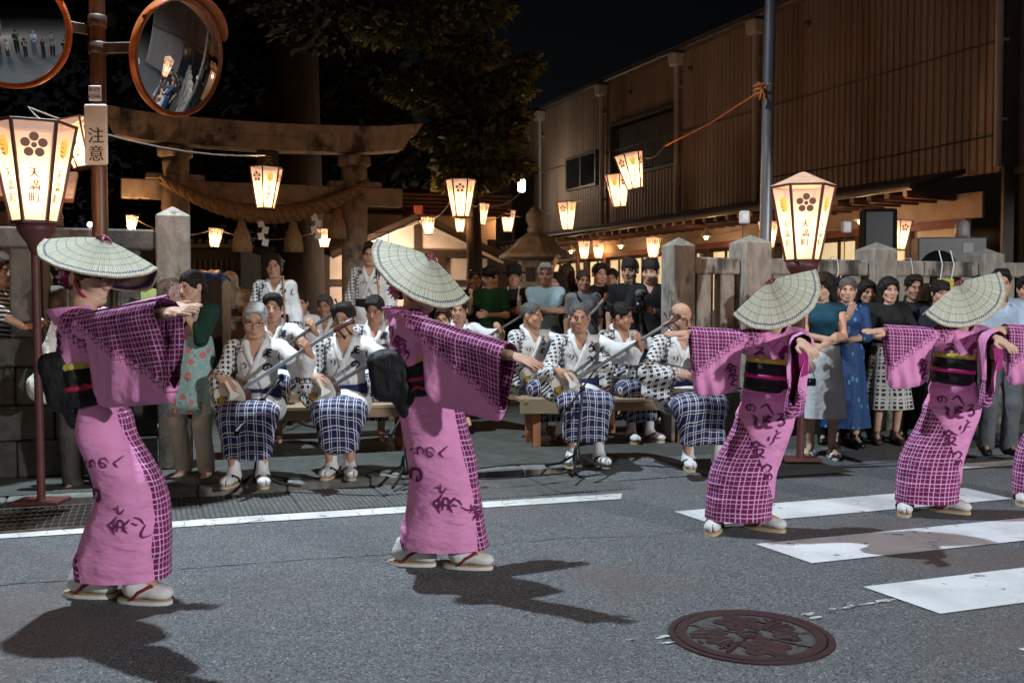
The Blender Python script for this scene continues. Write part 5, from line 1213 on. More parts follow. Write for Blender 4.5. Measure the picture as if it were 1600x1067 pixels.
def shoe_mesh(kind):
    key = ('shoe', kind)
    if key in PARTS: return PARTS[key]
    if kind in ('shoe', 'sneaker', 'tabi', 'tabi_low', 'flat'):      # toe towards -y, ankle at the origin, sole at z = -.085
        f = Field()
        if kind == 'tabi': f.cap((0, .004, .075), (0, .005, -.03), .041, .043, .03); f.ell((0, .005, -.045), (.039, .051, .037), .03)
        elif kind == 'tabi_low': f.cap((0, .004, .005), (0, .005, -.03), .036, .041, .03); f.ell((0, .005, -.045), (.038, .050, .036), .03)
        elif kind == 'flat': f.ell((0, .01, -.05), (.040, .055, .032), .03)
        else: f.cap((0, 0, .02), (0, .005, -.03), .050, .048, .03); f.ell((0, .01, -.045), (.044, .060, .038), .03)
        f.cap((0, -.01, -.040), (0, -.135, -.060), .043 if kind != 'flat' else .036, .030, .03, sc=(.92, 1, 1.05)); f.ell((.004, -.115, -.060), (.044, .060, .024), .03); f.box((0, 0, -.135), (.4, .6, .10), .004, -1)
        if kind[:4] == 'tabi': f.box((.012, -.175, -.05), (.006, .06, .10), .006, -1)
        if kind == 'flat': f.ell((0, -.02, -.02), (.030, .075, .030), .01, -1)
        V, Q = f.mesh(.0075, smooth=1); o = npmesh('shoe', V, Q, [black_metal])
    elif kind == 'zori':
        pts = []
        for i in range(40):
            a = 2*PI*i/40; y = math.sin(a)*.128; x = math.cos(a)*(.046-.010*math.sin(a)*-1 if False else .046+.006*(-math.sin(a))); pts.append((math.copysign(abs(math.cos(a))**.7, math.cos(a))*(.043+.005*(-math.sin(a))), y))
        m = MB(); k = len(pts)
        for z0, z1, mi, s in ((0, .016, 0, 1.0), (.016, .024, 1, .97)):
            vs = [(x*s, y*s-.045, z0-.109) for x, y in pts]+[(x*s, y*s-.045, z1-.109) for x, y in pts]; m.add(vs, [tuple(range(k))[::-1], tuple(range(k, 2*k))]+[(i, (i+1) % k, (i+1) % k+k, i+k) for i in range(k)], mi)
        o = m.build('zori', [black_metal, black_metal])
    elif kind == 'strap':
        m = MB()
        for s in (-1, 1): m.tube([(.012, -.138, -.088), (.012, -.128, -.052), (s*.030+.004, -.085, -.026), (s*.046, -.035, -.050), (s*.044, -.005, -.084)], [.007, .010, .0125, .0125, .010], 8, flat=.6)
        o = m.build('strap', [black_metal])
    elif kind == 'sandal':
        m = MB(); 
        for (y0, z0) in ((-.10, -.045), (-.02, -.025)): m.tube([(-.046, y0, -.082), (-.036, y0, z0-.006), (0, y0-.005, z0+.006), (.036, y0, z0-.006), (.046, y0, -.082)], .012, 8, flat=2.0)
        k = 24; pts = [(math.cos(2*PI*i/k)*.048, math.sin(2*PI*i/k)*.125-.045) for i in range(k)]; vs = [(x, y, -.108) for x, y in pts]+[(x, y, -.085) for x, y in pts]; m.add(vs, [tuple(range(k))[::-1], tuple(range(k, 2*k))]+[(i, (i+1) % k, (i+1) % k+k, i+k) for i in range(k)])
        o = m.build('sandal', [black_metal])
    me = o.data; bpy.data.objects.remove(o); PARTS[key] = me; return me
def foot_part(root, J, k, name, kind, mats, parent=None, dz=0, yaw=0, s=1.0):
    o = link(name, shoe_mesh(kind), parent or root); d = J['toe'+k]-J['an'+k]; a = math.atan2(d.x, -d.y)+yaw
    if parent is None: o.location = J['an'+k]+Vector((0, 0, dz)); o.rotation_euler = (0, 0, a); o.scale = (s, s, s)
    for i, m in enumerate(mats if isinstance(mats, (list, tuple)) else [mats]): o.material_slots[i].link = 'OBJECT'; o.material_slots[i].material = m
    return o
def shoes(root, J, kind, mat):
    for k in 'RL': foot_part(root, J, k, {'shoe': 'shoe', 'sneaker': 'shoe', 'flat': 'shoe', 'sandal': 'sandal'}[kind], kind, mat)
TABI = cloth('white_tabi_cotton', (.72, .71, .70), wr=.3); SOLE = M('zori_side', (.55, .42, .26), rough=.7); MAT_T = M('zori_mat', (.42, .30, .17), (.34, .24, .13), 40, .8); BLK_STRAP = M('black_velvet_strap', (.012, .011, .012), rough=.8); RED_STRAP = M('red_velvet_strap', (.20, .012, .018), rough=.7)
def zori(root, J, strap, dz=0.024, white_side=False, sock='tabi'):
    for k in 'RL':
        foot_part(root, J, k, 'tabi_sock', sock, TABI, dz=dz-.002); z = foot_part(root, J, k, 'zori_sandal', 'zori', [TABI if white_side else SOLE, MAT_T], dz=dz); foot_part(root, J, k, 'strap', 'strap', strap, parent=z)
# ---- brush script printed on cloth
def brush(stroke, n=6):
    P = [Vector((*p, 0)) for p in stroke]; out = []
    for i in range(len(P)-1):
        p0, p1, p2, p3 = P[max(i-1, 0)], P[i], P[i+1], P[min(i+2, len(P)-1)]
        for j in range(n): u = j/n; out.append(.5*(2*p1+(p2-p0)*u+(2*p0-5*p1+4*p2-p3)*u*u+(3*p1-p0-3*p2+p3)*u**3))
    return out+[P[-1]]
GL = {'u': [[(.3, .95), (.62, .88)], [(.15, .62), (.6, .72), (.82, .5), (.65, .2), (.3, 0)]], 'he': [[(.0, .4), (.33, .75), (.6, .5), (1, .15)]], 'no': [[(.55, .8), (.42, .25), (.18, .3), (.22, .65), (.65, .85), (.92, .5), (.62, .05)]],
      'tsu': [[(.0, .62), (.5, .82), (.92, .58), (.75, .25), (.4, .08)]], 'ru': [[(.2, .92), (.78, .92), (.22, .42), (.65, .58), (.85, .28), (.55, .03), (.35, .12), (.58, .22)]], 'shi': [[(.3, 1), (.26, .3), (.48, .04), (.9, .32)]],
      'ri': [[(.22, .88), (.2, .5), (.34, .42)], [(.68, .96), (.76, .5), (.48, 0)]], 'me': [[(.22, .82), (.5, .08)], [(.62, .98), (.35, .25), (.1, .2), (.15, .58), (.65, .72), (.92, .4), (.62, .02)]],
      'kan': [[(.5, 1), (.3, .75), (.05, .58)], [(.5, 1), (.7, .78), (1, .62)], [(.3, .68), (.72, .7)], [(.22, .5), (.8, .52), (.74, .28), (.26, .26)], [(.5, .68), (.5, .05)], [(.5, .3), (.2, 0)], [(.55, .25), (.95, 0)]],
      'to': [[(.35, .95), (.45, .55)], [(.85, .7), (.3, .42), (.22, .12), (.85, .04)]], 'ue': [[(.1, .9), (.08, .45), (.3, .3), (.5, .5), (.48, .95)], [(.62, .9), (.95, .85)], [(.65, .9), (.62, .35), (.98, .32)], [(.66, .62), (.9, .62)]], 'ra': [[(.4, .98), (.6, .88)], [(.3, .7), (.28, .38), (.6, .5), (.82, .3), (.6, .04), (.3, .02)]]}
def script(parent, bvh, glyphs, mat, eye, name='printed_script', lift=.004):
    """glyphs: (key, centre x, y, z, size, turn, weight); printed on the side facing the direction 'eye'"""
    m = MB(); e = Vector(eye).normalized(); X = Vector((0, 0, 1)).cross(e).normalized(); Z = e.cross(X)
    for key, cx, cy, cz, sz, turn, wt in glyphs:
        c = Vector((cx, cy, cz)); ct, st = math.cos(R(turn)), math.sin(R(turn))
        for stk in GL[key]:
            P = brush(stk); k = len(P); prev = None; vs = []; ok = []
            for i, p in enumerate(P):
                d = (P[min(i+1, k-1)]-P[max(i-1, 0)]); d = d.normalized() if d.length > 0 else Vector((1, 0, 0)); n = Vector((-d.y, d.x, 0)); w = wt*(.35+.75*math.sin(PI*min(1, (i+1.2)/k)))*.5
                for sgn in (-1, 1):
                    q = p+n*(w*sgn)-Vector((.5, .5, 0)); x, y = q.x*sz, q.y*sz; x, y = x*ct-y*st, x*st+y*ct; o = c+X*x+Z*y+e*.8
                    h = bvh.ray_cast(o, -e, 1.6); vs.append(h[0]+(h[1] if h[1].dot(e) > 0 else -h[1])*lift*.6+e*lift*.5 if h[0] is not None else None)
            for i in range(k-1):
                q = [vs[2*i], vs[2*i+1], vs[2*i+3], vs[2*i+2]]
                if all(x is not None for x in q) and max((q[a]-q[b_]).length for a, b_ in ((0, 2), (1, 3))) < sz*.9: m.add(q, [(0, 1, 2, 3)])
    if not m.v: return None
    o = stuff(m.build(name, mat, parent)); return o
def bvh_of(o):
    me = o.data; return BVHTree.FromPolygons([v.co for v in me.vertices], [list(p.vertices) for p in me.polygons])
def hug(bvh, pts, lift=.006):
    out = []
    for p in pts:
        h = bvh.find_nearest(Vector(p)); out.append(h[0]+(Vector(p)-h[0]).normalized()*lift if (Vector(p)-h[0]).length > 1e-6 else Vector(p))
    return out
def ribbon(mb, pts, w, nrm_c, th=.006, mi=0):
    """flat band along pts facing away from nrm_c"""
    P = [Vector(p) for p in pts]; k = len(P); vs = []
    for i, p in enumerate(P):
        t = (P[min(i+1, k-1)]-P[max(i-1, 0)]).normalized(); n = p-Vector(nrm_c); n.z *= .2; n = (n-t*n.dot(t)).normalized(); s = t.cross(n)
        for a, b_ in ((-1, 0), (-.9, 1), (.9, 1), (1, 0)): vs.append(p+s*(a*w/2)+n*(th*b_))
    fs = [(i*4+j, i*4+(j+1) % 4, (i+1)*4+(j+1) % 4, (i+1)*4+j) for i in range(k-1) for j in range(4)]+[(0, 1, 2, 3), tuple((k-1)*4+j for j in (3, 2, 1, 0))]
    mb.add(vs, fs, mi, True)
def band(root, name, c, rx, ry, z0, z1, mat, Rl=None, bulge=.0, n=48, parent=None, side=0):
    prof = [(.97, 0), (1.0, .04), (1.0+bulge, .5), (1.0, .96), (.97, 1)]; vs = []; c = Vector(c)
    for r, t in prof:
        for j in range(n): a = 2*PI*j/n; p = Vector((math.cos(a)*rx*r, math.sin(a)*ry*r, z0+(z1-z0)*t)); vs.append(c+(Rl @ p if Rl is not None else p))
    m = MB().add(vs, [(i*n+j, i*n+(j+1) % n, (i+1)*n+(j+1) % n, (i+1)*n+j) for i in range(4) for j in range(n)]+[tuple(range(n))[::-1], tuple(4*n+j for j in range(n))], 0, True)
    return m.build(name, mat, parent or root)
# ================================================================== DANCERS
PINK = (.74, .285, .53); MAG = (.20, .013, .10)
pink_plain = cloth('pink_kimono_cotton', PINK, (.57, .185, .40), wr=.55, wsc=8)
pink_plaid = plaid('pink_lattice_cotton', PINK, MAG, .064, .064, .075, .030, .025, line=(.66, .36, .58), wr=.8, wsc=7, bsc=(.9, .9, .6))
pink_skirt = plaid('pink_skirt_cotton', PINK, MAG, .082, .082, .080, .0, .006, line=(.66, .36, .58), wr=.9, wsc=7, bsc=(.6, .6, 1.5))
pink_ink = M('purple_dye', (.14, .012, .085), (.11, .01, .07), 12, .85)
obi_black = cloth('black_satin_obi', (.008, .008, .009), (.014, .014, .016), rough=.62, wr=.9, wsc=9); yellow_obi = cloth('yellow_obi_cloth', (.55, .48, .08), wr=.6, wsc=20); cord_red = M('red_cord', (.36, .012, .05), (.28, .01, .04), 60, .6)
pink_in = cloth('magenta_lining', (.40, .03, .20), wr=.4)
def straw_mat(name, c1, c2, c3, blue):
    m, t, b = newmat(name); uv = t.new('ShaderNodeUVMap').outputs[0]; s = t.new('ShaderNodeSeparateXYZ', inp={0: uv}); x, y = s.outputs[0], s.outputs[1]
    ang = t.math('ARCTAN2', y, x); r = t.math('SQRT', t.math('ADD', t.math('MULTIPLY', x, x), t.math('MULTIPLY', y, y)))
    nv = t.new('ShaderNodeCombineXYZ', inp={0: t.math('MULTIPLY', ang, 26.0), 1: t.math('MULTIPLY', r, 3.0)}).outputs[0]; n1 = t.noise(nv, 1.0, 3); w = t.math('SINE', t.math('ADD', t.math('MULTIPLY', ang, 170.0), t.math('MULTIPLY', n1, 7.0)))
    c = t.mix(t.ramp(n1, .32, .68), c1, c2); c = t.mix(t.math('MULTIPLY', t.ramp(w, .55, .98), .85), c, c3)
    st = None
    for rr in (.085, .125, .165, .205):
        k = t.math('LESS_THAN', t.math('ABSOLUTE', t.math('SUBTRACT', t.math('ADD', r, t.math('MULTIPLY', n1, .004)), rr)), .0016); st = k if st is None else t.math('MAXIMUM', st, k)
    c = t.mix(t.math('MULTIPLY', st, .75), c, c3)
    if blue:
        k = t.math('MULTIPLY', t.math('LESS_THAN', t.math('ABSOLUTE', t.math('SUBTRACT', r, .252)), .0055), t.math('GREATER_THAN', t.math('SINE', t.math('ADD', t.math('MULTIPLY', ang, 110.0), t.math('MULTIPLY', r, 500.0))), -.45)); c = t.mix(k, c, (.02, .028, .16))
    t.l.new(c, b.inputs['Base Color']); b.inputs['Roughness'].default_value = .7
    bn = t.new('ShaderNodeBump', inp={'Strength': .6, 'Distance': .004}); t.l.new(w, bn.inputs['Height']); bn.invert = True; t.l.new(bn.outputs[0], b.inputs['Normal']); return m
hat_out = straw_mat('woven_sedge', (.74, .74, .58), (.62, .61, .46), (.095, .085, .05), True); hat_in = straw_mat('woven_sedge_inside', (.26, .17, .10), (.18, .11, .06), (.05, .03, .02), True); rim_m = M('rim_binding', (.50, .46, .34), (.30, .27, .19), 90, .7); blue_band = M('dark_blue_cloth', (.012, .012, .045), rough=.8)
RH = .275
def hat(root, c, front, up, bn_, bf, lift=.03):
    """folded round sedge hat; front along the ridge, near half dropped bn_ degrees, far half bf"""
    X = Vector(front).normalized(); Z = Vector(up); Z = (Z-X*Z.dot(X)).normalized(); Y = Z.cross(X); c = Vector(c)
    if Y.y > 0: pass
    def pt(a, b2, off=0):
        k = bn_ if (b2 < 0) == (Y.y > 0) else bf; q = math.sqrt(b2*b2+.028**2)-.028; y = math.copysign(q*math.cos(R(k)), b2); z = -q*math.sin(R(k)); r = math.hypot(a, b2)
        z += lift*max(0, 1-r/RH)**1.5-.55*a*a-.35*q*q*0+off; return c+X*a+Y*y+Z*z
    nr, na = 14, 96; V = []; UV = []; Q = []
    for i in range(nr+1):
        r = RH*max(.002, i/nr)
        for j in range(na):
            f_ = 2*PI*j/na; rr = r*(1+.006*math.sin(13*f_)*i/nr); a, b2 = math.cos(f_)*rr, math.sin(f_)*rr; V.append(pt(a, b2)); UV.append((math.cos(f_)*r, math.sin(f_)*r))
            if i: Q.append(((i-1)*na+j, (i-1)*na+(j+1) % na, i*na+(j+1) % na, i*na+j))
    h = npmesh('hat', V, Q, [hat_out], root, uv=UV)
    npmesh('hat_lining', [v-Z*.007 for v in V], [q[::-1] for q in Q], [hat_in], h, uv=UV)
    MB().tube([V[nr*na+j]-Z*.003 for j in range(na)]+[V[nr*na]-Z*.003], .0065, 6, cap=False).build('rim_binding', rim_m, h)
    m = MB()
    for j in range(na):
        f0, f1 = 2*PI*j/na, 2*PI*(j+1)/na; m.add([pt(math.cos(f)*r, math.sin(f)*r, -.0105) for f, r in ((f0, .246), (f1, .246), (f1, .262), (f0, .262))], [(0, 1, 2, 3)])
    m.build('inner_band', blue_band, h)
    m = MB(); m.tube([pt(math.cos(2*PI*j/20)*.030, math.sin(2*PI*j/20)*.030, .004) for j in range(21)], .004, 6, cap=False); m.build('crown_ring', blue_band, h)
    m = MB(); m.tube([pt(-.035, -.012, .006), pt(-.01, .004, .012), pt(.02, .0, .012), pt(.045, -.02, .005)], .006, 6, flat=.6); m.tube([pt(.0, .035, .006), pt(.004, 0, .013), pt(.01, -.045, .005)], .006, 6, flat=.6); m.build('ribbon', cord_red, h)
    return h
def sleeve(root, A, B, r0, r1, drop0, drop, s_in=.24, skew=(0, 0, 0), nrm=None, mask=None, wave=.014, name='sleeve', mats=None, seed=0, corner=.065, th=.030):
    A, B = Vector(A), Vector(B); ax = B-A; Ln = ax.length; d = ax/Ln; dn = Vector((0, 0, -1)); nrm = Vector(nrm) if nrm else d.cross(dn).normalized()
    ns, nt = 46, 22; V = []; UV = []; sk = Vector(skew)
    for i in range(ns+1):
        s = i/ns; r = r0+(r1-r0)*s; k = min(1, max(0, (s-s_in)/.05)); k = k*k*(3-2*k); D = (2*r)*(1-k)+(drop0+(drop-drop0)*max(0, (s-s_in)/(1-s_in)))*k
        e = (1-s)*Ln
        if e < corner: D -= corner*(1-math.sqrt(max(0, 1-((corner-e)/corner)**2)))*k
        ei = (s-s_in-.05)*Ln
        if 0 < ei < .06 and k > .9: D -= .05*(1-math.sqrt(1-((.06-ei)/.06)**2))
        c = A+ax*s
        for j in range(2*nt):
            front = j < nt; t = j/(nt-1) if front else 1-(j-nt)/(nt-1); z = t*D
            w = r*math.sqrt(max(0, 1-(1-z/r)**2)) if z < r else r+(min(th, r)-r)*min(1, (z-r)/max(1e-4, min(D-r, .22)))
            if t > .97: w *= .35
            if D-z < .02 and z > r: w *= .6
            wv = (wave*math.sin(7.5*s+2.2*t+seed)+wave*.6*math.sin(15*s-3*t+seed*2)+wave*.35*math.sin(31*s+5*t))*min(1, t*1.4)*k
            p = c+dn*(z-r)+nrm*((w if front else -w)+wv)+sk*(t*s*k); V.append(p); UV.append((s*Ln, z))
    n = 2*nt; Q = [(i*n+j, i*n+(j+1) % n, (i+1)*n+(j+1) % n, (i+1)*n+j) for i in range(ns) for j in range(n)]
    if isinstance(mask, tuple):      # the lattice lies above a line drawn on the flat sleeve from near the shoulder to the outer hem
        (sa, za), (sb, zb) = mask; dx, dz = (sb-sa)*Ln, zb-za; n_ = math.hypot(dx, dz); mk = np.array([((u-sa*Ln)*dz-(w-za)*dx)/n_ for u, w in UV])
    else: mk = np.array([mask(p) for p in V]) if mask else np.full(len(V), -9.)
    return npmesh(name, V, Q, mats or pink_plaid, root, uv=UV, attr={'mask': mk})
def line_mask(p, q, sgn):
    """signed distance to the line p-q in the picture-parallel plane (x, z); sgn picks the side"""
    px, pz = p.x, p.z; dx, dz = q.x-p.x, q.z-p.z; L = math.hypot(dx, dz)
    return lambda P: -sgn*((P.x-px)*dz-(P.z-pz)*dx)/L
def kskirt(root, L, keys, mask, ry, seed=0, hemup=9, lay=-1):
    rows = interp([(v, a, b2, y) for (v, a, b2), y in zip(keys, ry)], 56); rings = []
    for i_, (v, a, b2, y) in enumerate(rows):
        v -= hemup*(i_/55)**2
        p, q = L(a, v), L(b2, v); rings.append(((p+q)/2, (q.x-p.x)/2, y))
    def f2(a, t):
        w = math.sin(PI*min(1, t*1.05))
        rg = lambda x: (1-abs(math.sin(x)))**2.2; fr = .5+.5*math.cos(a-4.4)
        return .030*w*math.sin(3*a+9*t+seed)*math.sin(4*t+seed)+w*(.030*rg(7.5*t+1.1*a+seed)*fr+.026*rg(11*t-1.6*a+2.1*seed)*(.35+.65*math.sin(2*a+seed)**2)+.020*rg(15*t+.7*a+1.3+seed)*fr)+.012*t*math.sin(9*a+seed+4*t)
    V, Q, UV = loftm('kimono_skirt', rings, None, root, n=112, fold2=f2, expo=2.25)
    mk = np.array([mask(Vector(p)) for p in V]); ctr = np.repeat(np.array([tuple(r[0]) for r in rings]), 112, 0); od = V-ctr; od[:, 2] = 0; od /= np.maximum(np.linalg.norm(od, axis=1), 1e-6)[:, None]; V = V+od*(.007*np.clip(lay*mk/.006, 0, 1))[:, None]; circ = np.stack([UV[:, 0]*1.15, UV[:, 1]], 1)
    # the underside closes the hem
    return npmesh('kimono_skirt', V, Q, pink_skirt, root, uv=circ, attr={'mask': mk})
def dbody(root, J):
    f = Field(); torso(f, J, -.035); head(f, J)
    for k in 'RL':
        limb_f(f, J, ['sh'+k, 'el'+k, 'wr'+k], [(.040, .036), (.038, .026)], .03)
        f.cap(J['pel']+Vector((0, 0, -.05)), J['kn'+k], .07, .05, .03); f.cap(J['kn'+k], J['an'+k], .05, .030, .03); f.cap(J['an'+k], J['toe'+k], .028, .016, .02)
    hc = J['hc']; V, Q = f.mesh(.018, fine=[(hc[i]-.13, hc[i]+.13) for i in range(3)], hf=.0065); 
    for k in 'RL': V, Q = add_hand(V, Q, J, k, .96)
    return npmesh('body', V, Q, [SKIN[0], LIP], root)
def flowers(root, J, cols, at_):
    o = None; g = random.Random(4); m = MB(); mats = [M('petal_'+n, c, rough=.7) for n, c in cols]
    for i in range(9):
        c = J['hc']+J['Rh'] @ (Vector(at_)+Vector((g.uniform(-.03, .03), g.uniform(-.025, .025), g.uniform(-.055, .045)))); r = g.uniform(.018, .030)
        for k in range(6):
            a = 2*PI*k/6+i; d = Vector((math.cos(a), g.uniform(-.5, .2), math.sin(a))).normalized(); q = basis(d, (.3, .5, .2)); m._ell(c+d*r*.7, (r*.42, r*.15, r*.62), 8, 5, i % len(mats), q)
    return m.build('flower_ornament', mats, root)
def swoop(root, name, pts, w, mat, nc, th=.006): m = MB(); ribbon(m, pts, w, nc, th); return m.build(name, mat, root)

def side_dancer(S):
    loc = gnd(*S['foot']); Y = loc.y; L = lambda u, v, dy=0.0: at(u, v, Y+dy)-loc
    root = thing('person', S['label'], 'person', loc, 0, 'dancers in pink kimono and sedge hats'); J = {'female': True}
    J['pel'] = L(*S['pel']); J['belly'] = L(*S['belly']); J['chest'] = L(*S['chest']); J['neck'] = L(*S['neck']); J['hc'] = L(*S['hc']); d = (J['chest']-J['pel']).normalized(); x = Vector((0, -1, 0)); J['Rl'] = RM(x, d.cross(x), d)
    J['Rh'] = Matrix.Rotation(R(S['head'][0]), 3, 'Z') @ Matrix.Rotation(R(S['head'][1]), 3, 'X') @ Matrix.Rotation(R(S['head'][2]), 3, 'Y')
    for k, sg in (('R', -1), ('L', 1)):
        J['sh'+k] = L(*S['sh'], sg*.135); J['wr'+k] = L(*S['wr'+k]); J['el'+k] = (J['sh'+k]+J['wr'+k])/2+Vector((0, 0, -.02)); J['hip'+k] = J['pel']; h = S['hand'+k]; J['hand'+k] = (h[0], Vector(h[1]).normalized(), Vector(h[2]))
        fu, fv = S['feet'][k]; a = gnd(fu, fv)-loc; J['an'+k] = a+Vector((.0, 0, .110)); J['toe'+k] = J['an'+k]+Vector(S['toe'][k]); J['kn'+k] = L(*S['kn'])+Vector((0, sg*.08, 0))
    dbody(root, J); face_parts(root, J, 'tied', 'brown')
    # bodice
    mline = line_mask(L(*S['ml'][0]), L(*S['ml'][1]), 1); f = Field()
    for a, b2, ra, rb in S['trunk']: f.cap(L(*a), L(*b2), ra, rb, .05, sc=(1, .74, 1))
    for sg in (-1, 1): f.cap(L(S['sh'][0]-10, S['sh'][1]+6, sg*.07), L(S['sh'][0]+6, S['sh'][1]+4, sg*.125), .085, .075, .06)
    f.cap(J['neck']+Vector((.012, 0, .10)), J['neck']+Vector((.0, 0, -.005)), .060, .055, .015, -1)
    V, Q = f.mesh(.012, noise=folds(.005, 18, 20, 2)); mk = np.array([mline(Vector(p)) if p[1] < .05 else -9 for p in V]); bo = npmesh('kimono_bodice', V, Q, pink_plaid, root, uv=np.stack([V[:, 0], V[:, 2]], 1), attr={'mask': mk}); bb = bvh_of(bo)
    script(bo, bb, [(k, *L(u, v), sz/F_PX*Y, tn, .16) for k, u, v, sz, tn in S['script_b']], pink_ink, (-.25, -1, .1))
    # standing collar behind the neck
    c = L(*S['collar']); q = Matrix.Rotation(R(S['ctilt']), 3, 'Y'); n = 40; vs = []
    for r, z in ((.072, -.05), (.083, -.005), (.092, .026), (.086, .029), (.074, -.003), (.064, -.045)):
        for j in range(n): a = 2*PI*j/n; p = Vector((math.cos(a)*r*1.12*(1.15 if math.cos(a) < 0 else .92), math.sin(a)*r*.92, z+.014*(-math.cos(a)))); vs.append(c+q @ p)
    MB().add(vs, [(i*n+j, i*n+(j+1) % n, (i+1)*n+(j+1) % n, (i+1)*n+j) for i in range(5) for j in range(n)], 0, True).build('collar', pink_plain, root)
    # sleeves: near arm spread with its long pouch, far arm mirrored behind
    sleeve(root, J['shR']+Vector((-.02, 0, 0)), J['wrR']+Vector((S.get('cuff', 0), 0, -.01)), .070, .072, S['drop'][0], S['drop'][1], s_in=S.get('s_in', .2), skew=S['skew'], mask=S['smask'], seed=S['seed'], mats=[pink_plaid])
    sleeve(root, J['shL']+Vector((-.02, 0, 0)), J['wrL'], .066, .068, S['drop'][0]*.9, S['drop'][1]*.9, s_in=.35, nrm=(0, -1, 0), mask=S['smask'], seed=3)
    # skirt
    m1 = S['edge']; zs = [L(0, v).z for v, u in m1][::-1]; xs = [L(u, v).x for v, u in m1][::-1]; hm = line_mask(L(*S['under'][0]), L(*S['under'][1]), -1); zt = L(0, S['under_top']).z
    def mk2(P):
        a = P.x-float(np.interp(P.z, zs, xs)) if P.y < .12 else -1
        return max(a, min(hm(P), zt-P.z))
    sk = kskirt(root, L, S['skirt'], mk2, S['ry'], seed=S['seed'], hemup=16, lay=1); sb = bvh_of(sk)
    script(sk, sb, [(k, *L(u, v), sz/F_PX*Y, tn, w*.72) for k, u, v, sz, tn, w in S['script']], pink_ink, (.05, -1, .05), lift=.006)
    # obi, bow, cords
    oc = L(*S['obi']); Rl = Matrix.Rotation(R(S['otilt']), 3, 'Y'); ob = band(root, 'obi', oc, S['orx'], .165, -.085, .085, obi_black, Rl, .02); band(root, 'obi_fold', oc, S['orx']*1.015, .168, -.085, -.034, obi_black, Rl, .015); band(root, 'obi_fold', oc, S['orx']*1.015, .168, .022, .070, obi_black, Rl, .015); band(root, 'obi_sash', oc, S['orx']*.99, .160, .080, .112, yellow_obi, Rl, .03); band(root, 'obi_cord', oc, S['orx']*1.04, .172, -.012, .012, cord_red, Rl, .04)
    f = Field()
    for kind, a, *r in S['bow']:
        if kind == 'b': f.box(L(*a), r[0], .05, 1, np.array(Matrix.Rotation(R(-r[1]), 3, 'Y')), .055)
        else: f.cap(L(*a), L(*r[0]), r[1], r[2], .04, sc=(1, .55, 1))
    V, Q = f.mesh(.011, noise=lambda X, Y, Z: folds(.006, 22, 18, 5)(X, Y, Z)+.0015*np.sin(90*Z+25*X)); npmesh('obi_bow', V, Q, obi_black, root)
    m = MB(); m.tube([L(*p) for p in S['bowcord']], .008, 8); m.build('bow_cord', M('scarlet_cord', (.42, .01, .02), rough=.6), root)
    zori(root, J, RED_STRAP, dz=0.0, white_side=True, sock='tabi_low')
    h = hat(root, L(*S['hat']), S['hfront'], S['hup'], *S['hdrop'])
    flowers(root, J, S['fcol'], S['fpos'])
    pts = hug(BVHTree.FromPolygons([Vector(v.co) for v in [o for o in root.children if o.name.startswith('body')][0].data.vertices], [list(p.vertices) for p in [o for o in root.children if o.name.startswith('body')][0].data.polygons]), [J['hc']+J['Rh'] @ Vector(p) for p in ((-.10, .01, .05), (-.09, -.005, -.02), (-.075, -.03, -.07), (-.03, -.07, -.125), (0, -.08, -.13), (.04, -.06, -.12), (.09, 0, 0))], .004)
    swoop(root, 'chin_ribbon', pts, .016, cord_red, J['hc'], .003)
    return root, J
side_dancer(dict(label='dancer in pink kimono nearest the sign pole, palm raised near the woman with a phone', foot=(190, 932), seed=0,
    pel=(150, 655), belly=(140, 610), chest=(134, 560), neck=(130, 486), hc=(140, 432, .04), head=(70, 10, -4), sh=(140, 512), wrR=(262, 488, -.44), wrL=(262, 482, .26),
    handR=('palm_up', (.90, -.42, .06), (.10, .42, -.9)), handL=('palm_up', (1, .1, .1), (0, .2, -1)), feet={'R': (212, 941), 'L': (126, 931)}, toe={'R': (.15, -.02, -.05), 'L': (.15, -.02, -.05)}, kn=(225, 765),
    trunk=[((128, 512), (133, 560), .095, .105), ((134, 560), (139, 606), .098, .085)], smask=((-.05, .01), (1.0, .37)), ml=((106, 490), (276, 645)), collar=(115, 489), ctilt=-14,
    drop=(.43, .435), skew=(.045, 0, 0), s_in=.12, cuff=-.01,
    skirt=[(618, 116, 170), (642, 122, 197), (677, 126, 208), (718, 142, 232), (747, 151, 249), (782, 155, 258), (816, 142, 261), (851, 132, 263), (886, 122, 262), (914, 124, 262)], ry=[.12, .14, .155, .16, .165, .165, .165, .165, .165, .165],
    edge=[(640, 192), (672, 203), (700, 219), (730, 236), (760, 249), (800, 253), (850, 250), (914, 254)], under=((134, 850), (152, 918)), under_top=858,
    script=[('ra', 160, 718, 20, 80, .2), ('no', 182, 717, 18, 70, .18), ('he', 202, 715, 18, 85, .18), ('ru', 160, 766, 32, 60, .2), ('to', 206, 786, 16, 60, .2), ('kan', 205, 812, 30, 80, .13), ('ri', 232, 806, 18, 60, .2), ('shi', 242, 822, 20, -20, .2)], script_b=[('kan', 112, 537, 40, 10), ('no', 117, 556, 22, 0)],
    obi=(139, 603), otilt=-8, orx=.105, bow=[('b', (113, 592), (.17, .32, .26), 14), ('b', (134, 640), (.12, .24, .17), 12)], bowcord=[(100, 572, -.05), (112, 588, -.12), (124, 596, -.14), (140, 604, -.15), (152, 596, -.16), (160, 600, -.15)],
    hat=(160, 382, .01), hfront=(.965, -.10, -.24), hup=(.2, -.16, .95), hdrop=(22, 60), fcol=[('crimson', (.42, .02, .10)), ('rose', (.55, .16, .26)), ('white', (.6, .5, .55)), ('plum', (.18, .01, .07))], fpos=(-.045, .09, .0)))
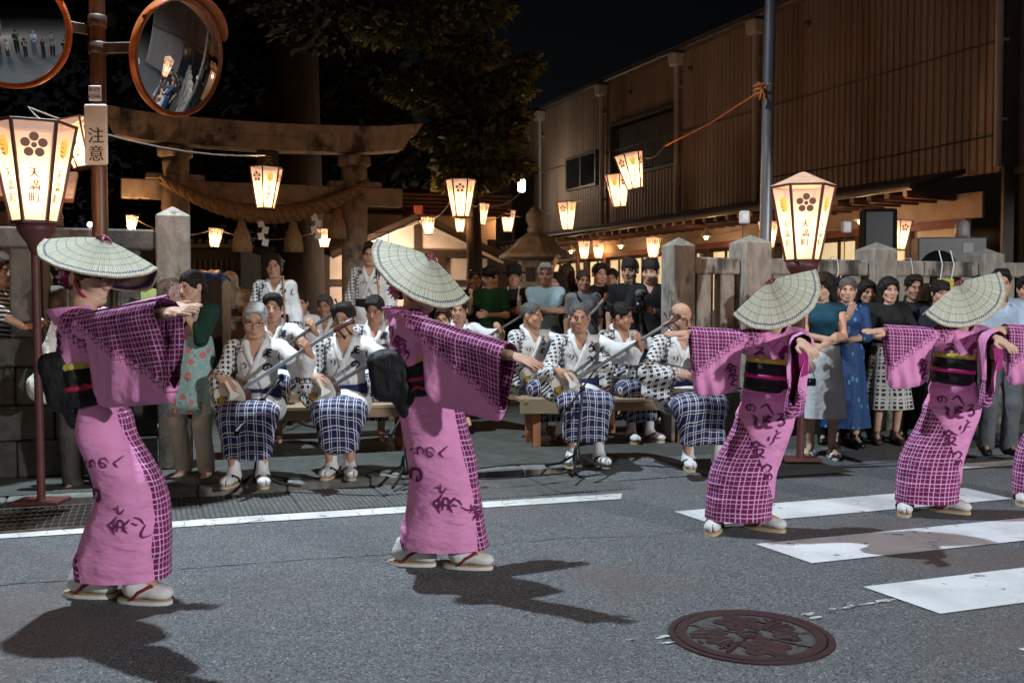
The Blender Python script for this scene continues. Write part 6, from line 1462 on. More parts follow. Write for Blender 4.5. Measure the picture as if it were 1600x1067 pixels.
side_dancer(dict(label='dancer in pink kimono before the shamisen players, arm stretched out low, coral flowers in hair', foot=(690, 885), seed=2,
    pel=(668, 625), belly=(660, 590), chest=(650, 548), neck=(646, 482), hc=(653, 451, .07), head=(62, 12, -14), sh=(652, 512), wrR=(801, 556, -.46), wrL=(770, 545, .30),
    handR=('flat', (.82, -.48, -.30), (.25, -.45, .85)), handL=('flat', (.9, .1, -.4), (0, 0, 1)), feet={'R': (718, 887), 'L': (630, 882)}, toe={'R': (.15, -.02, -.05), 'L': (.15, -.02, -.05)}, kn=(715, 765),
    trunk=[((640, 512), (646, 555), .105, .115), ((648, 555), (658, 598), .112, .10)], smask=((-.05, .01), (1.0, .31)), ml=((640, 485), (792, 645)), collar=(634, 488), ctilt=-8,
    drop=(.42, .375), skew=(-.02, 0, 0), s_in=.16, cuff=-.01,
    skirt=[(585, 622, 698), (612, 618, 712), (640, 624, 722), (680, 630, 732), (710, 637, 740), (745, 642, 745), (775, 640, 750), (805, 635, 752), (840, 626, 757), (868, 629, 762)], ry=[.12, .14, .155, .16, .165, .165, .165, .165, .165, .165],
    edge=[(585, 692), (640, 712), (680, 719), (720, 729), (760, 739), (800, 744), (868, 748)], under=((632, 822), (646, 872)), under_top=838,
    script=[('ra', 654, 699, 20, 80, .2), ('no', 674, 701, 18, 70, .18), ('he', 693, 700, 18, 85, .18), ('ru', 645, 735, 34, 60, .2), ('to', 690, 755, 16, 60, .2), ('kan', 694, 780, 32, 80, .13), ('ri', 715, 778, 16, 60, .2), ('shi', 729, 785, 16, 60, .2), ('kan', 742, 795, 22, 10, .14)], script_b=[('kan', 640, 542, 30, 10), ('no', 650, 556, 18, 0), ('tsu', 620, 522, 24, 40)],
    obi=(660, 588), otilt=-8, orx=.135, bow=[('b', (616, 584), (.23, .34, .25), 8), ('b', (642, 620), (.15, .26, .21), 16)], bowcord=[(640, 612, -.15), (652, 604, -.17), (664, 608, -.17), (676, 598, -.17), (690, 596, -.16)],
    hat=(668, 408, -.03), hfront=(.84, -.06, -.54), hup=(.52, -.14, .84), hdrop=(41, 46), fcol=[('coral', (.60, .09, .08)), ('salmon', (.62, .22, .18)), ('mauve', (.30, .12, .36)), ('pale', (.62, .42, .50))], fpos=(-.055, .105, .0)))

def front_dancer(label, foot):
    loc = gnd(*foot); Y = loc.y; L = lambda u, v, dy=0.0: at(u, v, Y+dy)-loc
    root = thing('person', label, 'person', loc, 0, 'dancers in pink kimono and sedge hats'); J = {'female': True}
    J['pel'] = L(1190, 625); J['belly'] = L(1194, 590); J['chest'] = L(1204, 556); J['neck'] = L(1210, 518); J['hc'] = L(1210, 488, .07); J['Rl'] = Matrix.Rotation(R(4), 3, 'Y'); J['Rh'] = Matrix.Rotation(R(-38), 3, 'Z') @ Matrix.Rotation(R(12), 3, 'X') @ Matrix.Rotation(R(-8), 3, 'Y')
    J['shR'] = L(1176, 529); J['shL'] = L(1246, 530); J['wrR'] = L(1078, 521, -.05); J['elR'] = L(1126, 531, -.02); J['wrL'] = L(1254, 536, -.40); J['elL'] = L(1258, 560, -.18)
    J['handR'] = ('flat', Vector((-.97, -.2, .0)), Vector((-.05, -.30, .95))); J['handL'] = ('relax', Vector((.22, -.90, -.36)).normalized(), Vector((.1, -.3, .95)))
    for k, (u, v), toe in (('R', (1118, 828), (-.055, -.135, -.05)), ('L', (1183, 826), (.125, -.085, -.05))):
        J['hip'+k] = J['pel']; a = gnd(u, v)-loc; J['an'+k] = a+Vector((0, 0, .108)); J['toe'+k] = J['an'+k]+Vector(toe); J['kn'+k] = L(1140 if k == 'R' else 1195, 725, -.03)
    dbody(root, J); face_parts(root, J, 'tied', 'black')
    f = Field(); f.cap(L(1190, 536), L(1236, 536), .085, .085, .05).cap(L(1207, 545), L(1196, 605), .125, .105, .05, sc=(1, 1.15, 1)); f.cap(L(1180, 533), L(1165, 534), .075, .072, .05); f.cap(L(1244, 534), L(1250, 540, -.10), .078, .075, .05)
    f.cap(L(1211, 500, -.09), L(1203, 548, -.20), .062, .012, .012, -1); f.cap(L(1209, 490, 0), L(1210, 514, -.02), .062, .058, .012, -1)
    ml = line_mask(L(1105, 600), L(1180, 520), 1)
    V, Q = f.mesh(.012, noise=folds(.006, 18, 20, 4)); mk = np.array([ml(Vector(p)) for p in V]); bo = npmesh('kimono_bodice', V, Q, pink_plaid, root, uv=np.stack([V[:, 0], V[:, 2]], 1), attr={'mask': mk}); bb = bvh_of(bo)
    script(bo, bb, [('he', *L(1222, 549), .12, 60, .34), ('ru', *L(1180, 553), .07, 0, .2), ('tsu', *L(1236, 535), .10, 30, .32)], pink_ink, (0, -1, .1))
    m = MB()
    for pts in ([(1190, 508, .03), (1187, 520, -.04), (1196, 538, -.11), (1212, 562, -.14)], [(1231, 508, .03), (1232, 520, -.04), (1220, 538, -.12), (1198, 566, -.15)]): ribbon(m, hug(bb, [L(*p) for p in pts], .008), .042, L(1208, 560, .05), .008)
    m.build('collar', pink_plain, root)
    s1 = sleeve(root, L(1185, 534), L(1076, 527, -.05), .068, .064, .36, .42, s_in=.26, skew=(.03, 0, 0), nrm=(0, -1, 0), mask=((.16, .0), (1.0, .27)), seed=1, mats=[pink_plaid])
    sb = bvh_of(s1); script(s1, sb, [('kan', *L(1138, 578), .09, 12, .13), ('to', *L(1145, 594), .06, 0, .2)], pink_ink, (0, -1, 0))
    ds = (L(1256, 540, -.37)-L(1250, 534, 0)); s2 = sleeve(root, L(1249, 536, -.03), L(1255, 541, -.36), .074, .070, .50, .46, s_in=.10, skew=(-.07, -.02, 0), nrm=(-.95, -.30, 0), mask=line_mask(L(1205, 590, -.2), L(1262, 625, -.2), -1), seed=6, wave=.02, mats=[pink_plaid])
    npmesh('sleeve_lining', [p+Vector((0, .004, 0)) for p in [L(1247, 545, -.355), L(1263, 545, -.36), L(1263, 585, -.36), L(1251, 590, -.355)]], [(0, 1, 2, 3)], pink_in, s2)
    keys = [(606, 1164, 1229), (625, 1162, 1234), (645, 1153, 1238), (665, 1147, 1236), (690, 1136, 1228), (716, 1121, 1218), (744, 1110, 1210), (782, 1104, 1206), (817, 1102, 1203)]
    sm = line_mask(L(1146, 634), L(1204, 780), -1)
    sk = kskirt(root, L, keys, sm, [.12, .135, .145, .15, .155, .155, .155, .155, .155], seed=1); kb = bvh_of(sk)
    script(sk, kb, [(k, *L(u, v), sz/F_PX*Y, tn, w*.72) for k, u, v, sz, tn, w in [('ue', 1183, 657, 28, 0, .26), ('no', 1166, 634, 14, 0, .2), ('he', 1190, 634, 22, -15, .2), ('ru', 1208, 651, 20, 0, .2), ('kan', 1172, 696, 28, 5, .13), ('shi', 1181, 716, 16, 20, .2), ('tsu', 1188, 724, 16, 0, .22), ('me', 1191, 737, 14, 0, .24), ('ri', 1193, 682, 15, -20, .2), ('to', 1204, 672, 14, 0, .2), ('u', 1170, 650, 12, 0, .22)]], pink_ink, (0, -1, 0), lift=.006)
    oc = L(1197, 588); Rl = Matrix.Rotation(R(5), 3, 'Y'); band(root, 'obi', oc, .122, .138, -.085, .082, obi_black, Rl, .02); band(root, 'obi_fold', oc, .1245, .1405, -.085, -.036, obi_black, Rl, .01); band(root, 'obi_fold', oc, .1245, .1405, .024, .068, obi_black, Rl, .01); band(root, 'obi_sash', oc, .121, .135, .078, .108, yellow_obi, Rl, .03); band(root, 'obi_cord', oc, .127, .144, -.010, .014, M('pink_cord', (.55, .02, .18), rough=.55), Rl, .04); band(root, 'waist_tuck', L(1194, 622), .130, .145, -.035, .035, pink_plain, Rl, .05)
    f = Field().ell(L(1198, 580, .17), (.13, .07, .11), .03); V, Q = f.mesh(.014); npmesh('obi_bow', V, Q, obi_black, root)
    zori(root, J, RED_STRAP, dz=0.0)
    hat(root, L(1206, 446, -.05), (-.88, -.10, -.46), (-.42, -.30, .86), 54, 34)
    return root
fd = front_dancer('dancer in pink kimono standing before the broad fence post, on the first crosswalk stripe', (1152, 830))
p = gnd(1446, 802); dup(fd, 'dancer in pink kimono in front of the man in the light blue shirt', (p.x, p.y, 0))
p = at(1632, 600, 6.65); dup(fd, 'dancer cut by the photo edge, only one pink sleeve and hand showing', (p.x, 6.65, 0))
# ================================================================== MUSICIANS
white_yukata = plaid('white_lattice_yukata', (.70, .69, .67), (.018, .020, .032),   .038, .038, .22, .04, .03, third=False, wr=.8, wsc=8)
navy_plaid = plaid('navy_check_yukata', (.70, .69, .67), (.016, .022, .085), .060, .060, .085, .0, .01, third=False, line=(.60, .60, .63), wr=.7, wsc=8)
white_plain = cloth('white_yukata_cotton', (.72, .71, .69), wr=.7, wsc=8); navy_obi = cloth('navy_obi', (.012, .018, .07), rough=.7, wr=.5, wsc=12); black_obi = cloth('black_obi', (.010, .010, .012), wr=.5, wsc=12); ink = M('black_cloth_ink', (.016, .016, .026), rough=.9)
def yukata(root, J, sit=True, seed=0, obi=None, pattern=True, full=True, wide=1.0, script_on=True, legs=True):
    obi = obi or navy_obi; f = Field(); torso(f, J, .013, lower=True)
    for k, sg in (('R', -1), ('L', 1)):
        s, e, w = J['sh'+k], J['el'+k], J['wr'+k]; f.cap(s, e, .054, .066, .05); e2 = e.lerp(w, .70); f.cap(e, e2, .067, .060, .04)
        # hanging pouch below the forearm
        dn = Vector((0, 0, -1)); L = .20*wide; m1 = e.lerp(w, .05)+dn*L*.8; m2 = e.lerp(w, .62)+dn*L
        f.cap(e+dn*.05, m1, .060, .045, .06); f.cap(m1, m2, .042, .034, .06); f.cap(e2+dn*.03, m2, .055, .034, .06); f.cap(e.lerp(w, .35)+dn*.03, e.lerp(w, .35)+dn*L*.9, .055, .035, .05)
    nk = J['neck']; ch = J['chest']; U = J['Rl']
    f.cap(nk+Vector((0, -.02, .05)), nk+U @ Vector((0, .0, -.01)), .066, .062, .012, -1); f.cap(nk+U @ Vector((0, -.075, .03)), ch+U @ Vector((0, -.150, -.02)), .060, .008, .010, -1)
    V, Q = f.mesh(.0125, noise=folds(.0065, 15, 17, seed)); P = V-np.array(J['chest'])
    # lattice over the right shoulder and sleeve and on the outer left sleeve
    mk = np.maximum(np.minimum(-P[:, 0]-.165+.3*np.maximum(0, P[:, 2]-.02), .25), np.minimum(P[:, 0]-.20, J['elL'].z-J['chest'].z-.13-P[:, 2])) if pattern else np.full(len(V), -9.)
    top = npmesh('yukata_top', V, Q, white_yukata, root, uv=np.stack([V[:, 0]+.4*V[:, 1], V[:, 2]+.5*V[:, 1]], 1), attr={'mask': mk}); tb = bvh_of(top)
    m = MB(); c0 = ch+Vector((0, .08, 0))
    for sg in (-1, 1):
        pts = [nk+U @ Vector((sg*.02, .075, .045)), nk+U @ Vector((sg*.068, .04, .03)), nk+U @ Vector((sg*.078, -.03, -.005)), nk+U @ Vector((sg*.055, -.11, -.07)), ch+U @ Vector((sg*.012, -.135, -.01)), ch+U @ Vector((-sg*.045, -.13, -.13)), ch+U @ Vector((-sg*.075, -.125, -.20))]
        P2 = brush([(0, 0)]) if False else pts; sm = []
        for i in range(len(P2)-1):
            for j in range(4): sm.append(P2[i].lerp(P2[i+1], j/4))
        q = hug(tb, sm[8:], .004); ribbon(m, [p for p in sm[:8]]+q, .040, c0, .007+.003*(sg > 0))
    m.build('collar', white_plain, root)
    if script_on:
        g = random.Random(seed*13+5); x0 = ch.x; z0 = ch.z; ey = (U @ Vector((0, -1, .12)))
        script(top, tb, [(g.choice(['ue', 'ru', 'kan']), x0+.085, ch.y, z0+.055, .085, g.uniform(-15, 15), .15), (g.choice(['he', 'no']), x0+.09, ch.y, z0-.045, .070, g.uniform(-20, 10), .18), (g.choice(['to', 'me', 'kan']), x0-.10, ch.y, z0+.09, .05, g.uniform(-20, 20), .14), (g.choice(['ri', 'u']), x0-.07, ch.y, z0-.03, .05, g.uniform(-20, 20), .16), ('shi', x0+.19, ch.y, z0+.03, .06, -20, .18)], ink, ey)
    # lap and legs
    if legs:
        f = Field(); Qm = np.array(J['Rl']); f.ell(J['pel']+Vector((0, .0, .0)), (.172, .125, .125), .06)
        for k in 'RL':
            f.cap(J['hip'+k], J['kn'+k], .095, .074, .10); f.cap(J['kn'+k], J['kn'+k].lerp(J['an'+k], .86 if sit else .86), .074, .060, .11)
        kc = (J['knR']+J['knL'])/2; ac = (J['anR']+J['anL'])/2
        if sit: f.cap(J['pel']+Vector((0, -.08, .0)), kc, .10, .075, .08); f.cap(kc, kc.lerp(ac, .84), .075, .06, .10)
        else: f.cap(J['pel'], J['pel'].lerp(ac, .86), .13, .12, .08)
        f.box((0, -.2, -.185), (2, 2, .75), .012, -1); V, Q = f.mesh(.0135, noise=folds(.006, 16, 22, seed+3)); t = -(V[:, 1]+V[:, 2]) if sit else -V[:, 2]
        tt = t-(J['pel'].z*-1) if False else t; cut = -(kc.y+kc.z)-.26 if sit else -.62
        lo = npmesh('yukata_skirt', V, Q, navy_plaid, root, uv=np.stack([V[:, 0], tt], 1), attr={'mask': tt-cut+.35*np.maximum(0, V[:, 0]-.06)*-1})
        if script_on and sit: script(lo, bvh_of(lo), [('to', J['pel'].x+.10, 0, kc.z+.085, .05, 20, .2), ('he', J['pel'].x-.02, 0, kc.z+.09, .055, -10, .2)], ink, (0, -.35, 1))
    band(root, 'obi', J['belly']+U @ Vector((0, -.005, -.085)), .170, .136, -.05, .062, obi, U, .02)
    return top
shami_skin = M('shamisen_skin', (.66, .63, .55), (.58, .54, .46), 4, .5); shami_wood = M('rosewood', (.10, .032, .018), (.06, .02, .012), 8, .35, sc=(1, .2, 1)); neck_dark = M('dark_neck_wood', (.10, .060, .035), (.06, .035, .02), 5, .3); neck_pale = M('silver_wrapped_neck', (.42, .44, .48), rough=.3, metal=.3); ivory = M('ivory_pegs', (.03, .025, .022), rough=.3); gold_p = M('gold_patch', (.45, .28, .04), (.35, .2, .03), 30, .4, .4)
def shamisen(label, root, P0, P1, face, neck=neck_dark, Lw=.80):
    """P0 centre of the body, P1 point towards the pegs, face: direction of the skin (root space)"""
    Mw = root.matrix_basis if False else Matrix.Translation(root.location) @ Matrix.Rotation(root.rotation_euler.z, 4, 'Z') @ Matrix.Diagonal((*root.scale, 1)); P0 = Mw @ Vector(P0); P1 = Mw @ Vector(P1); fc = (Mw.to_3x3() @ Vector(face)).normalized()
    z = (P1-P0).normalized(); y = -(fc-z*fc.dot(z)).normalized(); x = y.cross(z); t_ = thing('shamisen', label, 'shamisen', P0, 0, 'shamisen of the musicians'); q = RM(x, y, z).to_4x4(); t_.matrix_basis = Matrix.Translation(P0) @ q
    def rsq(w, h, e=3.2, n=40): return [(math.copysign(abs(math.cos(2*PI*i/n))**(2/e), math.cos(2*PI*i/n))*w, math.copysign(abs(math.sin(2*PI*i/n))**(2/e), math.sin(2*PI*i/n))*h) for i in range(n)]
    MB().prism(rsq(.104, .112), .092, (0, .0, 0)).build('body_frame', shami_wood, t_); o = MB().prism(rsq(.101, .109), .004, (0, -.0482, 0)).build('skin', shami_skin, t_); MB().prism(rsq(.101, .109), .004, (0, .0482, 0)).build('skin', shami_skin, t_)
    MB().prism([(-.035, -.095), (.035, -.095), (.03, -.04), (.0, -.025), (-.03, -.04)], .003, (0, -.0515, 0)).build('skin_patch', gold_p, o)
    MB().box((0, -.056, -.03), (.030, .012, .008), bev=.002).build('bridge', ivory, t_)
    MB().box((0, -.020, .10+Lw/2), (.026, .030, Lw), bev=.006).build('neck', neck, t_); MB().box((0, .0, -.115), (.024, .03, .035), bev=.005).build('tail_spike', shami_wood, t_)
    m = MB(); m.tube([(0, -.020, .10+Lw), (0, -.014, .16+Lw), (0, .006, .215+Lw), (0, .040, .235+Lw)], [.017, .019, .018, .024], 10, flat=.9); m.build('peg_head', shami_wood, t_)
    for i, (sg, zz) in enumerate(((1, .125), (-1, .150), (1, .178))): m = MB(); m.tube([(0, -.008, zz+Lw), (sg*.055, -.004, zz+Lw+.008), (sg*.085, 0, zz+Lw+.012)], [.005, .007, .013], 8); m.build('tuning_peg', ivory, t_)
    for i in (-1, 0, 1): MB().tube([(i*.007, -.058, -.03), (i*.006, -.038, .13), (i*.006, -.038, .10+Lw)], .0012, 4).build('string', neck_pale, t_)
    m = MB(); m.tube([(0, -.05, -.10), (.03, -.052, -.085), (0, -.054, -.10), (-.03, -.052, -.085), (0, -.05, -.10)], .006, 6); m.build('tail_cord', navy_obi, t_)
    return t_
def plectrum(label, root, p, d):
    w = Matrix.Translation(root.location) @ Matrix.Rotation(root.rotation_euler.z, 4, 'Z'); o = MB().prism([(-.010, -.06), (.010, -.06), (.012, .02), (.042, .075), (-.042, .075), (-.012, .02)], .006).build('plectrum', M('plectrum_ivory', (.6, .57, .5), rough=.35) if 'plectrum_ivory' not in MATS else MATS['plectrum_ivory'])
    o.matrix_basis = w @ (Matrix.Translation(p) @ basis(d, (1, 0, 0)).to_4x4()); tag(o, label, 'plectrum', 'plectra of the musicians'); return o
MUS = 'musicians in white and navy yukata'
def person(label, loc, rz=0, s=1.0, group=None):
    t_ = thing('person', label, 'person', loc, rz, group); t_.scale = (s, s, s); return t_
def player(label, u, v, rz, hd, hair, hcol='black', glasses=False, skin=1, lean=6, shlab=None, neck=neck_dark, z=PZ, seed=0, Y=None, up=0.0, script_on=True, plec=None, s=1.0, ang=30, bz=.62, legs=None, zor=True):
    loc = gnd(u, v, z) if Y is None else Vector((at(u, v, Y).x, Y, z)); root = person(label, loc+Vector((0, 0, up)), R(rz), s, MUS)
    a = R(ang); ax = Vector((math.cos(a)*.93, -.22, math.sin(a))).normalized(); B = Vector((-.13, -.27, bz)); face = Vector((.0, -1, .12))
    grip = B+ax*.70; rw = B+Vector((-.02, -.10, .080))
    J = skeleton(True, lean, 0, hd, arms={'L': dict(to=grip+Vector((-.01, -.015, -.055)), hint=(.22, .15, -1), pose='grip', dir=(-.30, -.45, .75), back=(.75, -.4, .1)), 'R': dict(to=rw+Vector((-.05, .06, .035)), hint=(-.42, .7, -.6), pose='pluck', dir=(.70, -.35, -.55), back=(-.2, -.75, .45))}, legs=legs)
    body(root, J, SKIN[skin]); face_parts(root, J, hair, hcol, glasses); yukata(root, J, True, seed, script_on=script_on)
    if zor: zori(root, J, BLK_STRAP, 0.024)
    if shlab: shamisen(shlab, root, B, B+ax, face, neck)
    if plec: plectrum(plec, root, J['wrR']+Vector((.075, -.075, -.06)), (.45, -.2, -.75))
    return root, J
player('silver haired man in glasses seated playing a shamisen with a pale silvery neck', 405, 742, 4, (8, 12, 4), 'short', 'grey', True, 1, 8, 'shamisen with a pale silvery neck held by the silver haired man', neck_pale, seed=1, plec='plectrum in the hand of the silver haired man', legs={'R': dict(to=(-.10, -.40, .085)), 'L': dict(to=(.10, -.42, .085))})
player('black haired man in glasses seated playing a shamisen beside the silver haired man', 541, 732, 2, (-10, 8, -2), 'side', 'black', True, 1, 6, 'shamisen with a brown neck held by the black haired man in glasses', neck_dark, seed=2, plec='plectrum in the hand of the black haired man in glasses', ang=29, legs={'R': dict(to=(-.06, -.36, .085)), 'L': dict(to=(.07, -.37, .085))})
player('man with cropped hair and chin beard seated on the bench playing a shamisen', 903, 714, 4, (-6, 2, 0), 'crew', 'dark_grey', False, 2, 4, 'shamisen held by the man with cropped hair on the bench', neck_dark, seed=3, plec='plectrum in the hand of the man with cropped hair', ang=31, legs={'R': dict(to=(-.10, -.40, .085)), 'L': dict(to=(.11, -.42, .085))})
# second row: on a bench behind
player('young man with dark parted hair playing a shamisen behind the silver haired man', 430, 700, 4, (4, 4, 0), 'side', 'black', False, 1, 4, 'shamisen showing its peg head above the silver haired man', neck_dark, Y=8.85, up=.08, seed=4, ang=33, zor=False)
player('man looking down behind the black haired man in glasses, only chest and head showing', 588, 700, 0, (-6, 18, 0), 'short', 'black', False, 2, 5, None, Y=9.1, up=.06, seed=5, zor=False)
player('seated musician behind the dancer with coral flowers, chest in white yukata showing', 718, 700, 0, (-4, 6, 0), 'short', 'black', False, 1, 3, 'dark shamisen neck beside the dancer with coral flowers', neck_dark, Y=10.2, up=.05, seed=6, zor=False)
player('cropped haired musician turned in profile playing at the end of the bench', 826, 690, 28, (38, 2, 0), 'crew', 'dark_grey', False, 2, 4, 'shamisen held low by the musician in profile', neck_dark, Y=9.5, up=.0, seed=7, ang=44)
player('dark haired musician in profile bent over behind the bench', 962, 700, 26, (42, 10, 0), 'short', 'black', False, 2, 8, None, Y=9.5, up=.0, seed=8)
# man with the bowed kokyu at the end of the bench
loc = gnd(1088, 722, PZ); rt = person('balding man in glasses seated at the bench end drawing a long bow', loc+Vector((-.14, .08, 0)), R(12), 1.0, MUS)
J = skeleton(True, 5, 0, (14, 10, 0), arms={'R': dict(to=(-.10, -.26, .72), hint=(-1, .3, -.3), pose='grip', dir=(.75, -.5, -.1), back=(-.3, -.6, .6)), 'L': dict(to=(.16, -.30, .78), hint=(1, .2, -.5), pose='grip', dir=(-.3, -.5, .6), back=(.8, -.3, 0))}, legs={'R': dict(to=(-.06, -.38, .085)), 'L': dict(to=(.16, -.44, .085))})
body(rt, J, SKIN[1]); face_parts(rt, J, 'bald', 'dark_grey', True); yukata(rt, J, True, 9); zori(rt, J, BLK_STRAP, .024)
w = Matrix.Translation(rt.location) @ Matrix.Rotation(R(12), 4, 'Z'); a, b2 = w @ Vector((-.33, -.33, .83)), w @ Vector((.45, -.36, .58))
o = thing('bow', 'long thin black bow drawn by the balding man', 'bow', a); MB().tube([(0, 0, 0), (b2-a)*.5+Vector((0, 0, .035)), b2-a], .006, 6).build('stick', black_metal, o); MB().tube([(0, 0, -.012), (b2-a)+Vector((0, 0, -.012))], .003, 4).build('hair', paper, o); MB().tube([(0, 0, 0), (.0, 0, -.014)], .007, 6).build('tip', ivory, o)
kk = thing('kokyu', 'small dark bowed fiddle standing on the knee of the balding man', 'fiddle', w @ Vector((.17, -.34, .60)), R(12)); MB().box((0, 0, .07), (.13, .07, .14), bev=.02).build('body', shami_wood, kk); MB().tube([(0, 0, .14), (-.02, 0, .62)], .011, 8).build('neck', neck_dark, kk); MB().box((0, -.037, .07), (.11, .004, .12), bev=.001).build('skin', shami_skin, kk)
# two singers standing at microphones
def singer(label, u, v, Y, rz, hd, hair, glasses, seed, z=PZ, s=1.0):
    loc = Vector((at(u, v, Y).x, Y, z)); rt = person(label, loc, R(rz), s, MUS); J = skeleton(False, 0, 0, hd, arms={k: dict(to=(sg*.24, -.10, .80), hint=(sg*.5, .8, 0)) for k, sg in (('R', -1), ('L', 1))})
    body(rt, J, SKIN[1]); face_parts(rt, J, hair, 'black', glasses); yukata(rt, J, False, seed, black_obi); shoes(rt, J, 'shoe', black_metal); return rt
singer('standing singer in white yukata at the microphone between the gate post and the trunk', 432, 700, 10.4, 6, (-6, -4, 0), 'short', False, 11, s=1.0, z=.16)
singer('standing singer in glasses behind the sedge hat, in front of the torii column', 581, 700, 11.2, -4, (4, 4, 0), 'short', True, 12, s=1.02, z=.30)
def seated_back(label, u, v, Y, hd, hair, hcol, skin, seed, dz=0, glasses=False):
    loc = Vector((at(u, v, Y).x, Y, PZ+dz)); rt = person(label, loc, R(random.uniform(-8, 8)), 1.0, MUS); J = skeleton(True, 5, 0, hd); body(rt, J, SKIN[skin], near=False); face_parts(rt, J, hair, hcol, glasses); yukata(rt, J, True, seed, legs=False)
seated_back('woman in white yukata seated far back between the singer and the trunk', 472, 600, 11.2, (6, 4, 0), 'bun', 'black', 0, 13, .12); seated_back('older man in white yukata seated far back beside the old cedar trunk', 511, 600, 11.4, (-4, 4, 0), 'short', 'dark_grey', 2, 14, .08); seated_back('person in white yukata seated behind the shoulder of the dancer with coral flowers', 694, 600, 10.8, (0, 6, 0), 'short', 'brown', 1, 15, -.05)
# ---- microphones
mic_grille = M('mic_grille', (.045, .045, .048), (.02, .02, .02), 200, .4, .5)
def mic_stand(label, foot, mic, boom=True, gold=False, h=None):
    foot = Vector(foot); t_ = thing('microphone_stand', label, 'microphone stand', foot, 0, 'microphone stands'); mc = Vector(mic)-foot; pm = M('copper_tube', (.42, .22, .12), rough=.3, metal=.7) if gold and 'copper_tube' not in MATS else (MATS['copper_tube'] if gold else black_metal)
    top = Vector((mc.x*.25, mc.y*.25, (h or mc.z*.62))) if boom else Vector((mc.x, mc.y+.02, mc.z-.12))
    MB().tube([(0, 0, .07), top], .011, 10).build('pole', pm, t_); MB().lathe([(.03, .05), (.035, .09), (.022, .16), (.014, .20)], n=14).build('hub', black_metal, t_)
    for k in range(3): a = R(20+120*k); MB().tube([(0, 0, .13), (math.cos(a)*.16, math.sin(a)*.16, .04), (math.cos(a)*.30, math.sin(a)*.30, .010)], [.010, .010, .012], 8).build('leg', black_metal, t_)
    if boom: d = (mc-top).normalized(); MB().tube([top-d*.30, mc-d*.10], .008, 8).build('boom_arm', pm, t_); MB().lathe([(.022, -.02), (.022, .02)], top, 12, rot=Matrix.Rotation(PI/2, 3, 'X')).build('clutch', black_metal, t_); MB().tube([top-d*.30, top-d*.38], .02, 8).build('counterweight', black_metal, t_)
    else: d = Vector((0, .5, .85)).normalized()
    m = MB(); q = basis(d, (1, 0, 0)); m.lathe([(.010, -.13), (.015, -.02), (.018, .0)], mc, 12, rot=q); mcb = m.build('microphone', black_metal, t_); MB()._ell(mc+d*.02, (.025, .025, .028), 12, 8, 0, None).build('grille', mic_grille, mcb); return t_
mic_stand('boom microphone stand in front of the silver haired man', gnd(402, 765, PZ*.5), at(438, 592, 7.25), h=.62); mic_stand('boom microphone stand in front of the man with cropped hair', gnd(901, 735, PZ), at(935, 570, 8.05), h=.62)
mic_stand('copper coloured microphone stand before the singer by the gate post', Vector((at(452, 600, 9.95).x, 9.95, PZ)), at(441, 412, 9.9), False, True); mic_stand('copper coloured microphone stand before the singer in glasses', Vector((at(607, 600, 10.7).x, 10.7, PZ)), at(589, 412, 10.65), False, True); mic_stand('low microphone stand whose feet show beside the dancer with coral flowers', gnd(632, 752, PZ*.5), at(660, 600, 7.6), h=.55)
# ---- benches
def bench(label, p0, p1, hgt, dep=.42, pale=True):
    p0, p1 = Vector(p0), Vector(p1); c = (p0+p1)/2; L = (p1-p0).length; rz = math.atan2(p1.y-p0.y, p1.x-p0.x); t_ = thing('bench', label, 'bench', (c.x, c.y, PZ), rz, 'wooden benches of the musicians')
    for i in range(3): MB().box((0, -dep/2+dep*(i+.5)/3, hgt-.018), (L, dep/3-.006, .036), bev=.005).build('seat_plank', wood_pale, t_)
    for y in (-dep/2+.03, dep/2-.03): MB().box((0, y, hgt-.075), (L-.08, .03, .075), bev=.004).build('apron', wood_pale, t_)
    for x in (-L/2+.12, L/2-.12):
        for y in (-dep/2+.06, dep/2-.06): MB().box((x, y, (hgt-.11)/2), (.075, .05, hgt-.11), bev=.005).build('leg', wood_orange, t_)
        MB().box((x, 0, .16), (.05, dep-.12, .05), bev=.004).build('stretcher', wood_orange, t_)
    return t_
def bat(u, v, Y): p = at(u, v, Y); return Vector((p.x, p.y, 0))
bench('pale wooden bench under the man with cropped hair and the balding man', bat(812, 640, 8.95), bat(1075, 640, 9.25), .415); bench('pale wooden bench under the silver haired man and the man in glasses', bat(330, 640, 8.2), bat(650, 640, 8.75), .415); bench('wooden bench in the second row behind the silver haired man', bat(360, 640, 9.2), bat(660, 640, 9.75), .46); bench('wooden bench in the second row behind the man with cropped hair', bat(700, 640, 10.3), bat(860, 640, 9.9), .43); bench('short bench under the bent musician in profile', bat(930, 640, 9.85), bat(1010, 640, 9.95), .42)
o = thing('brown_paper_sheet', 'brown paper folded over the end of the bench beside the cropped haired man', 'paper', bat(850, 640, 8.97)+Vector((0, 0, PZ))); MB().box((.0, -.01, .422), (.42, .40, .006)).build('sheet', M('kraft_paper', (.30, .22, .13), (.25, .18, .10), 4, .8), o); MB().box((-.02, -.218, .36), (.40, .005, .12), rot=Matrix.Rotation(R(-8), 3, 'X')).build('hanging_edge', MATS['kraft_paper'], o)
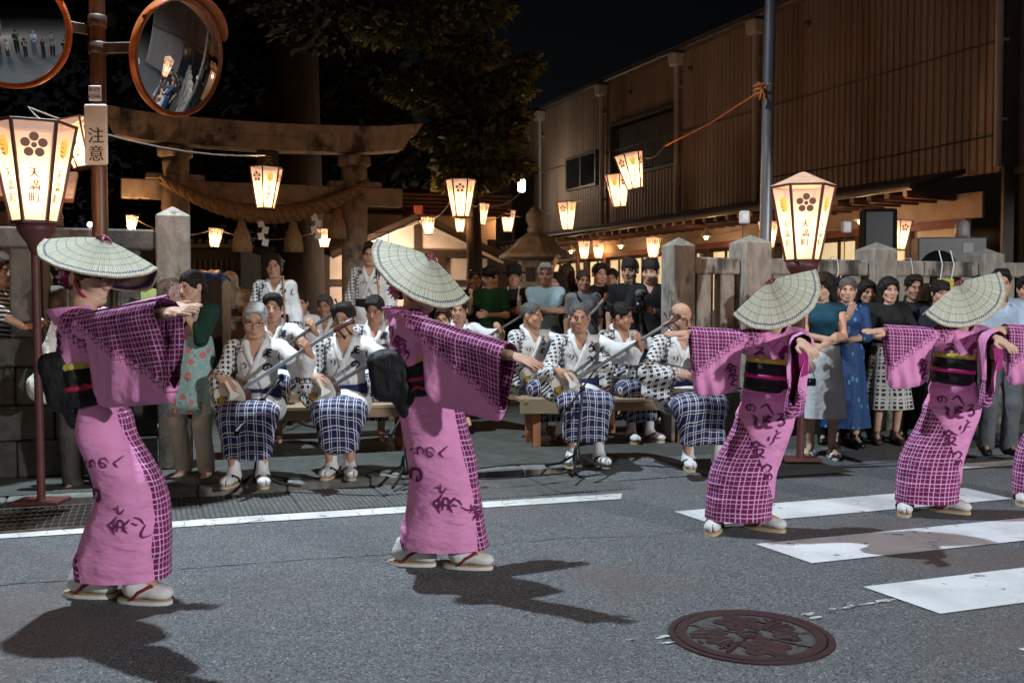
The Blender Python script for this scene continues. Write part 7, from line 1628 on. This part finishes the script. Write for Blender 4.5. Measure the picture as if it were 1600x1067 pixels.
# cables on the pavement
cab = M('black_rubber_cable', (.010, .010, .010), rough=.5)
def cable(label, px, r=.006, z=PZ): 
    P = [gnd(u, v, z+r) for u, v in px]; pts = brush([(p.x, p.y) for p in P], 6); o = MB().tube([Vector((p.x, p.y, z+r)) for p in pts], r, 6).build('cable', cab); tag(o, label, 'cable', 'cables on the pavement')
cable('black cable looping from the shamisen players towards the dancer with coral flowers', [(420, 742), (470, 748), (560, 740), (620, 730), (690, 738), (800, 726), (885, 724)]); cable('black cable running from the boom stand along the pavement edge', [(905, 736), (850, 742), (760, 748), (700, 742), (640, 745)]); cable('short black cable curling behind the boom stand feet', [(905, 735), (950, 727), (965, 715), (940, 708), (925, 712)])
# ================================================================== SPECTATORS
def spect(label, u, Y, vtop, rz, head=(0, 0, 0), female=False, hair='short', hcol='black', skin=1, glasses=False, arms=None, top=None, bottom=None, shoe=('shoe', None), z=PZ, lean=0, near=False, legs=None, seed=0, group=None, side=0):
    loc = Vector((at(u, 600, Y).x, Y, z)); s = (at(u, vtop, Y).z-z)/1.695; root = person(label, loc, R(rz), s, group); J = skeleton(False, lean, side, head, arms, legs, female)
    b_ = body(root, J, SKIN[skin], near=near); face_parts(root, J, hair, hcol, glasses)
    if top: shirt(root, J, seed=seed, **top)
    if bottom:
        k = dict(bottom); ty = k.pop('type')
        if ty == 'trousers': trousers(root, J, seed=seed, **k)
        else: skirt(root, J, **k)
    if shoe: shoes(root, J, shoe[0], shoe[1] or black_metal)
    return root, J
black_c = cloth('black_cotton', (.013, .013, .014)); dgreen = cloth('dark_green_knit', (.010, .040, .028)); green_c = cloth('green_cotton', (.012, .075, .030)); lblue = cloth('pale_blue_pique', (.33, .50, .56)); grey_c = cloth('grey_jersey', (.20, .21, .22)); teal = cloth('teal_knit', (.010, .058, .095)); white_sk = cloth('white_skirt_cloth', (.72, .72, .72), wr=.5); sky_shirt = cloth('light_blue_shirt_cloth', (.40, .50, .62)); grey_tr = cloth('grey_trouser_cloth', (.12, .13, .14)); cream_tr = cloth('cream_trouser_cloth', (.52, .46, .38)); brown_tr = cloth('brown_grey_trouser_cloth', (.075, .062, .052)); olive_c = cloth('olive_shorts_cloth', (.08, .085, .045)); navy_tr = cloth('dark_navy_denim', (.016, .02, .034)); lime = cloth('yellow_green_cloth', (.30, .36, .12)); beige_c = cloth('beige_cloth', (.5, .44, .38)); white_c = cloth('white_shirt_cloth', (.66, .65, .63)); blush = cloth('blush_lace_top', (.62, .45, .40), wr=.8, wsc=40)
stripe_m, t, b = newmat('black_white_stripes'); co = coord(t); sx = t.new('ShaderNodeSeparateXYZ', inp={0: co}); fr = t.math('FRACT', t.math('DIVIDE', t.math('ADD', sx.outputs[2], t.math('MULTIPLY', sx.outputs[0], .1)), .034)); t.l.new(t.mix(t.math('LESS_THAN', fr, .42), (.014, .014, .016), (.55, .54, .52)), b.inputs['Base Color']); b.inputs['Roughness'].default_value = .85; cloth_bump(t, b, co, .5, 9)
floral, t, b = newmat('mint_floral_print'); co = coord(t); v = t.new('ShaderNodeTexVoronoi', inp={'Vector': co, 'Scale': 13.0}); v2 = t.new('ShaderNodeTexVoronoi', inp={'Vector': co, 'Scale': 34.0}); se = t.new('ShaderNodeSeparateColor'); t.l.new(v.outputs['Color'], se.inputs[0]); c = t.mix(t.ramp(v2.outputs['Distance'], .1, .5), (.36, .50, .47), (.24, .38, .36)); fl = t.math('MULTIPLY', t.math('LESS_THAN', v.outputs['Distance'], .42), t.math('GREATER_THAN', se.outputs[0], .42)); c = t.mix(fl, c, (.48, .16, .15)); c = t.mix(t.math('MULTIPLY', fl, t.math('LESS_THAN', v.outputs['Distance'], .2)), c, (.62, .45, .38)); c = t.mix(t.math('MULTIPLY', t.math('GREATER_THAN', se.outputs[1], .72), t.math('LESS_THAN', v2.outputs['Distance'], .28)), c, (.05, .16, .11)); t.l.new(c, b.inputs['Base Color']); b.inputs['Roughness'].default_value = .85; cloth_bump(t, b, co, .5, 9)
leafbag, t, b = newmat('leaf_print_bag'); co = coord(t); v = t.new('ShaderNodeTexVoronoi', inp={'Vector': stretch(t, co, (1, 1, .6)), 'Scale': 18.0}); se = t.new('ShaderNodeSeparateColor'); t.l.new(v.outputs['Color'], se.inputs[0]); t.l.new(t.mix(t.math('MULTIPLY', t.math('LESS_THAN', v.outputs['Distance'], .36), t.math('GREATER_THAN', se.outputs[0], .35)), (.66, .64, .58), (.16, .26, .07)), b.inputs['Base Color']); b.inputs['Roughness'].default_value = .8; cloth_bump(t, b, co, .6, 10)
blue_pat, t, b = newmat('indigo_dress_print'); co = coord(t); v = t.new('ShaderNodeTexVoronoi', inp={'Vector': stretch(t, co, (1, 1, .5)), 'Scale': 22.0}); se = t.new('ShaderNodeSeparateColor'); t.l.new(v.outputs['Color'], se.inputs[0]); t.l.new(t.mix(t.math('MULTIPLY', t.math('LESS_THAN', v.outputs['Distance'], .30), t.math('GREATER_THAN', se.outputs[0], .5)), (.010, .045, .15), (.08, .24, .36)), b.inputs['Base Color']); b.inputs['Roughness'].default_value = .7; cloth_bump(t, b, co, .5, 9)
check_sk = plaid('black_white_check_skirt', (.50, .49, .46), (.03, .03, .033), .13, .13, .22, 0, .01, wr=.5); shoe_w = M('white_shoe', (.62, .60, .57), rough=.5); shoe_b = M('black_leather', (.010, .010, .011), rough=.3)
BACK = 'spectators in the shrine forecourt'; SIDE = 'spectators standing along the stone fence'
# woman filming with her phone
rt, J = spect('woman in a green cardigan and floral apron dress raising a phone by the gate post', 302, 7.35, 420, -8, (-24, 8, 0), True, 'tied', 'black', 0, z=.02, near=True, seed=1,
    arms={'R': dict(to=(-.055, -.22, 1.40), hint=(-.5, .3, -1), pose='grip', dir=(.25, -.35, .85), back=(-.6, -.6, .2)), 'L': dict(to=(.035, -.20, 1.36), hint=(.6, .3, -1), pose='grip', dir=(-.35, -.3, .85), back=(.6, -.6, 0))}, top=dict(mat=blush, sleeve='none', g=.012), bottom=dict(type='trousers', mat=cream_tr, cut=.93), shoe=('flat', shoe_w))
skirt(rt, J, floral, 1.17, .56, (.150, .125), (.215, .175), .05, 8, 'apron_dress'); f = Field(); torso(f, J, .028); f.cap(J['pel'], J['pel']+Vector((0, .03, -.25)), .17, .175, .05, sc=(1, 1.2, 1))
for k in 'RL': f.cap(J['sh'+k], J['el'+k], .066, .056, .03); f.cap(J['el'+k], J['el'+k].lerp(J['wr'+k], .45), .055, .05, .03)
f.box((0, -.22, .95), (.19, .36, 1.1), .03, -1); f.cap(J['neck']+Vector((0, -.02, .05)), J['neck'], .085, .08, .01, -1); V, Q = f.mesh(.0125, noise=folds(.005)); npmesh('cardigan', V, Q, dgreen, rt)
m = MB(); ribbon(m, [J['shL']+Vector((-.05, -.02, .075)), J['chest']+Vector((.05, -.165, .05)), J['belly']+Vector((-.10, -.15, -.02))], .022, J['chest'], .004); m.build('bag_strap', black_c, rt)
ph = Matrix.Translation(rt.location) @ Matrix.Rotation(R(-8), 4, 'Z'); o = thing('smartphone', 'smartphone in a pale case held up by the woman in the cardigan', 'phone', ph @ (Vector((-.03, -.245, 1.50))*rt.scale.x), R(-8)); o.rotation_euler = (R(-8), R(10), R(-8)); MB().box((0, 0, 0), (.074, .010, .150), bev=.004).build('case', M('pale_phone_case', (.50, .40, .36), (.3, .2, .3), 30, .4), o); MB().box((.0, .006, 0), (.066, .002, .138)).build('screen', M('phone_screen', (.02, .02, .025), rough=.1), o); MB().lathe([(.006, 0), (.006, .002)], (-.02, -.006, .055), 10, rot=Matrix.Rotation(PI/2, 3, 'X')).build('camera_lens', black_metal, o)
# striped woman and others on the left
spect('woman in black and white striped top at the photo edge, one hand reaching out', 2, 7.5, 392, 62, (10, 6, 0), True, 'medium', 'brown', 0, z=.05, near=True, arms={'R': dict(to=(-.12, -.46, 1.12), hint=(-.4, .3, -1), pose='relax', dir=(.1, -.95, .1), back=(-.5, 0, .8)), 'L': dict(to=(.14, -.40, 1.14), hint=(.4, .3, -1), pose='relax', dir=(-.1, -.95, .1), back=(.5, 0, .8))}, top=dict(mat=stripe_m, sleeve='half', hem=.10), bottom=dict(type='trousers', mat=black_c), shoe=('shoe', shoe_b))
rt, J = spect('person in pale top and brown grey trousers behind the dancer nearest the sign pole', 132, 6.95, 425, 10, (0, 0, 0), True, 'short', 'dark_grey', 1, z=.01, arms={'R': dict(to=(-.20, -.12, .92), pose='grip')}, top=dict(mat=white_c, sleeve='half', hem=.08), bottom=dict(type='trousers', mat=brown_tr, legw=.04), shoe=('flat', shoe_w))
w = Matrix.Translation(rt.location) @ Matrix.Rotation(R(10), 4, 'Z'); o = thing('cloth_bag', 'white cloth bag printed with green leaves hanging from the hidden hand', 'bag', w @ Vector((-.23, -.10, .66))); f = Field().ell((0, 0, .10), (.13, .06, .12), .03).cap((0, 0, .2), (.0, 0, .26), .03, .015, .04); V, Q = f.mesh(.012, noise=folds(.008, 40, 40)); npmesh('bag', V, Q, leafbag, o); MB().tube([(-.05, 0, .2), (-.02, 0, .34), (.02, 0, .34), (.05, 0, .2)], .006, 6).build('handle', leafbag, o)
spect('person in a yellow green top behind the block wall beside the gate post', 226, 9.4, 408, 20, (10, 0, 0), False, 'short', 'dark_grey', 1, top=dict(mat=lime, sleeve='short'), bottom=dict(type='trousers', mat=brown_tr), group=BACK, z=.12); spect('person in pale beige seen between the fence balusters beyond the striped woman', 80, 9.3, 402, -10, (0, 0, 0), True, 'bob', 'black', 0, top=dict(mat=beige_c, sleeve='long', hem=.2), bottom=dict(type='trousers', mat=black_c), group=BACK, z=.12)
# forecourt, behind the musicians
rt, J = spect('boy in a dark green shirt looking down at his phone', 768, 12.2, 414, -30, (-20, 20, 0), False, 'fringe', 'black', 0, arms={'R': dict(to=(-.10, -.30, 1.30), hint=(-.5, .2, -1), pose='grip', dir=(.1, -.6, .6), back=(-.7, -.4, 0)), 'L': dict(to=(.12, -.26, 1.10), hint=(.5, .3, -1), pose='relax')}, top=dict(mat=green_c, sleeve='short'), bottom=dict(type='trousers', mat=black_c), group=BACK)
w = Matrix.Translation(rt.location) @ Matrix.Rotation(R(-30), 4, 'Z'); o = thing('lit_smartphone', 'small lit smartphone in the hand of the boy in green', 'phone', w @ (Vector((-.08, -.37, 1.37))*rt.scale.x)); o.rotation_euler = (R(-40), 0, R(-30)); MB().box((0, 0, 0), (.07, .009, .14), bev=.003).build('case', shoe_b, o); MB().box((0, .0055, 0), (.062, .002, .13)).build('screen', emit('lit_screen', (.8, .85, 1), 2.0), o)
rt, J = spect('man in black with a black hat and a white towel round his neck', 803, 12.6, 415, -6, (4, 4, 0), False, 'short', 'black', 2, arms={'L': dict(to=(.10, -.26, 1.12), hint=(.6, .4, -.8), pose='relax')}, top=dict(mat=black_c, sleeve='short'), bottom=dict(type='trousers', mat=navy_tr), group=BACK)
m = MB(); ribbon(m, [J['chest']+Vector((-.075, -.135, -.16)), J['chest']+Vector((-.075, -.135, 0)), J['neck']+Vector((-.075, -.05, .0)), J['neck']+Vector((-.03, .075, .035)), J['neck']+Vector((.03, .075, .035)), J['neck']+Vector((.075, -.05, 0)), J['chest']+Vector((.075, -.135, 0)), J['chest']+Vector((.075, -.135, -.10))], .06, J['chest'], .012); m.build('towel', white_c, rt)
m = MB(); q = J['Rh']; m.lathe([(.155, -.01), (.16, 0), (.10, .015), (.098, .085), (.07, .105), (1e-5, .108)], J['hc']+q @ Vector((0, .01, .055)), 24, rot=q); m.build('hat', black_c, rt)
spect('grey haired man in a pale blue polo shirt with folded arms', 852, 11.6, 410, -2, (-4, 2, 0), False, 'short', 'grey', 2, near=True, arms={'R': dict(to=(.12, -.22, 1.14), hint=(-1, .1, -.6), dir=(.9, -.1, .1), back=(0, -.8, .5)), 'L': dict(to=(-.12, -.24, 1.17), hint=(1, .1, -.6), dir=(-.9, .1, .1), back=(0, -.8, .5))}, top=dict(mat=lblue, sleeve='short', neck=.070, vneck=False), bottom=dict(type='trousers', mat=grey_tr), group=BACK)
spect('person in black stretching an arm up to a phone by the stone lantern', 885, 13.0, 412, 150, (0, 0, 0), False, 'medium', 'brown', 1, arms={'R': dict(to=(.02, -.34, 1.72), hint=(-.6, 0, -1), pose='grip', dir=(0, -.3, .9)), 'L': dict(to=(.30, -.25, 1.70), hint=(.8, 0, -.6), pose='grip', dir=(-.2, -.3, .9))}, top=dict(mat=black_c, sleeve='short'), bottom=dict(type='trousers', mat=navy_tr), group=BACK)
rt, J = spect('woman in a grey tee shirt with a dark strap across her chest', 911, 11.4, 420, 4, (4, 0, 0), True, 'bun', 'brown', 1, top=dict(mat=grey_c, sleeve='short', hem=.12), bottom=dict(type='trousers', mat=black_c), group=BACK); m = MB(); ribbon(m, [J['shR']+Vector((.05, 0, .085)), J['chest']+Vector((-.04, -.185, .03)), J['belly']+Vector((.12, -.13, -.03))], .03, J['chest'], .005); m.build('strap', black_c, rt)
spect('tall young man in black beside the cameraman, dark fringe over his brow', 983, 10.9, 402, -8, (-14, 4, 0), False, 'fringe', 'black', 0, top=dict(mat=black_c, sleeve='short'), bottom=dict(type='trousers', mat=navy_tr), group=BACK)
rt, J = spect('young cameraman in a black jacket behind a video camera on a tripod', 1015, 10.4, 402, -10, (-8, 10, 0), False, 'fringe', 'black', 0, arms={'R': dict(to=(-.10, -.36, 1.16), hint=(-.6, .2, -.8), pose='grip', dir=(.5, -.6, .3)), 'L': dict(to=(.06, -.36, 1.14), hint=(.6, .2, -.8), pose='grip', dir=(-.5, -.6, .3))}, top=dict(mat=black_c, sleeve='long', vneck=True), bottom=dict(type='trousers', mat=navy_tr), group=BACK)
w = Matrix.Translation(rt.location) @ Matrix.Rotation(R(-10), 4, 'Z'); cm = thing('video_camera', 'black video camera with a furry grey microphone on a tripod', 'camera', w @ Vector((-.06, -.44, 0)), R(-20)); MB().box((0, 0, 1.24), (.11, .22, .13), bev=.012).build('camera_body', shoe_b, cm); MB().lathe([(.04, 0), (.045, .08), (.04, .10)], (0, -.10, 1.24), 16, rot=Matrix.Rotation(PI/2, 3, 'X')).build('lens', shoe_b, cm)
f = Field().cap((0, -.14, 1.365), (0, .02, 1.365), .042, .040, .01); V, Q = f.mesh(.009, noise=lambda X, Y, Z: .006*np.sin(300*X)*np.sin(280*Z+100*Y)); npmesh('furry_microphone', V, Q, M('grey_fur', (.16, .15, .14), (.08, .075, .07), 60, .95), cm); MB().box((0, 0, 1.315), (.02, .05, .03)).build('mount', shoe_b, cm)
for k in range(3): a = R(30+120*k); MB().tube([(0, 0, 1.12), (math.cos(a)*.40, math.sin(a)*.40, .01)], [.016, .011], 8).build('tripod_leg', black_metal, cm)
MB().tube([(0, 0, .85), (0, 0, 1.19)], .018, 10).build('tripod_column', black_metal, cm)
spect('dark dressed person half hidden between the gate pillar and the cameraman', 1046, 11.2, 420, 0, (-10, 0, 0), False, 'short', 'black', 1, top=dict(mat=navy_tr, sleeve='long'), bottom=dict(type='trousers', mat=black_c), group=BACK)
for lab, u, Y, vt, rz, kw in [('man in dark navy standing behind the seated musician at the stone lantern', 742, 13.4, 420, 8, dict(hair='short', skin=2)), ('woman in black with bobbed hair behind the man in the polo shirt', 868, 12.6, 424, -12, dict(hair='bob', female=True, skin=0)), ('tall man in dark clothes behind the woman in the grey tee shirt', 936, 12.4, 410, 10, dict(hair='side', skin=1)), ('person in dark clothes standing in the shadow beneath the porch gable', 662, 13.8, 432, 4, dict(hair='short', skin=1)), ('woman in dark clothes with hair tied up behind the young cameraman', 955, 12.9, 418, -6, dict(hair='bun', female=True, skin=1))]:
    spect(lab, u, Y, vt, rz, (rz, 3, 0), seed=u, top=dict(mat=navy_tr if u % 2 else black_c, sleeve='short'), bottom=dict(type='trousers', mat=black_c), group=BACK, **kw)
# along the fence on the right
rt, J = spect('woman in a teal sleeveless top and long white skirt beside the large lantern post', 1284, 8.45, 424, -14, (-34, 14, 0), True, 'medium', 'black', 0, z=.04, near=True, seed=4, arms={'R': dict(to=(.06, -.19, 1.08), hint=(-1, .1, -.5), pose='grip', dir=(.85, -.3, .3), back=(-.2, -.8, .3)), 'L': dict(to=(-.02, -.22, 1.02), hint=(1, .2, -.6), pose='relax', dir=(-.8, -.3, -.35), back=(0, -.8, .4))}, top=dict(mat=teal, sleeve='none', tuck=False, g=.014), bottom=dict(mat=white_sk, type='skirt', zt=1.02, zb=.36, r0=(.150, .115), r1=(.225, .17), fold=.04, nf=9), shoe=('sandal', shoe_w), group=SIDE)
w = Matrix.Translation(rt.location) @ Matrix.Rotation(R(-14), 4, 'Z'); pu = thing('small_purse', 'small pinkish purse dangling from the wrist of the woman in teal', 'purse', w @ (Vector((-.12, -.25, .80))*rt.scale.x)); f = Field().ell((0, 0, .03), (.05, .022, .055), .01); V, Q = f.mesh(.008); npmesh('purse', V, Q, M('dusty_pink_leather', (.22, .13, .14), rough=.5), pu); MB().tube([(0, 0, .07), (.01, 0, .18), (.02, 0, .25)], .004, 6).build('strap', white_c, pu)
cq = thing('compact_camera', 'black compact camera hanging below the small purse', 'camera', w @ (Vector((-.12, -.26, .70))*rt.scale.x)); MB().box((0, 0, 0), (.10, .04, .065), bev=.008).build('camera_body', shoe_b, cq); MB().lathe([(.022, 0), (.022, .03)], (0, -.02, 0), 14, rot=Matrix.Rotation(PI/2, 3, 'X')).build('lens', black_metal, cq); MB().tube([(.04, 0, .03), (.03, 0, .08), (.0, 0, .11)], .004, 6).build('strap', shoe_b, cq)
spect('woman whose face just shows between the woman in teal and the woman in blue', 1303, 9.0, 432, -10, (-10, 4, 0), True, 'bob', 'black', 1, top=dict(mat=black_c, sleeve='short'), bottom=dict(type='trousers', mat=black_c), group=SIDE)
rt, J = spect('woman in an indigo patterned dress with her hair up and a hand at her chin', 1322, 8.8, 431, -6, (-10, 2, 0), True, 'bun', 'dark_grey', 0, near=True, arms={'R': dict(to=(-.03, -.20, 1.30), hint=(-.7, .1, -1), pose='relax', dir=(.2, -.3, .8), back=(-.3, -.9, 0)), 'L': dict(to=(-.05, -.20, 1.06), hint=(1, .2, -.5), pose='relax', dir=(-.8, -.1, .2))}, top=dict(mat=blue_pat, sleeve='half', g=.018), bottom=dict(mat=blue_pat, type='skirt', zt=1.0, zb=.20, r0=(.15, .12), r1=(.24, .19), fold=.05, nf=8), shoe=('shoe', shoe_b), group=SIDE)
rt, J = spect('woman with shoulder length black hair in a black top and checked skirt', 1386, 9.0, 431, 0, (2, 4, 0), True, 'medium', 'black', 0, near=True, seed=6, arms={'R': dict(to=(-.06, -.20, 1.06), hint=(-1, .2, -.5), dir=(.8, -.2, .1)), 'L': dict(to=(.07, -.20, 1.04), hint=(1, .2, -.5), dir=(-.8, -.2, .1))}, top=dict(mat=black_c, sleeve='half', g=.022, neck=.080), bottom=dict(mat=check_sk, type='skirt', zt=1.02, zb=.36, r0=(.155, .12), r1=(.25, .20), fold=.06, nf=8), shoe=('shoe', M('dark_brown_shoe', (.05, .03, .02), rough=.4)), group=SIDE)
m = MB(); m.tube(hug(bvh_of([c for c in rt.children if c.name.startswith('body')][0]), [J['neck']+Vector((math.sin(a)*.075, -math.cos(a)*.09, .02-.075*math.cos(a/2)**2)) for a in [R(x) for x in range(-90, 91, 15)]], .003), .0025, 6); m.build('necklace', M('silver', (.7, .7, .7), rough=.2, metal=1), rt)
spect('dark clothed person in shorts and white sneakers hidden behind the second sedge hat', 1466, 9.0, 437, 6, (-6, 4, 0), False, 'fringe', 'black', 1, top=dict(mat=navy_tr, sleeve='short', hem=.1), bottom=dict(type='trousers', mat=black_c, cut=.05, legw=.05), shoe=('sneaker', shoe_w), group=SIDE)
rt, J = spect('man in a light blue shirt with rolled sleeves and grey trousers', 1560, 8.55, 419, -8, (-6, 2, 0), False, 'short', 'black', 1, z=.04, near=True, seed=3, arms={'R': dict(to=(-.04, -.17, .93), hint=(-1, .2, -.3), pose='relax', dir=(.6, -.2, -.6)), 'L': dict(to=(.06, -.18, .92), hint=(1, .2, -.3), pose='relax', dir=(-.6, -.2, -.6))}, top=dict(mat=sky_shirt, sleeve='rolled', neck=.068, vneck=True, tuck=False, g=.020), bottom=dict(type='trousers', mat=grey_tr, legw=.03), shoe=('shoe', shoe_b), group=SIDE)
tb = bvh_of([c for c in rt.children if c.name.startswith('shirt')][0]); m = MB()
for sg in (-1, 1): ribbon(m, [J['neck']+Vector((sg*.02, .07, .045)), J['neck']+Vector((sg*.066, .02, .03)), J['neck']+Vector((sg*.060, -.06, -.01)), J['neck']+Vector((sg*.055, -.115, -.065))], .045, J['chest'], .008)
m.build('collar', sky_shirt, rt); m = MB(); P = hug(tb, [J['chest']+Vector((0, -.16, .06-.06*i)) for i in range(6)], .004)
for p in P: m._ell(p, (.006, .003, .006), 8, 4, 0, None)
m.build('button', white_c, rt)
rt, J = spect('man at the photo edge in a black shirt over a white collar and olive shorts', 1600, 8.9, 430, -10, (-6, 2, 0), False, 'short', 'black', 1, near=True, top=dict(mat=black_c, sleeve='short', hem=.1), bottom=dict(type='trousers', mat=olive_c, cut=.25, legw=.05), shoe=('sneaker', M('grey_sneaker', (.18, .18, .18), rough=.6)), group=SIDE)
m = MB(); ribbon(m, [J['neck']+Vector((-.07, .02, .03)), J['neck']+Vector((-.065, -.06, -.0)), J['neck']+Vector((0, -.11, -.03)), J['neck']+Vector((.065, -.06, 0)), J['neck']+Vector((.07, .02, .03))], .035, J['chest'], .008); m.build('collar', white_c, rt)
for lab, u, Y, vt, rz, kw, mt in [('man in a dark shirt by the fence behind the woman with the checked skirt', 1425, 9.25, 428, -14, dict(hair='short', skin=2), black_c), ('woman in dark navy squeezed between the woman in blue and the checked skirt', 1352, 9.3, 436, 8, dict(hair='bob', female=True, skin=0), navy_tr), ('man in a grey shirt by the fence behind the light blue shirt', 1527, 9.3, 430, -10, dict(hair='fringe', skin=1), grey_c)]:
    spect(lab, u, Y, vt, rz, (-rz, 3, 0), seed=u, top=dict(mat=mt, sleeve='short'), bottom=dict(type='trousers', mat=black_c), group=SIDE, **kw)
# the crowd behind the photographer that the mirrors show
src = [o for o in bpy.data.objects if o.get('group') in (SIDE, BACK) and o.parent is None]; g = random.Random(9)
SHOW = ['watching near the kerb', 'behind the others', 'at the very front', 'by the street lamp', 'next to a taller neighbour', 'at the end of the row']
for i in range(12):
    s_ = src[i % len(src)]; x = -5.6+i*.62+g.uniform(-.1, .1); y = (-1.1 if i % 2 else -1.9)+g.uniform(-.2, .2)-.25*x*-.3; d = dup(s_, loc=(x, y, 0), rz=R(170+g.uniform(-25, 25)), group='spectators across the road, seen only in the mirrors')
    d['label'] = 'spectator across the road, seen only small in the traffic mirror'
    if i % 2: d.scale = (s_.scale.x*.74,)*3
